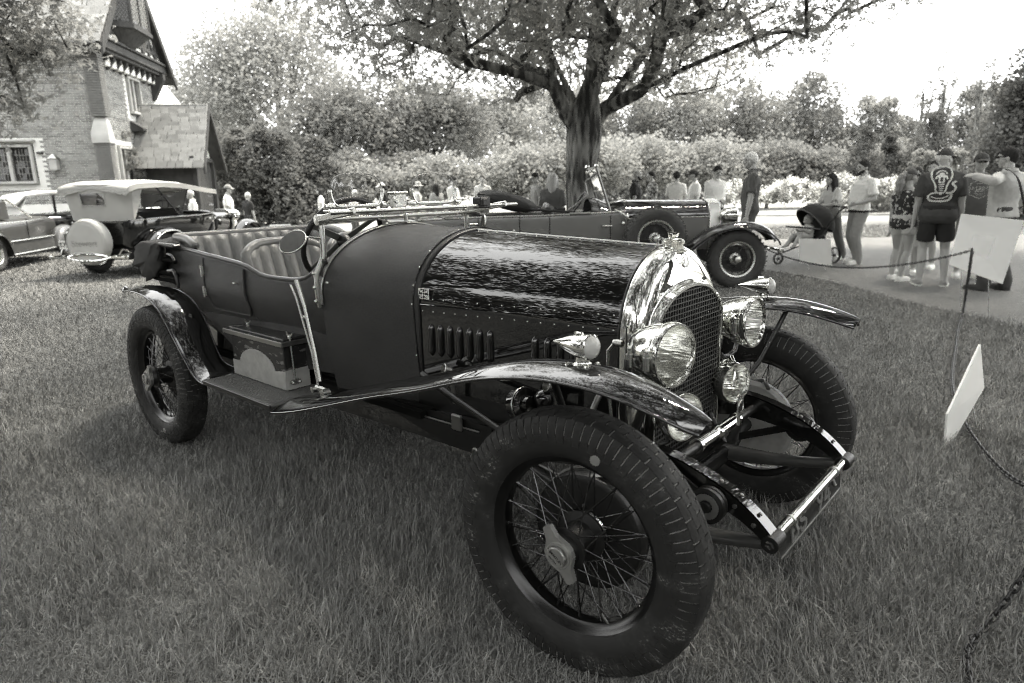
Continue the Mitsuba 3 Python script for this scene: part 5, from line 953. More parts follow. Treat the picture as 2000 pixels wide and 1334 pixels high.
    if hat == 'cap':
        c_ = [H(sph((-.008, 0, .035), (.110, .092, .112), 24).trim_by_plane((.10, 0, 1), .035))]; bk = pp('cap', blend(c_, RL * .6, 2), hatm)
        pp('brim', xf(loft([[(.085 + t * (.085 - .05 * abs(u) ** 2), .082 * u * (1 - .1 * t), .060 - .030 * t - .022 * u * u) for u in np.linspace(-1, 1, 11)] for t in (0, .5, 1)] + [[(.085 + t * (.085 - .05 * abs(u) ** 2), .082 * u * (1 - .1 * t), .053 - .030 * t - .022 * u * u) for u in np.linspace(-1, 1, 11)] for t in (1, .5, 0)], False, False), Hd), hatm, bk)
    if hat == 'brimmed':
        pp('hat', xf(lathe([(.0001, .15), (.06, .147), (.085, .13), (.098, .06), (.10, .048), (.15, .040), (.165, .030), (.15, .036), (.098, .040)], (-.005, 0, 0), (0, 0, 1), 28), Hd), hatm, P, 40)
    if glasses: pp('sunglasses', cat(*[HM(box((.098, sd * .032, .018), (.012, .048, .030), .006)) for sd in (1, -1)], HM(box((.10, 0, .024), (.008, .03, .008))), *[HM(box((.045, sd * .078, .022), (.10, .006, .010))) for sd in (1, -1)]), 'black_gloss', P, 30)
    J['M'], J['key'], J['Hd'], J['pel'], J['neck'] = M, P, Hd, pel, neck
    return J
# the group on the drive at the right
person('person with grey hair and a dark polo shirt seen from behind beyond the grey tourer', 4.0, 11.1, 1.93, 160, 'polo', 'cloth_charcoal', 'trousers', 'denim', 'shoe_dark', 'short', 'hair_grey', head=(28, 4), fat=.25, glasses=None)
tall = person('tall person in a pale short-sleeved shirt and khaki trousers with a hand on one hip', 6.15, 11.75, 1.79, 188, 'shirt_short', 'cloth_white', 'trousers', 'khaki', 'shoe_white', 'short', 'hair_dark', head=(0, 2), hands={1: (.17, .17, 1.04), -1: (.17, -.15, 1.05)}, fat=.45, beard=True, feet={1: (.06, .10, 0), -1: (-.05, -.08, 0)}, lean=-.03)
wom = person('person in a pale top and dark jeans leaning on the pushchair', 6.02, 12.45, 1.58, 196, 'shirt_short', 'cloth_pale', 'trousers', 'denim', 'shoe_white', 'long', 'hair_dark', head=(-8, 0), hands={1: (.42, .12, 1.12), -1: (.40, -.10, 1.15)}, sex='f', feet={1: (-.22, .08, 0), -1: (.16, -.09, 0)}, wide=.9, lean=.05)
put('shoulder_bag', xf(cat(box((.13, .20, .98), (.10, .24, .20), .03, rotm((0, 1, 0), 12)), tube([(.12, .20, 1.06), (.13, .02, 1.25), (.02, -.14, 1.43), (-.08, -.05, 1.40), (-.10, .12, 1.2), (.05, .22, 1.05)], .012, 6)), wom['M']), 'cloth_mid', None, 35, label='grey shoulder bag worn by the person leaning on the pushchair', category='bag')
person('person with a fair ponytail, patterned sleeveless top and pale shorts', 5.72, 9.66, 1.60, 32, 'vest', 'cloth_pattern', 'brief', 'cloth_pale', 'shoe_white', 'pony', 'hair_fair', head=(-22, 4), sex='f', fat=.5, hat='cap', hatm='cloth_charcoal', feet={1: (.05, .11, 0), -1: (-.06, -.08, 0)})
cob = person('person in a cap and dark T-shirt with a snake emblem on the back', 5.86, 9.12, 1.84, 62, 'tee', 'cloth_dark', 'shorts', 'cloth_black', 'shoe_grey', 'short', 'hair_grey', head=(-42, 2), hat='cap', hatm='cloth_dark', fat=.95, wide=1.12, glasses=True, feet={1: (.0, .13, 0), -1: (.0, -.15, 0)})
from shapely import affinity, union_all, LineString
def snake():
    L = lambda pts, w: LineString(spline(pts, 40)).buffer(w, cap_style=1)
    hood = Polygon(spline([(0, .30), (.075, .27), (.085, .18), (.05, .09), (.03, .02), (-.03, .02), (-.05, .09), (-.085, .18), (-.075, .27), (0, .30)], 60))
    out = hood.boundary.buffer(.008); inner_ = union_all([L([(-.045, .22), (-.02, .25), (.02, .25), (.045, .22)], .006), L([(-.05, .17), (-.03, .2), (-.02, .14)], .008), L([(.05, .17), (.03, .2), (.02, .14)], .008), Point(0, .21).buffer(.026), Point(-.04, .19).buffer(.010), Point(.04, .19).buffer(.010)])
    belly = [LineString([(-.024 + .004 * k, .13 - .022 * k), (.024 - .002 * k, .13 - .022 * k)]).buffer(.006) for k in range(7)]
    coil = [L([(-.10, -.02), (-.09, -.055), (0, -.075), (.09, -.05), (.10, -.01), (.06, .015)], .011), L([(-.10, -.02), (-.07, .01), (-.03, .015)], .008), L([(-.07, -.025), (0, -.045), (.07, -.02)], .006), L([(.06, .015), (.11, .03), (.125, .08), (.10, .11), (.12, .135)], .011)]
    return union_all([out, inner_, *belly, *coil])
sp_ = snake(); Mback = cob['M'] @ axes((-.08, .0, 1.20), (0, -1, 0), (0, 0, 1)); Mback = Mback
for gpoly in getattr(sp_, 'geoms', [sp_]): 
    put('snake_emblem', decal(mv(flat(affinity.scale(gpoly, 1.25, 1.15, origin=(0, 0))), (-.02, -.01, 0)), Mback, cob['shirt']), 'cloth_white', cob['key'] + '__shirt', False)
person('person half hidden between the ponytail and the dark T-shirt', 6.22, 10.3, 1.62, 235, 'tee', 'cloth_print', 'brief', 'cloth_pale', 'shoe_white', 'long', 'hair_dark', sex='f', glasses=True)
person('dark-haired bearded person whose head shows behind the dark T-shirt', 6.88, 10.9, 1.74, 215, 'tee', 'cloth_white', 'shorts', 'cloth_mid', 'shoe_white', 'short', 'hair_dark', beard=True)
det = person('person in dark glasses, a cap and a DETROIT T-shirt facing the photographer', 6.78, 9.75, 1.79, 250, 'tee', 'cloth_charcoal', 'shorts', 'cloth_mid', 'shoe_white', 'short', 'hair_dark', hat='cap', hatm='cloth_dark', glasses=True, head=(-4, 0), wide=1.05, fat=.2)
Mf = det['M'] @ axes((.10, 0, 1.27), (0, 1, 0), (0, 0, 1))
hexp = Polygon([(.0, .13), (.115, .075), (.115, -.075), (0, -.13), (-.115, -.075), (-.115, .075)])
bits = [hexp.boundary.difference(LineString([(-.2, .01), (.2, .01)]).buffer(.034)).buffer(.0035), LineString([(-.05, -.03), (.05, -.03)]).buffer(.005), LineString([(-.04, -.02), (-.02, -.005), (.02, -.005), (.045, -.018)]).buffer(.004), LineString([(-.06, -.06), (.06, -.06)]).buffer(.003), LineString([(-.03, -.08), (.03, -.08)]).buffer(.003), LineString([(-.04, .075), (.04, .075)]).buffer(.003)]
for b_ in bits:
    for q in getattr(b_, 'geoms', [b_]): put('chest_print', decal(flat(q), Mf, det['shirt']), 'cloth_pale', det['key'] + '__shirt', False)
_tx = text('D E T R O I T', .040, np.eye(4), .001, True); put('chest_lettering', decal((_tx[0] * (.82, 1, 1) + (0, .012, 0), _tx[1]), Mf, det['shirt']), 'cloth_pale', det['key'] + '__shirt', False)
stp = person('person in a pale long-sleeved shirt with a dark strap across the back', 6.38, 8.62, 1.82, 108, 'shirt', 'cloth_pale', 'trousers', 'cloth_dark', 'shoe_dark', 'short', 'hair_dark', head=(30, 0), glasses=True, hands={1: (.10, .42, 1.42), -1: (.20, -.22, .98)}, wide=1.08, fat=.25, feet={1: (.05, .16, 0), -1: (-.02, -.12, 0)})
_s = np.array(spline([(-.03, .15, 1.50), (-.16, .11, 1.42), (-.195, .02, 1.22), (-.185, -.08, 1.05), (-.10, -.21, .95)], 20)); put('shoulder_strap', xf(loft([_s + (0, .024, .01), _s + (-.010, .022, .01), _s + (-.010, -.022, -.01), _s + (0, -.024, -.01)], False, False), stp['M']), 'cloth_black', stp['key'], 30)
# the crowd beyond the cars
C_ = 'people standing beyond the parked cars'
for lab, x, y, h, deg, k in (
    ('person in a white shirt and dark hat looking down beside the grey tourer radiator', 4.35, 14.2, 1.80, 285, dict(top='shirt', topm='cloth_white', head=(0, 22), hands={1: (.22, .06, 1.05), -1: (.22, -.06, 1.05)}, fat=.3)),
    ('bald bearded person in a black polo shirt', 3.05, 16.3, 1.80, -15, dict(top='polo', topm='cloth_black', hair='bald', beard=True, fat=.3)),
    ('dark-haired person in a patterned shirt beside the black polo shirt', 3.65, 17.2, 1.76, 190, dict(top='tee', topm='cloth_print')),
    ('dark-haired person in a pale shirt seen from behind', 4.12, 16.6, 1.74, 70, dict(top='tee', topm='cloth_white')),
    ('person in a white shirt and dark cap facing left', 4.30, 15.6, 1.76, 175, dict(top='tee', topm='cloth_white', hat='cap', fat=.4)),
    ('person with long fair hair and a dark top bending behind the grey tourer', .74, 11.6, 1.68, 80, dict(top='tee', topm='cloth_dark', hair='long', hairm='hair_fair', sex='f', lean=.05)),
    ('person in a grey polo shirt looking down', .72, 17.6, 1.80, 205, dict(top='polo', topm='cloth_mid', head=(0, 18), glasses=True)),
    ('moustached person in a pale shirt facing the camera behind the black hood bag', -.80, 20.4, 1.80, 268, dict(top='tee', topm='cloth_pale')),
    ('dark-haired person in a white shirt looking at something held', -1.62, 19.5, 1.76, 330, dict(top='shirt', topm='cloth_white', head=(0, 14), hands={1: (.30, .08, 1.12), -1: (.30, -.08, 1.12)})),
    ('person with long dark hair and a pale top seen through the aero screen', -2.05, 19.0, 1.58, 120, dict(top='tee', topm='cloth_pale', hair='long', sex='f')),
    ('person in a pale brimmed hat and white shirt seen through the aero screen', -2.62, 19.2, 1.62, 20, dict(top='shirt', topm='cloth_white', hat='brimmed', hatm='cloth_pale')),
    ('person in a white cap and dark shirt', -3.45, 18.5, 1.62, 195, dict(top='tee', topm='cloth_black', hat='cap', hatm='cloth_white')),
    ('person in a pale shirt bending behind the steering wheel', -4.55, 19.5, 1.45, 350, dict(top='tee', topm='cloth_white', hairm='hair_grey', lean=.06)),
    ('dark-haired person in a white top by the dark conifers', -6.6, 23.6, 1.52, 190, dict(top='tee', topm='cloth_white', hair='long', sex='f')),
    ('person in a cap and white shirt beyond the touring car bonnet', -7.35, 17.6, 1.64, 10, dict(top='tee', topm='cloth_white', hat='cap', hatm='cloth_mid', bot='shorts', botm='cloth_white')),
    ('person in a dark shirt seen from behind next to the touring car', -7.35, 18.9, 1.44, 60, dict(top='tee', topm='cloth_black', hairm='hair_grey')),
    ('person in white clothes seen past the touring car windscreen', -7.95, 16.9, 1.52, 200, dict(top='shirt', topm='cloth_white', hairm='hair_grey', botm='cloth_white'))):
    person(lab, x, y, h, deg, fine=False, **k)
# ---- pushchair and the child in it
PM = place(5.38, 12.0, 196); PU = thing('pushchair', 'black three-wheeled pushchair with its hood up on the drive', 'pushchair')
def pu(nm, m, b, parent=PU, smooth=35): return put(nm, xf(m, PM), b, parent, smooth)
hd_ = []
for a in np.linspace(-.15, 1, 12):
    t = a * PI * .52; t = math.radians(-18 + 150 * (a + .15) / 1.15); hd_.append([(-.10 - .42 * math.cos(u) ** .8 * math.cos(t), .255 * math.sin(u), .66 + .40 * math.cos(u) ** .8 * math.sin(t)) for u in np.linspace(-PI / 2, PI / 2, 17)])
pu('hood', loft(hd_, False, False), 'cloth_black', smooth=True)
pu('seat', cat(box((-.18, 0, .55), (.10, .44, .52), .03, rotm((0, 1, 0), -22)), box((.02, 0, .40), (.40, .44, .08), .03)), 'cloth_black')
pu('frame', cat(*[tube([(.55, s * .06, .22), (.25, s * .22, .36), (-.1, s * .26, .50), (-.42, s * .26, .92), (-.56, s * .26, 1.0)], .014, 6) for s in (-1, 1)], *[tube([(-.12, s * .26, .52), (-.35, s * .27, .18)], .014, 6) for s in (-1, 1)], cyl((-.56, -.26, 1.0), (-.56, .26, 1.0), .016), tube([(-.05, -.25, .62), (.28, -.22, .66), (.32, 0, .66), (.28, .22, .66), (-.05, .25, .62)], .018, 6)), 'black_satin')
for x, y, r in ((.58, 0, .11), (-.38, .28, .15), (-.38, -.28, .15)):
    w_ = pu('wheel', lathe([(r - .03, -.018), (r - .008, -.02), (r, 0), (r - .008, .02), (r - .03, .018)], (x, y, r), (0, 1, 0), 28), 'rubber_plain'); pu('wheel_hub', cat(lathe([(.0001, -.02), (.025, -.02), (.025, .02), (.0001, .02)], (x, y, r), (0, 1, 0), 12), *[cyl((x, y, r), (x + (r - .02) * math.cos(a), y, r + (r - .02) * math.sin(a)), .006, n=5) for a in np.linspace(0, 2 * PI, 6)[:-1]]), 'black_satin', w_)
pu('canopy_trim', tube(np.array(hd_[-1]), .012, 6), 'cloth_charcoal')
CB = thing('person', 'small child in pale clothes sitting in the pushchair', 'person')
def cbp(nm, m, b, parent=CB): return put(nm, xf(m, PM), b, parent, True)
hb = [sph((0.0, 0, .78), (.082, .072, .088), 18), sph((.05, 0, .745), (.045, .05, .035), 12), sph((.085, 0, .77), .011, 8), limb((-.02, 0, .72), (-.02, 0, .66), .035, .04)]
for s in (1, -1):
    hb += chain([(-.02, s * .085, .63), (.07, s * .13, .56), (.16, s * .08, .60)], [.034, .029, .021], 10) + [limb((.16, s * .08, .60), (.185, s * .07, .61), .02, .016, 8)] + [limb((.185, s * .07 + q, .61), (.215, s * .065 + q, .60), .007, .006, 6) for q in (-.014, -.005, .004, .013)] + [limb((.165, s * .065, .615), (.19, s * .045, .625), .008, .006, 6)]
    hb += chain([(.02, s * .06, .48), (.22, s * .09, .50), (.34, s * .09, .34)], [.058, .047, .033], 10) + [limb((.34, s * .09, .33), (.40, s * .095, .31), .03, .024, 8)]
cbp('body', blend(hb + [limb((-.02, 0, .62), (.0, 0, .47), .085, .09)], .018, 4), 'skin')
cbp('romper', blend([limb((-.02, 0, .62), (.0, 0, .46), .098, .105)] + [limb((.01, s * .06, .48), (.12, s * .08, .50), .07, .062) for s in (1, -1)] + [limb((-.02, s * .08, .63), (.03, s * .11, .59), .044, .04) for s in (1, -1)], .02, 3, .004, 1), 'cloth_pale')
cbp('hair', blend([sph((-.012, 0, .795), (.084, .075, .085), 18).trim_by_plane((-.5, 0, .85), .66)], .02, 2), 'hair_fair'); cbp('eyes', cat(*[ball((.076, s * .028, .785), (.009, .011, .008), 5) for s in (1, -1)]), 'hair_dark')
# ------------------------------------------------------------ the brick house: a runs away along the gable wall, b to the left along the front, z up
_a8 = math.radians(8); HU = np.array([-math.sin(_a8), math.cos(_a8), 0]); HV = np.array([-math.cos(_a8), -math.sin(_a8), 0]); H0 = np.array([-12.95, 22.0, 0])
HMX = np.eye(4); HMX[:3, 0], HMX[:3, 1], HMX[:3, 2], HMX[:3, 3] = HU, HV, (0, 0, 1), H0
HS = thing('brick_house', 'brick house with slate roofs, half-timbered gable and leaded windows', 'house')
def hp(name, mesh, b, parent=None, smooth=False, M=None, **k): return put(name, mesh, b, parent or HS, smooth, HMX if M is None else HMX @ M, **k)
pr('mortar', grey(lambda p, n, uv: .56 + .10 * fbm(p.x * 7, p.y * 7, p.z * 7)), .9)
for i, v in enumerate((.12, .17, .21)): pr(f'brick_tone_{i}', grey(lambda p, n, uv, v=v: v * (.75 + .5 * fbm(p.x * 11, p.y * 11, p.z * 11))), .85)
pr('stone', grey(lambda p, n, uv: .27 + .12 * fbm(p.x * 6, p.y * 6, p.z * 6)), .85)
pr('stucco', grey(lambda p, n, uv: .62 + .1 * fbm(p.x * 4, p.y * 4, p.z * 4)), .9)
bump('timber', pdict(grey(lambda p, n, uv: .020 + .03 * fbm(p.x * 14, p.y * 14, p.z * 3)), .8), lambda p, n, uv: fbm(p.x * 25, p.y * 25, p.z * 4, 3), .02, 4e-3)
for i, v in enumerate((.10, .155, .21)): pr(f'slate_tone_{i}', grey(lambda p, n, uv, v=v: v * (.7 + .6 * fbm(p.x * 5, p.y * 5, p.z * 9))), .75)
mat('window_pane', {'type': 'twosided', 'b': {'type': 'plastic', 'diffuse_reflectance': {'type': 'rgb', 'value': g(.018)}}})
# walls with the openings left
def wall_holes(w, h, holes): return Polygon([(0, 0), (w, 0), (w, h), (0, h)]).difference(union_all([Polygon([(x0, z0), (x1, z0), (x1, z1), (x0, z1)]) for x0, x1, z0, z1 in holes]))
LWH = [(2.08, 4.2, 1.80, 3.08)]; GWH = [(2.45, 3.55, 4.18, 5.52), (.92, 2.02, .9, 3.08)]
def brickwork(name, w, h, holes, M, z_from, part_zone, nx):
    k = hp(name, prism(wall_holes(w, h, holes), -.25), 'mortar', M=M)
    r = np.random.default_rng(len(name)); cnt = [0]; extra = {0: [], 1: [], 2: []}
    sb = box((0, 0, .004), (.205, .060, .022), .004); SB = [shared(sb, f'brick_tone_{i}', False) for i in range(3)]
    for j in range(int((h - z_from) / .0755)):
        z = z_from + .0755 * (j + .5)
        for i in range(-1, int(nx / .222) + 1):
            x = i * .222 + (.111 if j % 2 else 0) + .11
            if x - .105 < 0.0 or x + .105 > w or any(x0 - .11 - .10 < x < x1 + .11 + .10 and z0 - .06 - .12 < z < z1 + .05 + .12 for x0, x1, z0, z1 in holes): continue
            t = r.integers(3); A = rotm((0, 0, 1), r.normal() * .5, (x, z, r.normal() * .0015))
            if cnt[0] < 150 and part_zone(x, z): put('brick', SB[t], None, k, M=HMX @ M @ A); cnt[0] += 1
            else: extra[t].append(xf(sb, A))
    for t in range(3): hp('brickwork', cat(*extra[t]), f'brick_tone_{t}', k, M=M, kind='stuff')
    return k
ML = axes((0, 0, 0), (0, 1, 0), (0, 0, 1)); ML[:3, 2] = (-1, 0, 0)       # the front, seen from the camera
MG = axes((0, 0, 0), (1, 0, 0), (0, 0, 1)); MG[:3, 2] = (0, -1, 0)       # the gable wall
brickwork('front_wall', 12.0, 5.95, LWH, ML, 1.2, lambda x, z: 1.9 < z < 3.3 and x < 2.0, 4.6)
brickwork('gable_wall', 5.0, 5.95, GWH, MG, 1.8, lambda x, z: z > 3.9 and x > .4, 5.0)
hp('rear_wall', box((5.0, 6, 3), (.25, 12, 5.95)), 'mortar')
def leaded(name, M, x0, x1, z0, z1, lights, cols, rows, frame_m='stone', diag=False, fw=.08):
    k = hp(name, cat(box(((x0 + x1) / 2, z1 + fw / 2, .02), (x1 - x0 + 2 * fw, fw, .16), .01), box(((x0 + x1) / 2, z0 - fw / 2, .05), (x1 - x0 + 2 * fw + .06, fw, .22), .01), *[box((x + s * fw / 2, (z0 + z1) / 2, .02), (fw, z1 - z0, .16), .01) for x, s in ((x0, -1), (x1, 1))], *[box((x0 + (x1 - x0) * i / lights, (z0 + z1) / 2, -.01), (.10, z1 - z0, .12), .01) for i in range(1, lights)]), frame_m, M=M, smooth=30)
    hp('window_back', box(((x0 + x1) / 2, (z0 + z1) / 2, -.26), (x1 - x0 + .1, z1 - z0 + .1, .02)), 'black_matt', k, M=M)
    r = np.random.default_rng(5)
    for i in range(lights):
        a, b = x0 + (x1 - x0) * i / lights + .05, x0 + (x1 - x0) * (i + 1) / lights - .05; lead = []
        hp('casement', cat(*[box((x, (z0 + z1) / 2, -.07), (.045, z1 - z0, .04)) for x in (a + .02, b - .02)], *[box(((a + b) / 2, z, -.07), (b - a - .09, .045, .04)) for z in (z0 + .025, z1 - .025)]), 'timber', k, M=M)
        pw, ph = (b - a - .08) / cols, (z1 - z0 - .09) / rows
        for c in range(cols):
            for q in range(rows):
                P0 = (a + .04 + pw * (c + .5), z0 + .045 + ph * (q + .5), -.075)
                hp('pane', box((0, 0, 0), (pw - .010, ph - .010, .006)), 'window_pane', k, M=M @ rotm((1, 0, 0), r.normal() * 1.2, P0) @ rotm((0, 1, 0), r.normal() * 1.2))
        lead = [box((a + .04 + pw * c, (z0 + z1) / 2, -.070), (.012, z1 - z0 - .09, .012)) for c in range(1, cols)] + [box(((a + b) / 2, z0 + .045 + ph * q, -.069), (b - a - .09, .012, .012)) for q in range(1, rows)]
        hp('lead_bars', cat(*lead), 'nickel_dark', k, M=M)
    return k
leaded('leaded_window', ML, 2.20, 4.08, 1.92, 2.96, 3, 5, 5, 'timber_frame' if False else 'stone')
leaded('stone_window', MG, 2.57, 3.43, 4.30, 5.40, 2, 2, 5)
leaded('stone_window', MG, 1.04, 1.90, 1.0, 2.96, 2, 2, 8)
hp('window_hood', cat(box((3.14, 3.16, .08), (2.3, .07, .22), .01)), 'stone', M=ML, smooth=30)
for x, z in ((1.62, 3.02),): hp('drip_stone', box((1.90, 2.78, .05), (.16, .07, .12), .01), 'timber', M=ML)
LT = hp('wall_lantern', cat(box((1.50, 2.42, .12), (.22, .34, .20), .01), box((1.50, 2.24, .12), (.14, .05, .14), .01)), 'stone', M=ML, smooth=30); hp('lantern_cap', hull([(1.50 + x, 2.60, .12 + y) for x in (-.14, .14) for y in (-.13, .13)] + [(1.50, 2.76, .12)]), 'nickel', LT, M=ML); hp('lantern_bracket', tube([(1.50, 2.22, .12), (1.50, 2.10, .12), (1.50, 2.05, .02)], .015, 6), 'dull_iron', LT, M=ML)
# corner buttress with its weathered caps
BT = hp('buttress', cat(hull([(a, b, z) for a, b, z in ((-.36, -.34, 3.05), (-.36, .18, 3.05), (.14, -.34, 3.05), (.14, .18, 3.05), (-.36, -.34, 3.35), (-.36, .18, 3.35), (-.10, -.22, 3.85), (-.10, .12, 3.85), (.10, -.22, 3.85), (.10, .12, 3.85))]), box((-.05, -.04, 1.5), (.30, .34, 3.1), .01)), 'stone', smooth=30)
hp('buttress_brick', cat(*[box((-.02, -.065, z), (.40, .44, .062), .006) for z in np.arange(3.9, 5.75, .0755)], *[box((-.10, -.08, z), (.44, .46, .062), .006) for z in np.arange(1.2, 3.04, .0755)]), 'brick_tone_0', BT, kind='stuff')
# jetty, gable, brackets
hp('jetty_beam', cat(box((2.5, -.30, 6.06), (5.9, .34, .26), .02), box((2.5, -.34, 6.24), (6.0, .40, .09), .01), box((2.5, -.24, 5.88), (5.7, .30, .10), .01)), 'timber', smooth=30)
for i in range(9):
    x = .55 + i * .50; hp('bracket', hull([(x + d, b, z) for d in (-.07, .07) for b, z in ((0, 5.42), (0, 5.83), (-.30, 5.83), (-.30, 5.72), (-.12, 5.52))]), 'timber')
    hp('bracket_infill', box((x + .25, -.10, 5.66), (.34, .16, .30), .02), 'stucco')
GT = prism(Polygon([(-.35, 6.28), (5.45, 6.28), (2.55, 9.38)]), .12, axes((0, -.22, 0), (1, 0, 0), (0, 0, 1)))
GB = hp('gable_panel', mv(GT, (0, .0, 0)), 'stucco'); tb_ = []
def beam(a0, z0, a1, z1, w=.13, off=-.36):
    p, q = np.array((a0, z0)), np.array((a1, z1)); d = (q - p) / np.linalg.norm(q - p); n = np.array([-d[1], d[0]]) * w / 2
    return prism([p + n, q + n, q - n, p - n], .06, axes((0, off + .02, 0), (1, 0, 0), (0, 0, 1)))
for a0, z0, a1, z1 in ((-.1, 6.55, 5.2, 6.55), (.45, 7.1, 4.65, 7.1), (2.55, 6.3, 2.55, 9.2), (.5, 6.3, .5, 7.0), (1.1, 6.3, 1.1, 7.7), (4.0, 6.3, 4.0, 7.7), (4.6, 6.3, 4.6, 7.0), (3.4, 6.3, 3.4, 7.1), (1.7, 6.3, 1.7, 7.1), (3.4, 6.35, 4.0, 7.05), (4.6, 6.35, 4.0, 7.05), (1.7, 6.35, 1.1, 7.05), (.5, 6.35, 1.1, 7.05), (1.2, 7.15, 2.5, 8.6), (3.9, 7.15, 2.6, 8.6), (.9, 7.9, 4.2, 7.9)):
    hp('gable_timber', beam(a0, z0, a1, z1, .13 + .0, -.36 - .004 * len(tb_) % .02), 'timber', GB); tb_.append(1)
# oriel window on the gable
OR = hp('oriel_base', cat(hull([(a, b, z) for a, b, z in ((.85, -.34, 6.72), (2.95, -.34, 6.72), (1.15, -.95, 6.72), (2.65, -.95, 6.72), (1.2, -.34, 6.30), (2.6, -.34, 6.30), (1.6, -.55, 6.25), (2.2, -.55, 6.25))]), hull([(a, b, z) for z in (6.72, 6.84) for a, b in ((.78, -.34), (3.02, -.34), (1.10, -1.02), (2.70, -1.02))])), 'timber', smooth=30)
for (a0, b0_), (a1, b1_) in (((.90, -.34), (1.18, -.93)), ((1.18, -.93), (1.90, -.93)), ((1.90, -.93), (2.62, -.93)), ((2.62, -.93), (2.90, -.34))):
    d = np.array([a1 - a0, b1_ - b0_, 0]); L_ = np.linalg.norm(d); Mo = axes((a0, b0_, 6.84), d, (0, 0, 1)); Mo[:3, 2] = np.cross(d / L_, (0, 0, 1))
    hp('oriel_post', cat(box((0, .9, 0), (.09, 1.8, .09), .01), box((L_, .9, 0), (.09, 1.8, .09), .01), box((L_ / 2, .05, 0), (L_ - .1, .08, .07)), box((L_ / 2, 1.3, 0), (L_ - .1, .07, .07))), 'timber', OR, M=Mo, smooth=30)
    hp('oriel_pane', box((L_ / 2, .68, -.01), (L_ - .1, 1.16, .01)), 'window_pane', OR, M=Mo)
    dm = []
    for k in np.arange(-1.4, 1.6, .14):
        for s in (-1, 1):
            pts = [(x, .70 + s * 1.5 * (x - L_ / 2) + k) for x in np.linspace(.05, L_ - .05, 12)]; pts = [q for q in pts if .10 < q[1] < 1.26]
            if len(pts) > 1: dm.append(tube([(q[0], q[1], .006) for q in pts], .007, 4))
    hp('lattice', cat(*dm), 'nickel_dark', OR, M=Mo)
hp('oriel_roof', hull([(a, b, z) for a, b, z in ((.8, -.34, 8.62), (3.0, -.34, 8.62), (1.12, -1.0, 8.62), (2.68, -1.0, 8.62), (1.9, -.34, 9.1))]), 'timber', OR)
# roofs of separate slates
def slates(k, M, w, L, course, width, seed, tones, x_from=0.):
    """M: x along the eave, y up the slope, z outwards"""
    r = np.random.default_rng(seed); n = 0; S_ = {}
    for j in range(int(L / course) + 1):
        x = x_from - width * (j % 2) * .5
        while x < w:
            ww = width * r.uniform(.7, 1.3)
            x0, x1 = max(x, x_from), min(x + ww, w)
            if x1 - x0 > .06:
                t = tones[r.integers(len(tones))]; q = round((x1 - x0) * 25) / 25 + .0
                if (t, q) not in S_: S_[t, q] = shared(box((0, course * .75, 0), (q - .016, course * 1.55, .034), .005), t, False)
                A = rotm((1, 0, 0), 6.5 + r.normal() * .5, ((x0 + x1) / 2, j * course - .04, .030 + r.uniform(0, .008)))
                if n < 297: put('slate', S_[t, q], None, k, M=HMX @ M @ A); n += 1
                else: put('slate_rest', S_[t, q], None, None) if False else hp_rest.append((t, xf(box((0, course * .75, 0), (q - .012, course * 1.55, .022), .004), M @ A)))
            x += ww
hp_rest = []
e0, rdg = np.array([-.62, 0, 5.98]), np.array([2.55, 0, 9.50]); up_ = rdg - e0; SL = np.linalg.norm(up_)
MR = axes((-.62, -.62, 5.98), (0, 1, 0), up_); MR[:3, 2] = np.cross(up_ / SL, (0, 1, 0)); MR[:3, 2] *= np.sign(MR[2, 2]); up2 = np.array([2.55 - 5.9, 0, 9.50 - 5.75])
RF = hp('roof', cat(loft([[(-.55, b, 5.92), (2.55, b, 9.42), (5.72, b, 5.90)] for b in (-.60, 12.4)], False, False), loft([[(-.55, b, 5.80), (2.55, b, 9.30), (5.72, b, 5.78)] for b in (-.60, 12.4)], False, False), loft([[(-.62, b, z) for b in (-.6, 12.4)] for z in (5.78, 5.95)], False, False)), 'timber')
slates(RF, MR, 13.0, SL * .86, .215, .42, 3, ('slate_tone_1', 'slate_tone_2', 'slate_tone_1'))
for t in range(3):
    q = [m for tt, m in hp_rest if tt == f'slate_tone_{t}']
    if q: hp('slates', cat(*q), f'slate_tone_{t}', RF, kind='stuff')
hp_rest = []
for s, (a0, z0) in ((-1, (-.62, 5.92)), (1, (5.80, 5.74))):
    hp('bargeboard', loft([[(a0 + (2.55 - a0) * t, b, z0 + (9.5 - z0) * t + dz) for b, dz in ((-.66, .04), (-.58, .04), (-.58, -.30), (-.66, -.30))] for t in np.linspace(0, 1, 12)], True, True), 'timber', smooth=30)
hp('soffit', loft([[(5.80 - 3.2 * t, -.62, 5.62 + 3.55 * t), (5.80 - 3.2 * t, .1, 5.62 + 3.55 * t)] for t in (0, 1)], False, False), 'timber')
hp('roof_end_bracket', hull([(4.9 + d, b, z) for d in (-.12, .12) for b, z in ((0, 4.9), (0, 5.9), (-.5, 5.9), (-.5, 5.7), (-.1, 5.0))]), 'timber', smooth=False)
hp('eave_gutter', tube([(-.66, b, 5.92) for b in np.linspace(-.5, 12, 8)], .06, 6), 'dull_iron', smooth=True)
# chimney-side wing seen white past the gable and the ledge
hp('rear_wing', cat(box((7.4, 2.6, 2.4), (4.6, 5.0, 4.8)), hull([(a, b, z) for a, b, z in ((5.1, .1, 4.8), (9.7, .1, 4.8), (5.1, 5.1, 4.8), (9.7, 5.1, 4.8), (7.4, .4, 6.0), (7.4, 5.0, 6.0))])), 'stucco')
hp('ledge', hull([(a, b, z) for a in (2.3, 4.1) for b, z in ((0, 3.98), (-.42, 3.72), (-.42, 3.64), (0, 3.60))]), 'timber')
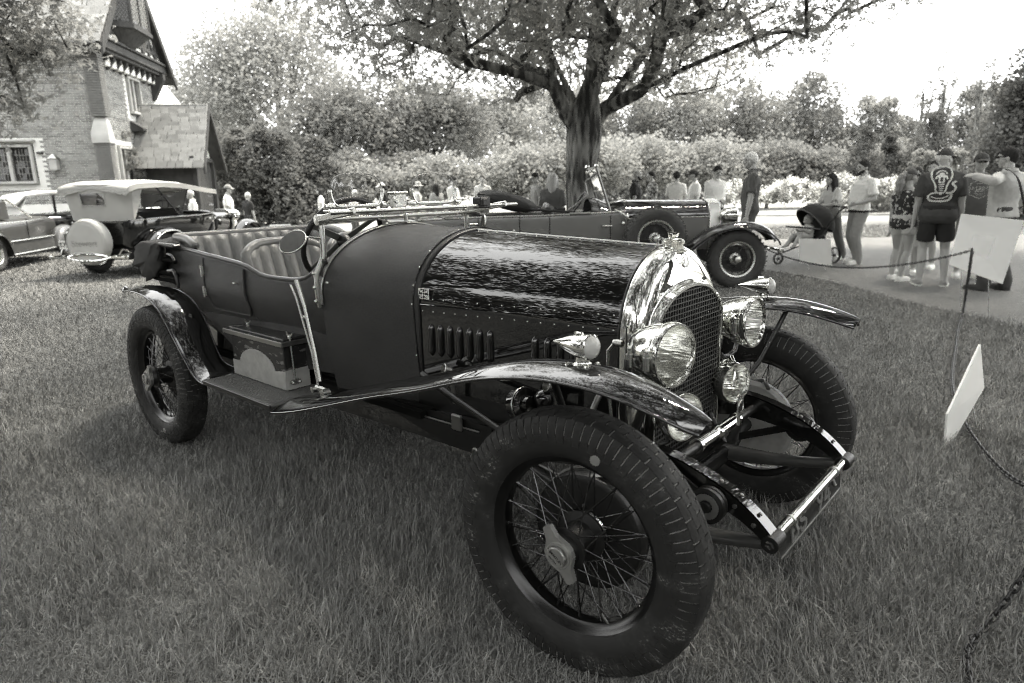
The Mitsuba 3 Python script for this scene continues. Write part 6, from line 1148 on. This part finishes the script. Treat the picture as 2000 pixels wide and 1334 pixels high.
# porch
PR = hp('porch_body', box((2.30, -1.0, 1.25), (.14, 1.9, 2.5)), 'timber'); hp('porch_side', box((4.28, -1.0, 1.25), (.14, 1.9, 2.5)), 'timber', PR)
for i in range(9): hp('porch_board', box((2.36 + i * .235, -1.93, 1.30), (.20, .06, 2.6), .012), 'timber', PR, smooth=30)
hp('porch_gable', prism(Polygon([(2.1, 2.62), (4.5, 2.62), (3.3, 4.42)]), .06, axes((0, -1.90, 0), (1, 0, 0), (0, 0, 1))), 'stucco', PR)
hp('porch_timber', cat(box((3.3, -2.0, 2.66), (2.6, .14, .16), .01), box((3.3, -1.99, 3.3), (.14, .1, 1.5), .01), box((2.25, -2.0, 1.3), (.18, .16, 2.7), .01), box((4.35, -2.0, 1.3), (.18, .16, 2.7), .01)), 'timber', PR, smooth=30)
PRF = hp('porch_roof', cat(loft([[(1.92, b, 2.40), (3.3, b, 4.55), (4.68, b, 2.40)] for b in (-.0, -2.36)], False, False), loft([[(1.92, b, 2.32), (3.3, b, 4.45), (4.68, b, 2.32)] for b in (-.0, -2.36)], False, False)), 'timber')
pu_ = np.array([1.38, 0, 2.15]); PL_ = np.linalg.norm(pu_); MP = axes((1.88, -2.42, 2.34), (0, 1, 0), pu_); MP[:3, 2] = np.cross(pu_ / PL_, (0, 1, 0)); MP[:3, 2] *= np.sign(MP[2, 2])
slates(PRF, MP, 2.40, PL_ - .05, .185, .30, 4, ('slate_tone_2', 'slate_tone_2', 'slate_tone_1'))
MP2 = axes((4.72, -2.42, 2.34), (0, 1, 0), pu_ * (-1, 1, 1)); MP2[:3, 2] = np.cross(MP2[:3, 1], (0, 1, 0)); MP2[:3, 2] *= np.sign(MP2[2, 2])
hp('ridge_tile', cat(*[box((3.3, -2.4 + .3 * (i + .5), 4.60), (.16, .29, .05), .015) for i in range(8)]), 'slate_tone_2', PRF, kind='stuff')
for s, a0 in ((-1, 1.88), (1, 4.72)): hp('porch_bargeboard', loft([[(a0 + (3.3 - a0) * t, b, 2.36 + 2.26 * t + dz) for b, dz in ((-2.46, .02), (-2.38, .02), (-2.38, -.26), (-2.46, -.26))] for t in np.linspace(0, 1, 8)], True, True), 'timber', PRF, smooth=30)
# ------------------------------------------------------------ trees and shrubs
def leafmat(name, v, tr=.55, var=.5):
    mat(name, {'type': 'principledthin', 'base_color': grey(lambda p, n, uv: v * (1 - var / 2 + var * noise(p.x * 2.1, p.y * 2.1, p.z * 2.1))), 'roughness': .55, 'diff_trans': tr * 2, 'spec_trans': 0.0})
    return name
leafmat('leaf_dark', .10); leafmat('leaf_mid', .20); leafmat('leaf_light', .27); leafmat('leaf_pale', .29); leafmat('leaf_conifer', .12, .3); leafmat('leaf_bush', .165, .4); leafmat('leaf_bough', .24, .55); leafmat('flower', .75, .3, .3); leafmat('leaf_hero', .33, .62)
bump('bark', pdict(grey(lambda p, n, uv: .035 + .26 * smoothstep(.35, .75, fbm(p.x * 11, p.y * 11, p.z * 1.8, 4))), .9, specular=.2), lambda p, n, uv: fbm(p.x * 11, p.y * 11, p.z * 1.8, 4), .16, 4e-3)
bump('bark_pale', pdict(grey(lambda p, n, uv: .12 + .08 * fbm(p.x * 14, p.y * 14, p.z * 3.5, 3)), .9, specular=.2), lambda p, n, uv: fbm(p.x * 16, p.y * 16, p.z * 4, 3), .04, 4e-3)
def leaves(c, size, r, up=.5, shape='leaf'):
    """a folded leaf (two or four triangles) at each point"""
    n = len(c); d = r.normal(size=(n, 3)); d[:, 2] = d[:, 2] * .6 - .25; d /= np.linalg.norm(d, axis=1, keepdims=True)
    nn = r.normal(size=(n, 3)); nn[:, 2] = np.abs(nn[:, 2]) + up; s = np.cross(d, nn); s /= np.linalg.norm(s, axis=1, keepdims=True) + 1e-9; up_ = np.cross(s, d)
    L = (size * r.uniform(.65, 1.25, n))[:, None]; w = L * .36
    a, b = c - d * L * .5, c + d * L * .5
    if shape == 'star':  # lobed leaf: three blades from the stalk
        V, Fc = [], []
        for k, ang in enumerate((-.95, 0, .95)):
            e = d * math.cos(ang) + s * math.sin(ang); q = -d * math.sin(ang) + s * math.cos(ang); l_ = L * (1.0 if k == 1 else .8)
            V += [a, a + e * l_ * .5 + q * w * .55 + up_ * w * .2, a + e * l_, a + e * l_ * .5 - q * w * .55 + up_ * w * .2]
        V = np.stack(V, 1).reshape(-1, 3); i = np.arange(n)[:, None] * 12
        f = np.concatenate([i + [4 * k, 4 * k + 1, 4 * k + 2] for k in range(3)] + [i + [4 * k, 4 * k + 2, 4 * k + 3] for k in range(3)], 1).reshape(-1, 3)
        return V, f
    m = c - d * L * .05
    V = np.stack([a, m + s * w + up_ * w * .35, b, m - s * w + up_ * w * .35], 1).reshape(-1, 3); i = np.arange(n)[:, None] * 4
    return V, np.concatenate([i + [0, 1, 2], i + [0, 2, 3]], 1).reshape(-1, 3)
def crown_points(ells, n, r, hollow=.35, low=None):
    """n points spread through a union of ellipsoids (cx, cy, cz, rx, ry, rz)"""
    E = np.array(ells, float); vol = E[:, 3:].prod(1); out = []
    while len(out) < n:
        e = E[r.choice(len(E), p=vol / vol.sum())]; u = r.normal(size=3); u /= np.linalg.norm(u); q = e[:3] + e[3:] * u * (hollow + (1 - hollow) * r.uniform() ** .45)
        if low is None or low(q): out.append(q)
    return np.array(out)
def spaced(P_, dmin, nmax):
    keep = []; t = []
    for q in P_:
        if not t or np.min(np.sum((np.array(t) - q) ** 2, 1)) > dmin ** 2:
            t.append(q)
            if len(t) >= nmax: break
    return np.array(t)
def grow(limbs, tips, r, rtip=.010, step=.35, wob=.06, power=2.25):
    """limbs: polylines with the trunk first; returns tube chains joined from the tips back to the limbs"""
    nodes, par = [], []
    for L in limbs:
        L = np.asarray(L, float); st = 0
        if nodes:
            j = int(np.argmin(np.sum((np.array(nodes) - L[0]) ** 2, 1)))
        else: j = -1
        for q in L:
            if j >= 0 and np.linalg.norm(np.array(nodes[j]) - q) < .02: continue
            nodes.append(q); par.append(j); j = len(nodes) - 1
    base = len(nodes); root = np.array(nodes[0]); N0 = np.array(nodes); fork = N0[min(len(limbs[0]) - 1, base - 1)]
    order = np.argsort(np.linalg.norm(tips - fork, axis=1)); X = [np.array(q) for q in nodes]; ends = []
    skip = max(1, len(limbs[0]) - 1)
    for k in order:
        t = tips[k]; A = np.array(X); d = np.linalg.norm(A - t, axis=1); d[:skip] += 50
        dirn = (t - A) / (d[:, None] + 1e-6); d = d + .25 * np.maximum(0, -dirn[:, 2]) * d
        j = int(np.argmin(d)); p0 = A[j]; n = max(1, int(np.linalg.norm(t - p0) / step))
        for i in range(1, n + 1):
            u = i / n; q = p0 * (1 - u) + t * u + r.normal(size=3) * wob * (0 if i == n else 1) + np.array([0, 0, .10 * np.linalg.norm(t - p0) * math.sin(PI * u) * .6])
            X.append(q); par.append(j); j = len(X) - 1
        ends.append(j)
    X = np.array(X); par = np.array(par); w = np.zeros(len(X)); w[ends] = 1
    for i in range(len(X) - 1, 0, -1):
        if par[i] >= 0: w[par[i]] += max(w[i], .5)
    rad = rtip * np.maximum(w, 1) ** (1 / power)
    return X, par, rad
def branch_mesh(X, par, rad, rmax=None, n_big=12, cut=0.0):
    kids = {}
    for i, q in enumerate(par): kids.setdefault(q, []).append(i)
    out = []; stack = [(-1, k) for k in kids.get(-1, [])]
    while stack:
        p0, i = stack.pop(); chain = ([p0] if p0 >= 0 else []) + [i]
        while True:
            ks = kids.get(chain[-1], [])
            if not ks: break
            ks = sorted(ks, key=lambda k: -rad[k]); chain.append(ks[0]); stack += [(chain[-2], k) for k in ks[1:]]
        P_, R = X[chain], rad[chain].copy()
        if p0 >= 0: R[0] = R[1]
        if R.max() < cut: continue
        if rmax is not None: R = np.minimum(R, rmax)
        n = n_big if R[0] > .08 else 6 if R[0] > .03 else 4
        if len(P_) >= 2: out.append(tube(P_, R, n))
    return cat(*out)
def tree(name, label, limbs, ells, seed, nclump, per, size, spread, lm, bm='bark', group=None, rtip=.010, r0=None, shape='leaf', low=None, hollow=.3, dmin=None, flat=.55, cut=0.0, cap=None, drop=.0):
    r = np.random.default_rng(seed); P_ = crown_points(ells, nclump * 3, r, hollow, low)
    tips = spaced(P_, dmin or spread * .8, nclump)
    X, par, rad = grow(limbs, tips, r, rtip)
    if r0 is not None:
        k = len(limbs[0]); rr = np.asarray(r0, float); rad[:k] = np.interp(np.linspace(0, 1, k), np.linspace(0, 1, len(rr)), rr)
    t = thing(name, label, 'tree', group)
    put('trunk', branch_mesh(X, par, rad, cap, cut=cut), bm, t, smooth=True)
    m = len(tips); k = r.poisson(per, m); idx = np.repeat(np.arange(m), k); C = tips[idx] + r.normal(size=(len(idx), 3)) * spread * np.array([1, 1, flat]) * .62 - np.array([0, 0, drop])
    # and some along the thin twigs
    put('crown', leaves(C, size, r, shape=shape), lm, t, smooth=False)
    return t
def bush(name, label, cat_, c, rx, ry, h, seed, n, size, lm, group=None, z0=0., trunk=True, lumps=40, cone=0., rough=.25):
    """dense shrub or far tree: leaf clumps spread over a lumpy body"""
    r = np.random.default_rng(seed); u = r.normal(size=(lumps, 3)); u /= np.linalg.norm(u, axis=1, keepdims=True); u[:, 2] = np.abs(u[:, 2]) * 1.0 - .15 * r.uniform(size=lumps)
    hh = r.uniform(.05, 1, lumps) if cone else None
    if cone:
        zc = z0 + h * r.beta(1.2, 1.5, lumps); k = (1 - (zc - z0) / h) ** cone; a = r.uniform(0, 2 * PI, lumps); q = .35 + .65 * np.sqrt(r.uniform(size=lumps))
        L = np.stack([c[0] + rx * k * q * np.cos(a), c[1] + ry * k * q * np.sin(a), zc], 1); lr = (.12 + .28 * k) * max(rx, .4)
    else:
        q = (.45 + .5 * r.uniform(size=lumps))[:, None]; L = np.array([c[0], c[1], z0 + h * .45]) + u * q * np.array([rx, ry, h * .55]); lr = np.full(lumps, .0) + (.30 + rough * r.uniform(size=lumps)) * min(rx, h * .5)
    i = r.integers(0, lumps, n); v = r.normal(size=(n, 3)); v /= np.linalg.norm(v, axis=1, keepdims=True); C = L[i] + v * (lr[i] * r.uniform(.25, 1.0, n) ** .5)[:, None] * np.array([1, 1, .8])
    C[:, 2] = np.maximum(C[:, 2], z0 + .03)
    t = thing(name, label, cat_, group)
    if trunk:
        rt = .02 * h + .03; put('trunk', cat(tube([(c[0], c[1], 0), (c[0] + .05, c[1], z0 + h * .3), (c[0], c[1] + .05, z0 + h * .75)], [rt, rt * .8, rt * .3], 8), *[tube([(c[0], c[1], z0 + h * .25), L[k]], [rt * .5, rt * .15], 5) for k in range(0, min(lumps, 14))]), 'bark', t, smooth=True)
    put('crown', leaves(C, size, r, .3), lm, t, smooth=False)
    return t
# the big spreading tree behind the grey tourer
tx, ty = 1.80, 16.2
big = [[(tx, ty, -.1), (tx + .0, ty, .5), (tx - .05, ty, 1.2), (tx - .05, ty, 2.0), (tx, ty, 2.6), (tx + .02, ty, 3.0)],
       [(tx + .02, ty, 3.0), (tx + .10, ty - .3, 3.8), (tx + .15, ty - .8, 4.8), (tx + .1, ty - 1.2, 6.2), (tx, ty - 1.4, 8)],
       [(tx - .03, ty, 2.5), (tx - .45, ty - .1, 3.1), (tx - .75, ty - .3, 3.7), (tx - .85, ty - .5, 4.3), (tx - 1.3, ty - 1.0, 5.6), (tx - 2.2, ty - 1.5, 7.0)],
       [(tx, ty, 2.7), (tx + .5, ty + .1, 3.2), (tx + 1.0, ty, 3.9), (tx + 1.5, ty - .2, 4.6), (tx + 2.2, ty - .6, 5.8), (tx + 3, ty - 1, 7)],
       [(tx + .02, ty, 2.9), (tx + .35, ty + .4, 3.9), (tx + .65, ty + .7, 4.9), (tx + 1.0, ty + 1, 6.4)],
       [(tx, ty, 2.8), (tx - .3, ty + .5, 3.6), (tx - .7, ty + 1.1, 4.6), (tx - 1.2, ty + 1.6, 6)],
       [(tx + .5, ty + .1, 3.2), (tx + 1.2, ty - .5, 3.5), (tx + 2.1, ty - 1.0, 3.9), (tx + 3.2, ty - 1.4, 4.3), (tx + 4.6, ty - 1.6, 4.9)],
       [(tx - .75, ty - .3, 3.7), (tx - 1.5, ty - .6, 3.9), (tx - 2.6, ty - 1.0, 4.1), (tx - 4.0, ty - 1.2, 4.6)]]
ells = [(tx + .2, ty - .5, 7.2, 5.2, 5.0, 3.6), (tx - 2.9, ty - 1.2, 5.6, 3.4, 3.4, 2.1), (tx + 3.4, ty - 1, 5.9, 3.2, 3.2, 1.9), (tx + 5.8, ty - 1.2, 5.9, 2.4, 2.4, 1.0), (tx + 7.4, ty - 1.6, 6.0, 1.7, 1.8, .75), (tx - 4.6, ty - 1.5, 5.0, 2.2, 2.4, 1.4), (tx - .6, ty - 3.2, 5.8, 3.0, 2.6, 1.9), (tx + .8, ty + 3.0, 5.6, 3.6, 2.8, 2.2), (tx - 2.6, ty + 1.8, 4.2, 2.0, 1.8, 1.2), (tx + 2.8, ty + 2.6, 4.6, 2.2, 1.8, 1.3), (tx + .2, ty - 6.5, 7.9, 4.8, 4.2, 2.2), (tx - 3.5, ty - 6, 7.4, 3.2, 3.0, 1.7)]
tree('shade_tree', 'big spreading tree with a forked trunk behind the grey tourer', big, ells, 11, 1000, 56, .135, .55, 'leaf_hero', rtip=.014, r0=[.58, .43, .385, .38, .42, .40], shape='star', low=lambda q: q[2] > 2.9 + .16 * abs(q[0] - tx) and not (q[1] < 11.5 and q[2] < 5.0), dmin=.42, cap=.42)
# the tree at the left edge whose boughs hang before the house
lx, ly = -12.4, 11.2
tree('shade_tree', 'tree at the left edge with leafy boughs hanging before the house', [[(lx, ly, -.1), (lx + .1, ly, 1.5), (lx + .1, ly + .1, 3.2)], [(lx + .1, ly + .1, 3.2), (lx + 1.0, ly + .3, 4.2), (lx + 2.4, ly + .3, 4.6), (lx + 3.8, ly + .2, 4.2)], [(lx + .1, ly, 3.0), (lx - .5, ly - .5, 5), (lx - 1, ly - 1, 7)], [(lx + .1, ly + .1, 3.2), (lx + .8, ly - .6, 5.2), (lx + 1.6, ly - 1.2, 7)]],
     [(lx + .6, ly, 6.8, 3.4, 3.0, 2.2), (lx + 3.3, ly + .5, 4.5, 2.1, 1.6, 1.7), (lx + 3.0, ly + .3, 3.4, 2.0, 1.4, 1.15), (lx + 1.6, ly - .2, 4.2, 2.2, 1.5, 1.4)], 12, 560, 62, .115, .42, 'leaf_bough', rtip=.012, r0=[.34, .26, .24], shape='star', dmin=.36)
# trees that stand round and over the photographer: seen only in the paint, the chrome and the shade they throw
for k, (x, y, cz, rx, rz, n) in enumerate(((-5.5, -3.5, 8.2, 5.2, 3.2, 330), (4.5, -4.0, 8.6, 5.4, 3.0, 330), (7.6, 3.6, 7.8, 5.0, 2.6, 300), (14.2, 10.6, 7.7, 5.2, 1.9, 300), (-1.0, -6.5, 9.6, 6.0, 3.0, 330), (-8.5, 2.0, 7.6, 4.4, 2.6, 260))):
    if not n: continue
    cx_ = x - 4.6 if k == 3 else x + (0, 0, 0, 0, 1.2, 1.5)[k]; cy_ = y + (.6, .6, .6, 1.6, 7.2, .5)[k]; L = [[(x, y, -.1), (x, y + .1, 2), (x + .1, y, 4.2)], [(x + .1, y, 4.2), (x + 1.2, y + .8, 6), (x + 2.4, y + 1.4, 7.8)], [(x + .1, y, 4.2), (x - 1.0, y + 1, 6), (x - 2, y + 2, 8)], [(x + .1, y, 4), (x + .3, y - 1, 6.2), (x + .5, y - 2, 8)], [(x, y, 3.8), (x - .3, y + 1.6, 5.6), (x - .2, y + 3.4, 7.6)]]
    tree('shade_tree', ('tree behind the photographer to the left', 'tree behind the photographer to the right', 'tree by the drive right of the view', 'tree across the drive right of the view', 'tall tree right behind the photographer', 'tree left of the photographer')[k], L, [(cx_, cy_, cz, rx, rx, rz)] + ([(1.0, 2.8, 8.6, 3.4, 3.4, 1.6)] if k == 1 else []), 40 + k, n + 130 * (k == 1), 58, .165, .75, 'leaf_dark', rtip=.018, r0=[.42, .32, .30], shape='leaf', dmin=.6)
# ---- the belt of garden trees that closes the view behind the photographer (mirrored in the paint)
_r = np.random.default_rng(90); _bc = []
for a in np.linspace(PI * .93, PI * 2.02, 26):
    R_ = 17 + 4 * _r.uniform(); hh = 5.5 + 4.5 * _r.uniform(); c = np.array([R_ * math.cos(a), R_ * math.sin(a) + 2, hh * .45]); u = _r.normal(size=(1700, 3)); u /= np.linalg.norm(u, axis=1, keepdims=True); _bc.append(c + u * (np.array([2.6, 2.6, hh * .55]) * (.5 + .55 * _r.uniform(size=(1700, 1)))))
_bc = np.vstack(_bc); put('tree_belt', leaves(_bc[_bc[:, 2] > .05], .46, _r, .3), 'leaf_conifer', None, False, label='belt of garden trees closing the view behind the photographer', category='trees', kind='stuff')
# ---- planting beyond the lawn, the house and the drive
_k = 100
def B(name, label, x, y, rx, h, lm, n=6000, size=.2, group=None, cat_='tree', **kw):
    global _k; _k += 1
    bush(name, label, cat_, (x, y), rx, rx * .8, h, _k, int(n), size, lm, group, **kw)
B('leafy_tree', 'tall pale leafy tree between the house and the spreading tree', -15.2, 46, 6.0, 14.2, 'leaf_light', 17000, .26, lumps=110, rough=.12)
B('leafy_tree', 'rounded leafy tree behind the porch roof of the house', -21.5, 50, 4.6, 11.6, 'leaf_light', 10000, .26, lumps=80, rough=.12)
B('leafy_tree', 'dense mid-grey tree left of the spreading tree, above the steering wheel', -9.6, 40, 4.6, 8.2, 'leaf_mid', 13000, .24, lumps=90, rough=.12)
B('leafy_tree', 'broad leafy tree behind the aero screens', -5.0, 42, 4.2, 8.6, 'leaf_mid', 13000, .24, lumps=90, rough=.12)
B('leafy_tree', 'leafy tree seen past the left side of the forked trunk', -1.0, 52, 4.4, 8.8, 'leaf_light', 11000, .26, lumps=80, rough=.12)
for i, (x, y, rx, h) in enumerate(((-11.9, 30.0, 1.25, 4.3), (-10.1, 29.2, 1.3, 4.7), (-8.6, 30.4, 1.2, 4.0), (-13.8, 31.5, 1.3, 4.9))):
    B('dark_conifer', ('second dark conifer from the left in the row right of the porch', 'tallest dark conifer in the row behind the steering wheel', 'rightmost dark conifer of the row behind the steering wheel', 'leftmost dark conifer of the row right of the porch')[i], x, y, rx * 1.35, h * .95, 'leaf_bush', 9000, .17, cone=.5, lumps=120)
B('shrub', 'shrub against the foot of the house porch', -14.0, 24.8, 1.3, 2.2, 'leaf_mid', 3500, .11, cat_='shrub')
B('climbing_plant', 'climbing plant straggling up the corner of the house by the porch', -13.3, 23.7, .55, 4.0, 'leaf_mid', 1500, .10, cat_='climber', lumps=26)
for i, (x, y, rx, h, lm) in enumerate(((-3.4, 33, 2.0, 3.0, 'leaf_pale'), (.4, 35, 2.4, 3.7, 'leaf_pale'), (3.8, 34, 2.3, 3.9, 'leaf_pale'), (7.4, 36, 2.6, 4.1, 'leaf_light'), (10.8, 36, 2.5, 3.9, 'leaf_light'), (14.2, 37, 2.4, 3.8, 'leaf_mid'), (17.2, 36, 2.0, 3.3, 'leaf_mid'), (20.2, 35, 2.0, 3.2, 'leaf_mid'), (-7.0, 33, 1.8, 2.6, 'leaf_light'))):
    B('pale_shrub', ('pale sunlit shrub behind the aero screen', 'pale sunlit shrub left of the forked trunk', 'pale sunlit shrub right of the forked trunk', 'light shrub behind the grey tourer windscreen', 'light shrub behind the people in white shirts', 'mid-grey shrub behind the grey-haired person', 'mid-grey shrub left of the pushchair', 'mid-grey shrub above the pushchair', 'low light shrub left of the aero screens')[i], x, y, rx * 1.25, h, lm, 8000, .2, cat_='shrub', lumps=75, rough=.35)
for i, (x, y, rx, h, lm) in enumerate(((5.0, 56, 4.2, 9.2, 'leaf_light'), (10.2, 58, 4.2, 9.4, 'leaf_mid'), (15.6, 57, 4.2, 9.8, 'leaf_light'), (20.6, 56, 4.0, 9.4, 'leaf_mid'), (25.2, 57, 4.0, 9.8, 'leaf_mid'), (29.4, 55, 2.6, 8.0, 'leaf_light'), (2.2, 60, 3.6, 9.6, 'leaf_mid'), (13.0, 62, 3.6, 8.6, 'leaf_light'), (18.2, 62, 3.8, 8.8, 'leaf_mid'), (23.2, 62, 3.6, 8.6, 'leaf_light'), (27.6, 61, 3.4, 7.6, 'leaf_mid'), (7.6, 62, 3.6, 8.8, 'leaf_mid'), (38.5, 56, 3.4, 8.6, 'leaf_mid'), (34.5, 60, 3.0, 6.6, 'leaf_mid'), (44, 57, 3.6, 8.8, 'leaf_mid'))):
    B('feathery_tree', ('feathery pale tree right behind the forked trunk', 'feathery tree above the black polo shirt', 'tallest feathery tree left of the grey-haired person', 'feathery tree above the pushchair', 'feathery tree above the tall person', 'pointed pale feathery tree right of the tall person', 'feathery tree close behind the right side of the forked trunk', 'pale tree in the gap left of the grey-haired person', 'mid-grey tree in the gap left of the pushchair', 'pale tree in the gap above the pushchair hood', 'low mid-grey tree left of the slender trees', 'mid-grey tree in the gap above the grey tourer bonnet', 'feathery tree behind the dark yew', 'low feathery tree above the ponytail', 'feathery tree at the right edge far behind the yew')[i], x, y, rx, h, lm, 12000, .27, cone=.34, lumps=120)
for i, (x, y, rx, h) in enumerate(((16.2, 31, 1.5, 4.1), (19.6, 31.5, 1.7, 5.0), (17.9, 32, 1.2, 3.5))):
    B('cone_conifer', ('dense cone-shaped conifer right of the pushchair', 'tallest dense cone-shaped conifer left of the cap', 'small dense cone-shaped conifer between two taller ones')[i], x, y, rx, h, 'leaf_conifer', 6500, .12, cone=.85, lumps=90)
for i, (x, y, h) in enumerate(((31.2, 52, 10.2), (33.4, 53, 11.2), (35.6, 52, 10.4), (37.4, 54, 10.8))):
    B('slender_tree', ('leftmost of the slender see-through trees right of the conifers', 'tallest slender see-through tree above the cap', 'third slender see-through tree from the left', 'slender see-through tree touching the dark yew')[i], x, y, 1.0, h, 'leaf_mid', 1500, .20, cone=.25, lumps=90)
B('yew_tree', 'big dark dense yew at the right edge of the view', 18.9, 23.6, 2.5, 5.9, 'leaf_conifer', 30000, .17, cone=.3, lumps=260)
for i, (x, y, rx, h) in enumerate(((12.2, 29, 1.2, 1.5), (14.2, 28.8, 1.3, 1.6), (16.1, 28.2, 1.2, 1.45), (10.2, 29.5, 1.2, 1.45), (22, 27.5, 1.3, 1.5))):
    B('flowering_shrub', ('white flowering shrub right of the grey-haired person', 'white flowering shrub behind the pushchair hood', 'white flowering shrub behind the tall person', 'white flowering shrub left of the grey-haired person', 'white flowering shrub behind the ponytail')[i], x, y, rx, h, 'leaf_light', 2600, .12, cat_='shrub', trunk=False)
    r_ = np.random.default_rng(700 + i); u = r_.normal(size=(70, 3)); u /= np.linalg.norm(u, axis=1, keepdims=True); u[:, 2] = np.abs(u[:, 2]); c_ = np.array([x, y, h * .42]) + u * np.array([rx * 1.0, rx * .85, h * .62])
    put('flower_heads', leaves((c_[:, None] + r_.normal(size=(70, 16, 3)) * .07).reshape(-1, 3), .085, r_, .6), 'flower', key_prev('flowering_shrub'), False, kind='stuff')
for i, (x, y) in enumerate(((12.6, 20.6), (13.75, 20.9))):
    B('standard_topiary', ('round clipped white-flowered ball on a stem left of the cap', 'round clipped white-flowered ball on a stem between the two caps')[i], x, y, .36, .85, 'leaf_pale', 1800, .07, cat_='shrub', z0=1.55, lumps=50, rough=.05)
for i, (x, y) in enumerate(((-17.5, 36), (-14.5, 35.5), (-11.6, 35), (-8.8, 36), (-6.0, 37.5))):
    B('hedge_shrub', ('hedge shrub behind the dark conifers, leftmost by the porch', 'hedge shrub behind the dark conifers, second from the porch', 'hedge shrub behind the dark conifers, third from the porch', 'hedge shrub behind the dark conifers, fourth from the porch', 'hedge shrub behind the dark conifers, rightmost')[i], x, y, 2.2, 3.6, 'leaf_mid', 6000, .2, cat_='shrub', lumps=60)
# ------------------------------------------------------------ stakes, chain, boards
pr('board_white', grey(lambda p, n, uv: .62 + .04 * fbm(p.x * 3, p.y * 3, p.z * 3)), .5)
def board(label, c, th=.012, wires=()):
    c = np.array(c, float); n = np.cross(c[1] - c[0], c[3] - c[0]); n /= np.linalg.norm(n); t = thing('sign_board', label, 'sign')
    v = np.vstack([c, c + n * th]); put('board', (v, np.array([[0, 1, 2, 3], [7, 6, 5, 4], [0, 4, 5, 1], [1, 5, 6, 2], [2, 6, 7, 3], [3, 7, 4, 0]])), 'board_white', t, False)
    for w in wires: put('wire_leg', tube(w, .0035, 5), 'nickel', t, True)
board('large white sign board on thin wire legs leaning behind the stake', [[4.781, 7.15, 0.537], [5.32, 7.05, 0.333], [5.6, 7.25, 0.995], [4.975, 7.35, 1.074]], wires=[[[4.939, 7.215, 0.721], [4.916, 7.125, 0.486], [4.936, 7.075, 0.0]], [[5.351, 7.145, 0.628], [5.185, 7.075, 0.384], [5.205, 7.025, 0.0]]])
board('pale sign board standing in front of the pushchair', [[4.86, 11.05, 0.123], [5.37, 10.95, 0.056], [5.35, 11.05, 0.506], [4.862, 11.15, 0.517]], wires=[[[4.937, 11.075, 0.271], [4.988, 11.025, 0.106], [5.008, 10.975, 0.0]], [[5.286, 11.005, 0.246], [5.242, 10.975, 0.073], [5.262, 10.925, 0.0]]])
board('white sign board tilted low in the grass below the stake', [[2.413, 3.45, -0.059], [2.828, 3.78, 0.231], [2.796, 3.82, 0.492], [2.428, 3.49, 0.176]], wires=[[[2.481, 3.516, 0.079], [2.517, 3.532, 0.014], [2.537, 3.483, 0.0]], [[2.753, 3.746, 0.292], [2.724, 3.698, 0.159], [2.744, 3.647, 0.0]]])
board('small white card standing behind the rear seat of the black tourer', [[-4.752, 13.2, 0.719], [-4.336, 13.2, 0.721], [-4.343, 13.25, 0.818], [-4.759, 13.25, 0.817]], wires=[[[-4.692, 13.22, 0.758], [-4.648, 13.2, 0.72], [-4.628, 13.15, 0.0]], [[-4.401, 13.22, 0.76], [-4.44, 13.2, 0.72], [-4.42, 13.15, 0.0]]])
LK = [(.016 * math.cos(a) + (.008 if math.cos(a) > 0 else -.008), .0105 * math.sin(a), 0) for a in np.linspace(0, 2 * PI, 17)]
link = tube(LK, .0042, 6); S_LK = shared(link, 'black_satin', 40)
def sag(p, q, s, n):
    p, q = np.array(p, float), np.array(q, float); t = np.linspace(0, 1, n)[:, None]; v = p + (q - p) * t; v[:, 2] -= 4 * s * (t * (1 - t))[:, 0]; return v
def chain_(label, p, q, s, joined):
    t = thing('chain', label, 'chain'); c = sag(p, q, s, 400) if np.isscalar(s) else spline(s, 500); L = np.r_[0, np.cumsum(np.linalg.norm(np.diff(c, axis=0), axis=1))]; m = int(L[-1] / .0335); out = []
    for i in range(m):
        u = (i + .5) * L[-1] / m; P_ = np.array([np.interp(u, L, c[:, k]) for k in range(3)]); P2 = np.array([np.interp(u + .01, L, c[:, k]) for k in range(3)]); d = P2 - P_; d /= np.linalg.norm(d) + 1e-9; a, b, _ = frame(d)
        if i % 2: a, b = b, -a
        A = np.eye(4); A[:3, 0], A[:3, 1], A[:3, 2], A[:3, 3] = d, a, b, P_
        if joined: out.append(xf(link, A))
        else: put('link', S_LK, None, t, M=A)
    if joined: put('links', cat(*out), 'black_satin', t, 40, kind='stuff')
STAKE_A, STAKE_B = (4.80, 6.85, .75), (2.02, 1.86, .78)
for lab, (x, y, z) in (('thin dark stake that holds the chain in front of the large white board', STAKE_A), ('dark stake by the grey tourer bumper holding the far end of the chain', (3.95, 11.35, .62))):
    t = put('chain_stake', cyl((x, y, -.05), (x, y, z), .011, n=10), 'black_satin', None, 30, label=lab, category='stake'); put('stake_hook', tube([(x, y, z - .03), (x - .03, y, z - .03), (x - .03, y, z)], .004, 5), 'nickel_dark', t, True)
chain_('chain hanging low across the drive from the stake towards the grey tourer', (4.78, 6.85, .72), (3.96, 11.35, .58), .34, True)
chain_('chain drooping from the stake to the right foreground', (4.80, 6.84, .72), STAKE_B, [(4.80, 6.84, .72), (4.765, 6.79, .40), (4.72, 6.74, .12), (4.50, 6.45, .035), (3.80, 5.45, .035), (3.20, 4.58, .035), (2.82, 3.94, .035), (2.57, 3.42, .04), (2.41, 3.03, .06), (2.24, 2.60, .16), (2.12, 2.2, .40), STAKE_B], False)
chain_('blurred chain in the bottom right corner', STAKE_B, (1.05, .55, .72), [STAKE_B, (1.78, 1.95, .35), (1.58, 1.90, .06), (1.40, 1.76, .035), (1.28, 1.55, .035), (1.15, 1.15, .10), (1.05, .55, .72)], False)
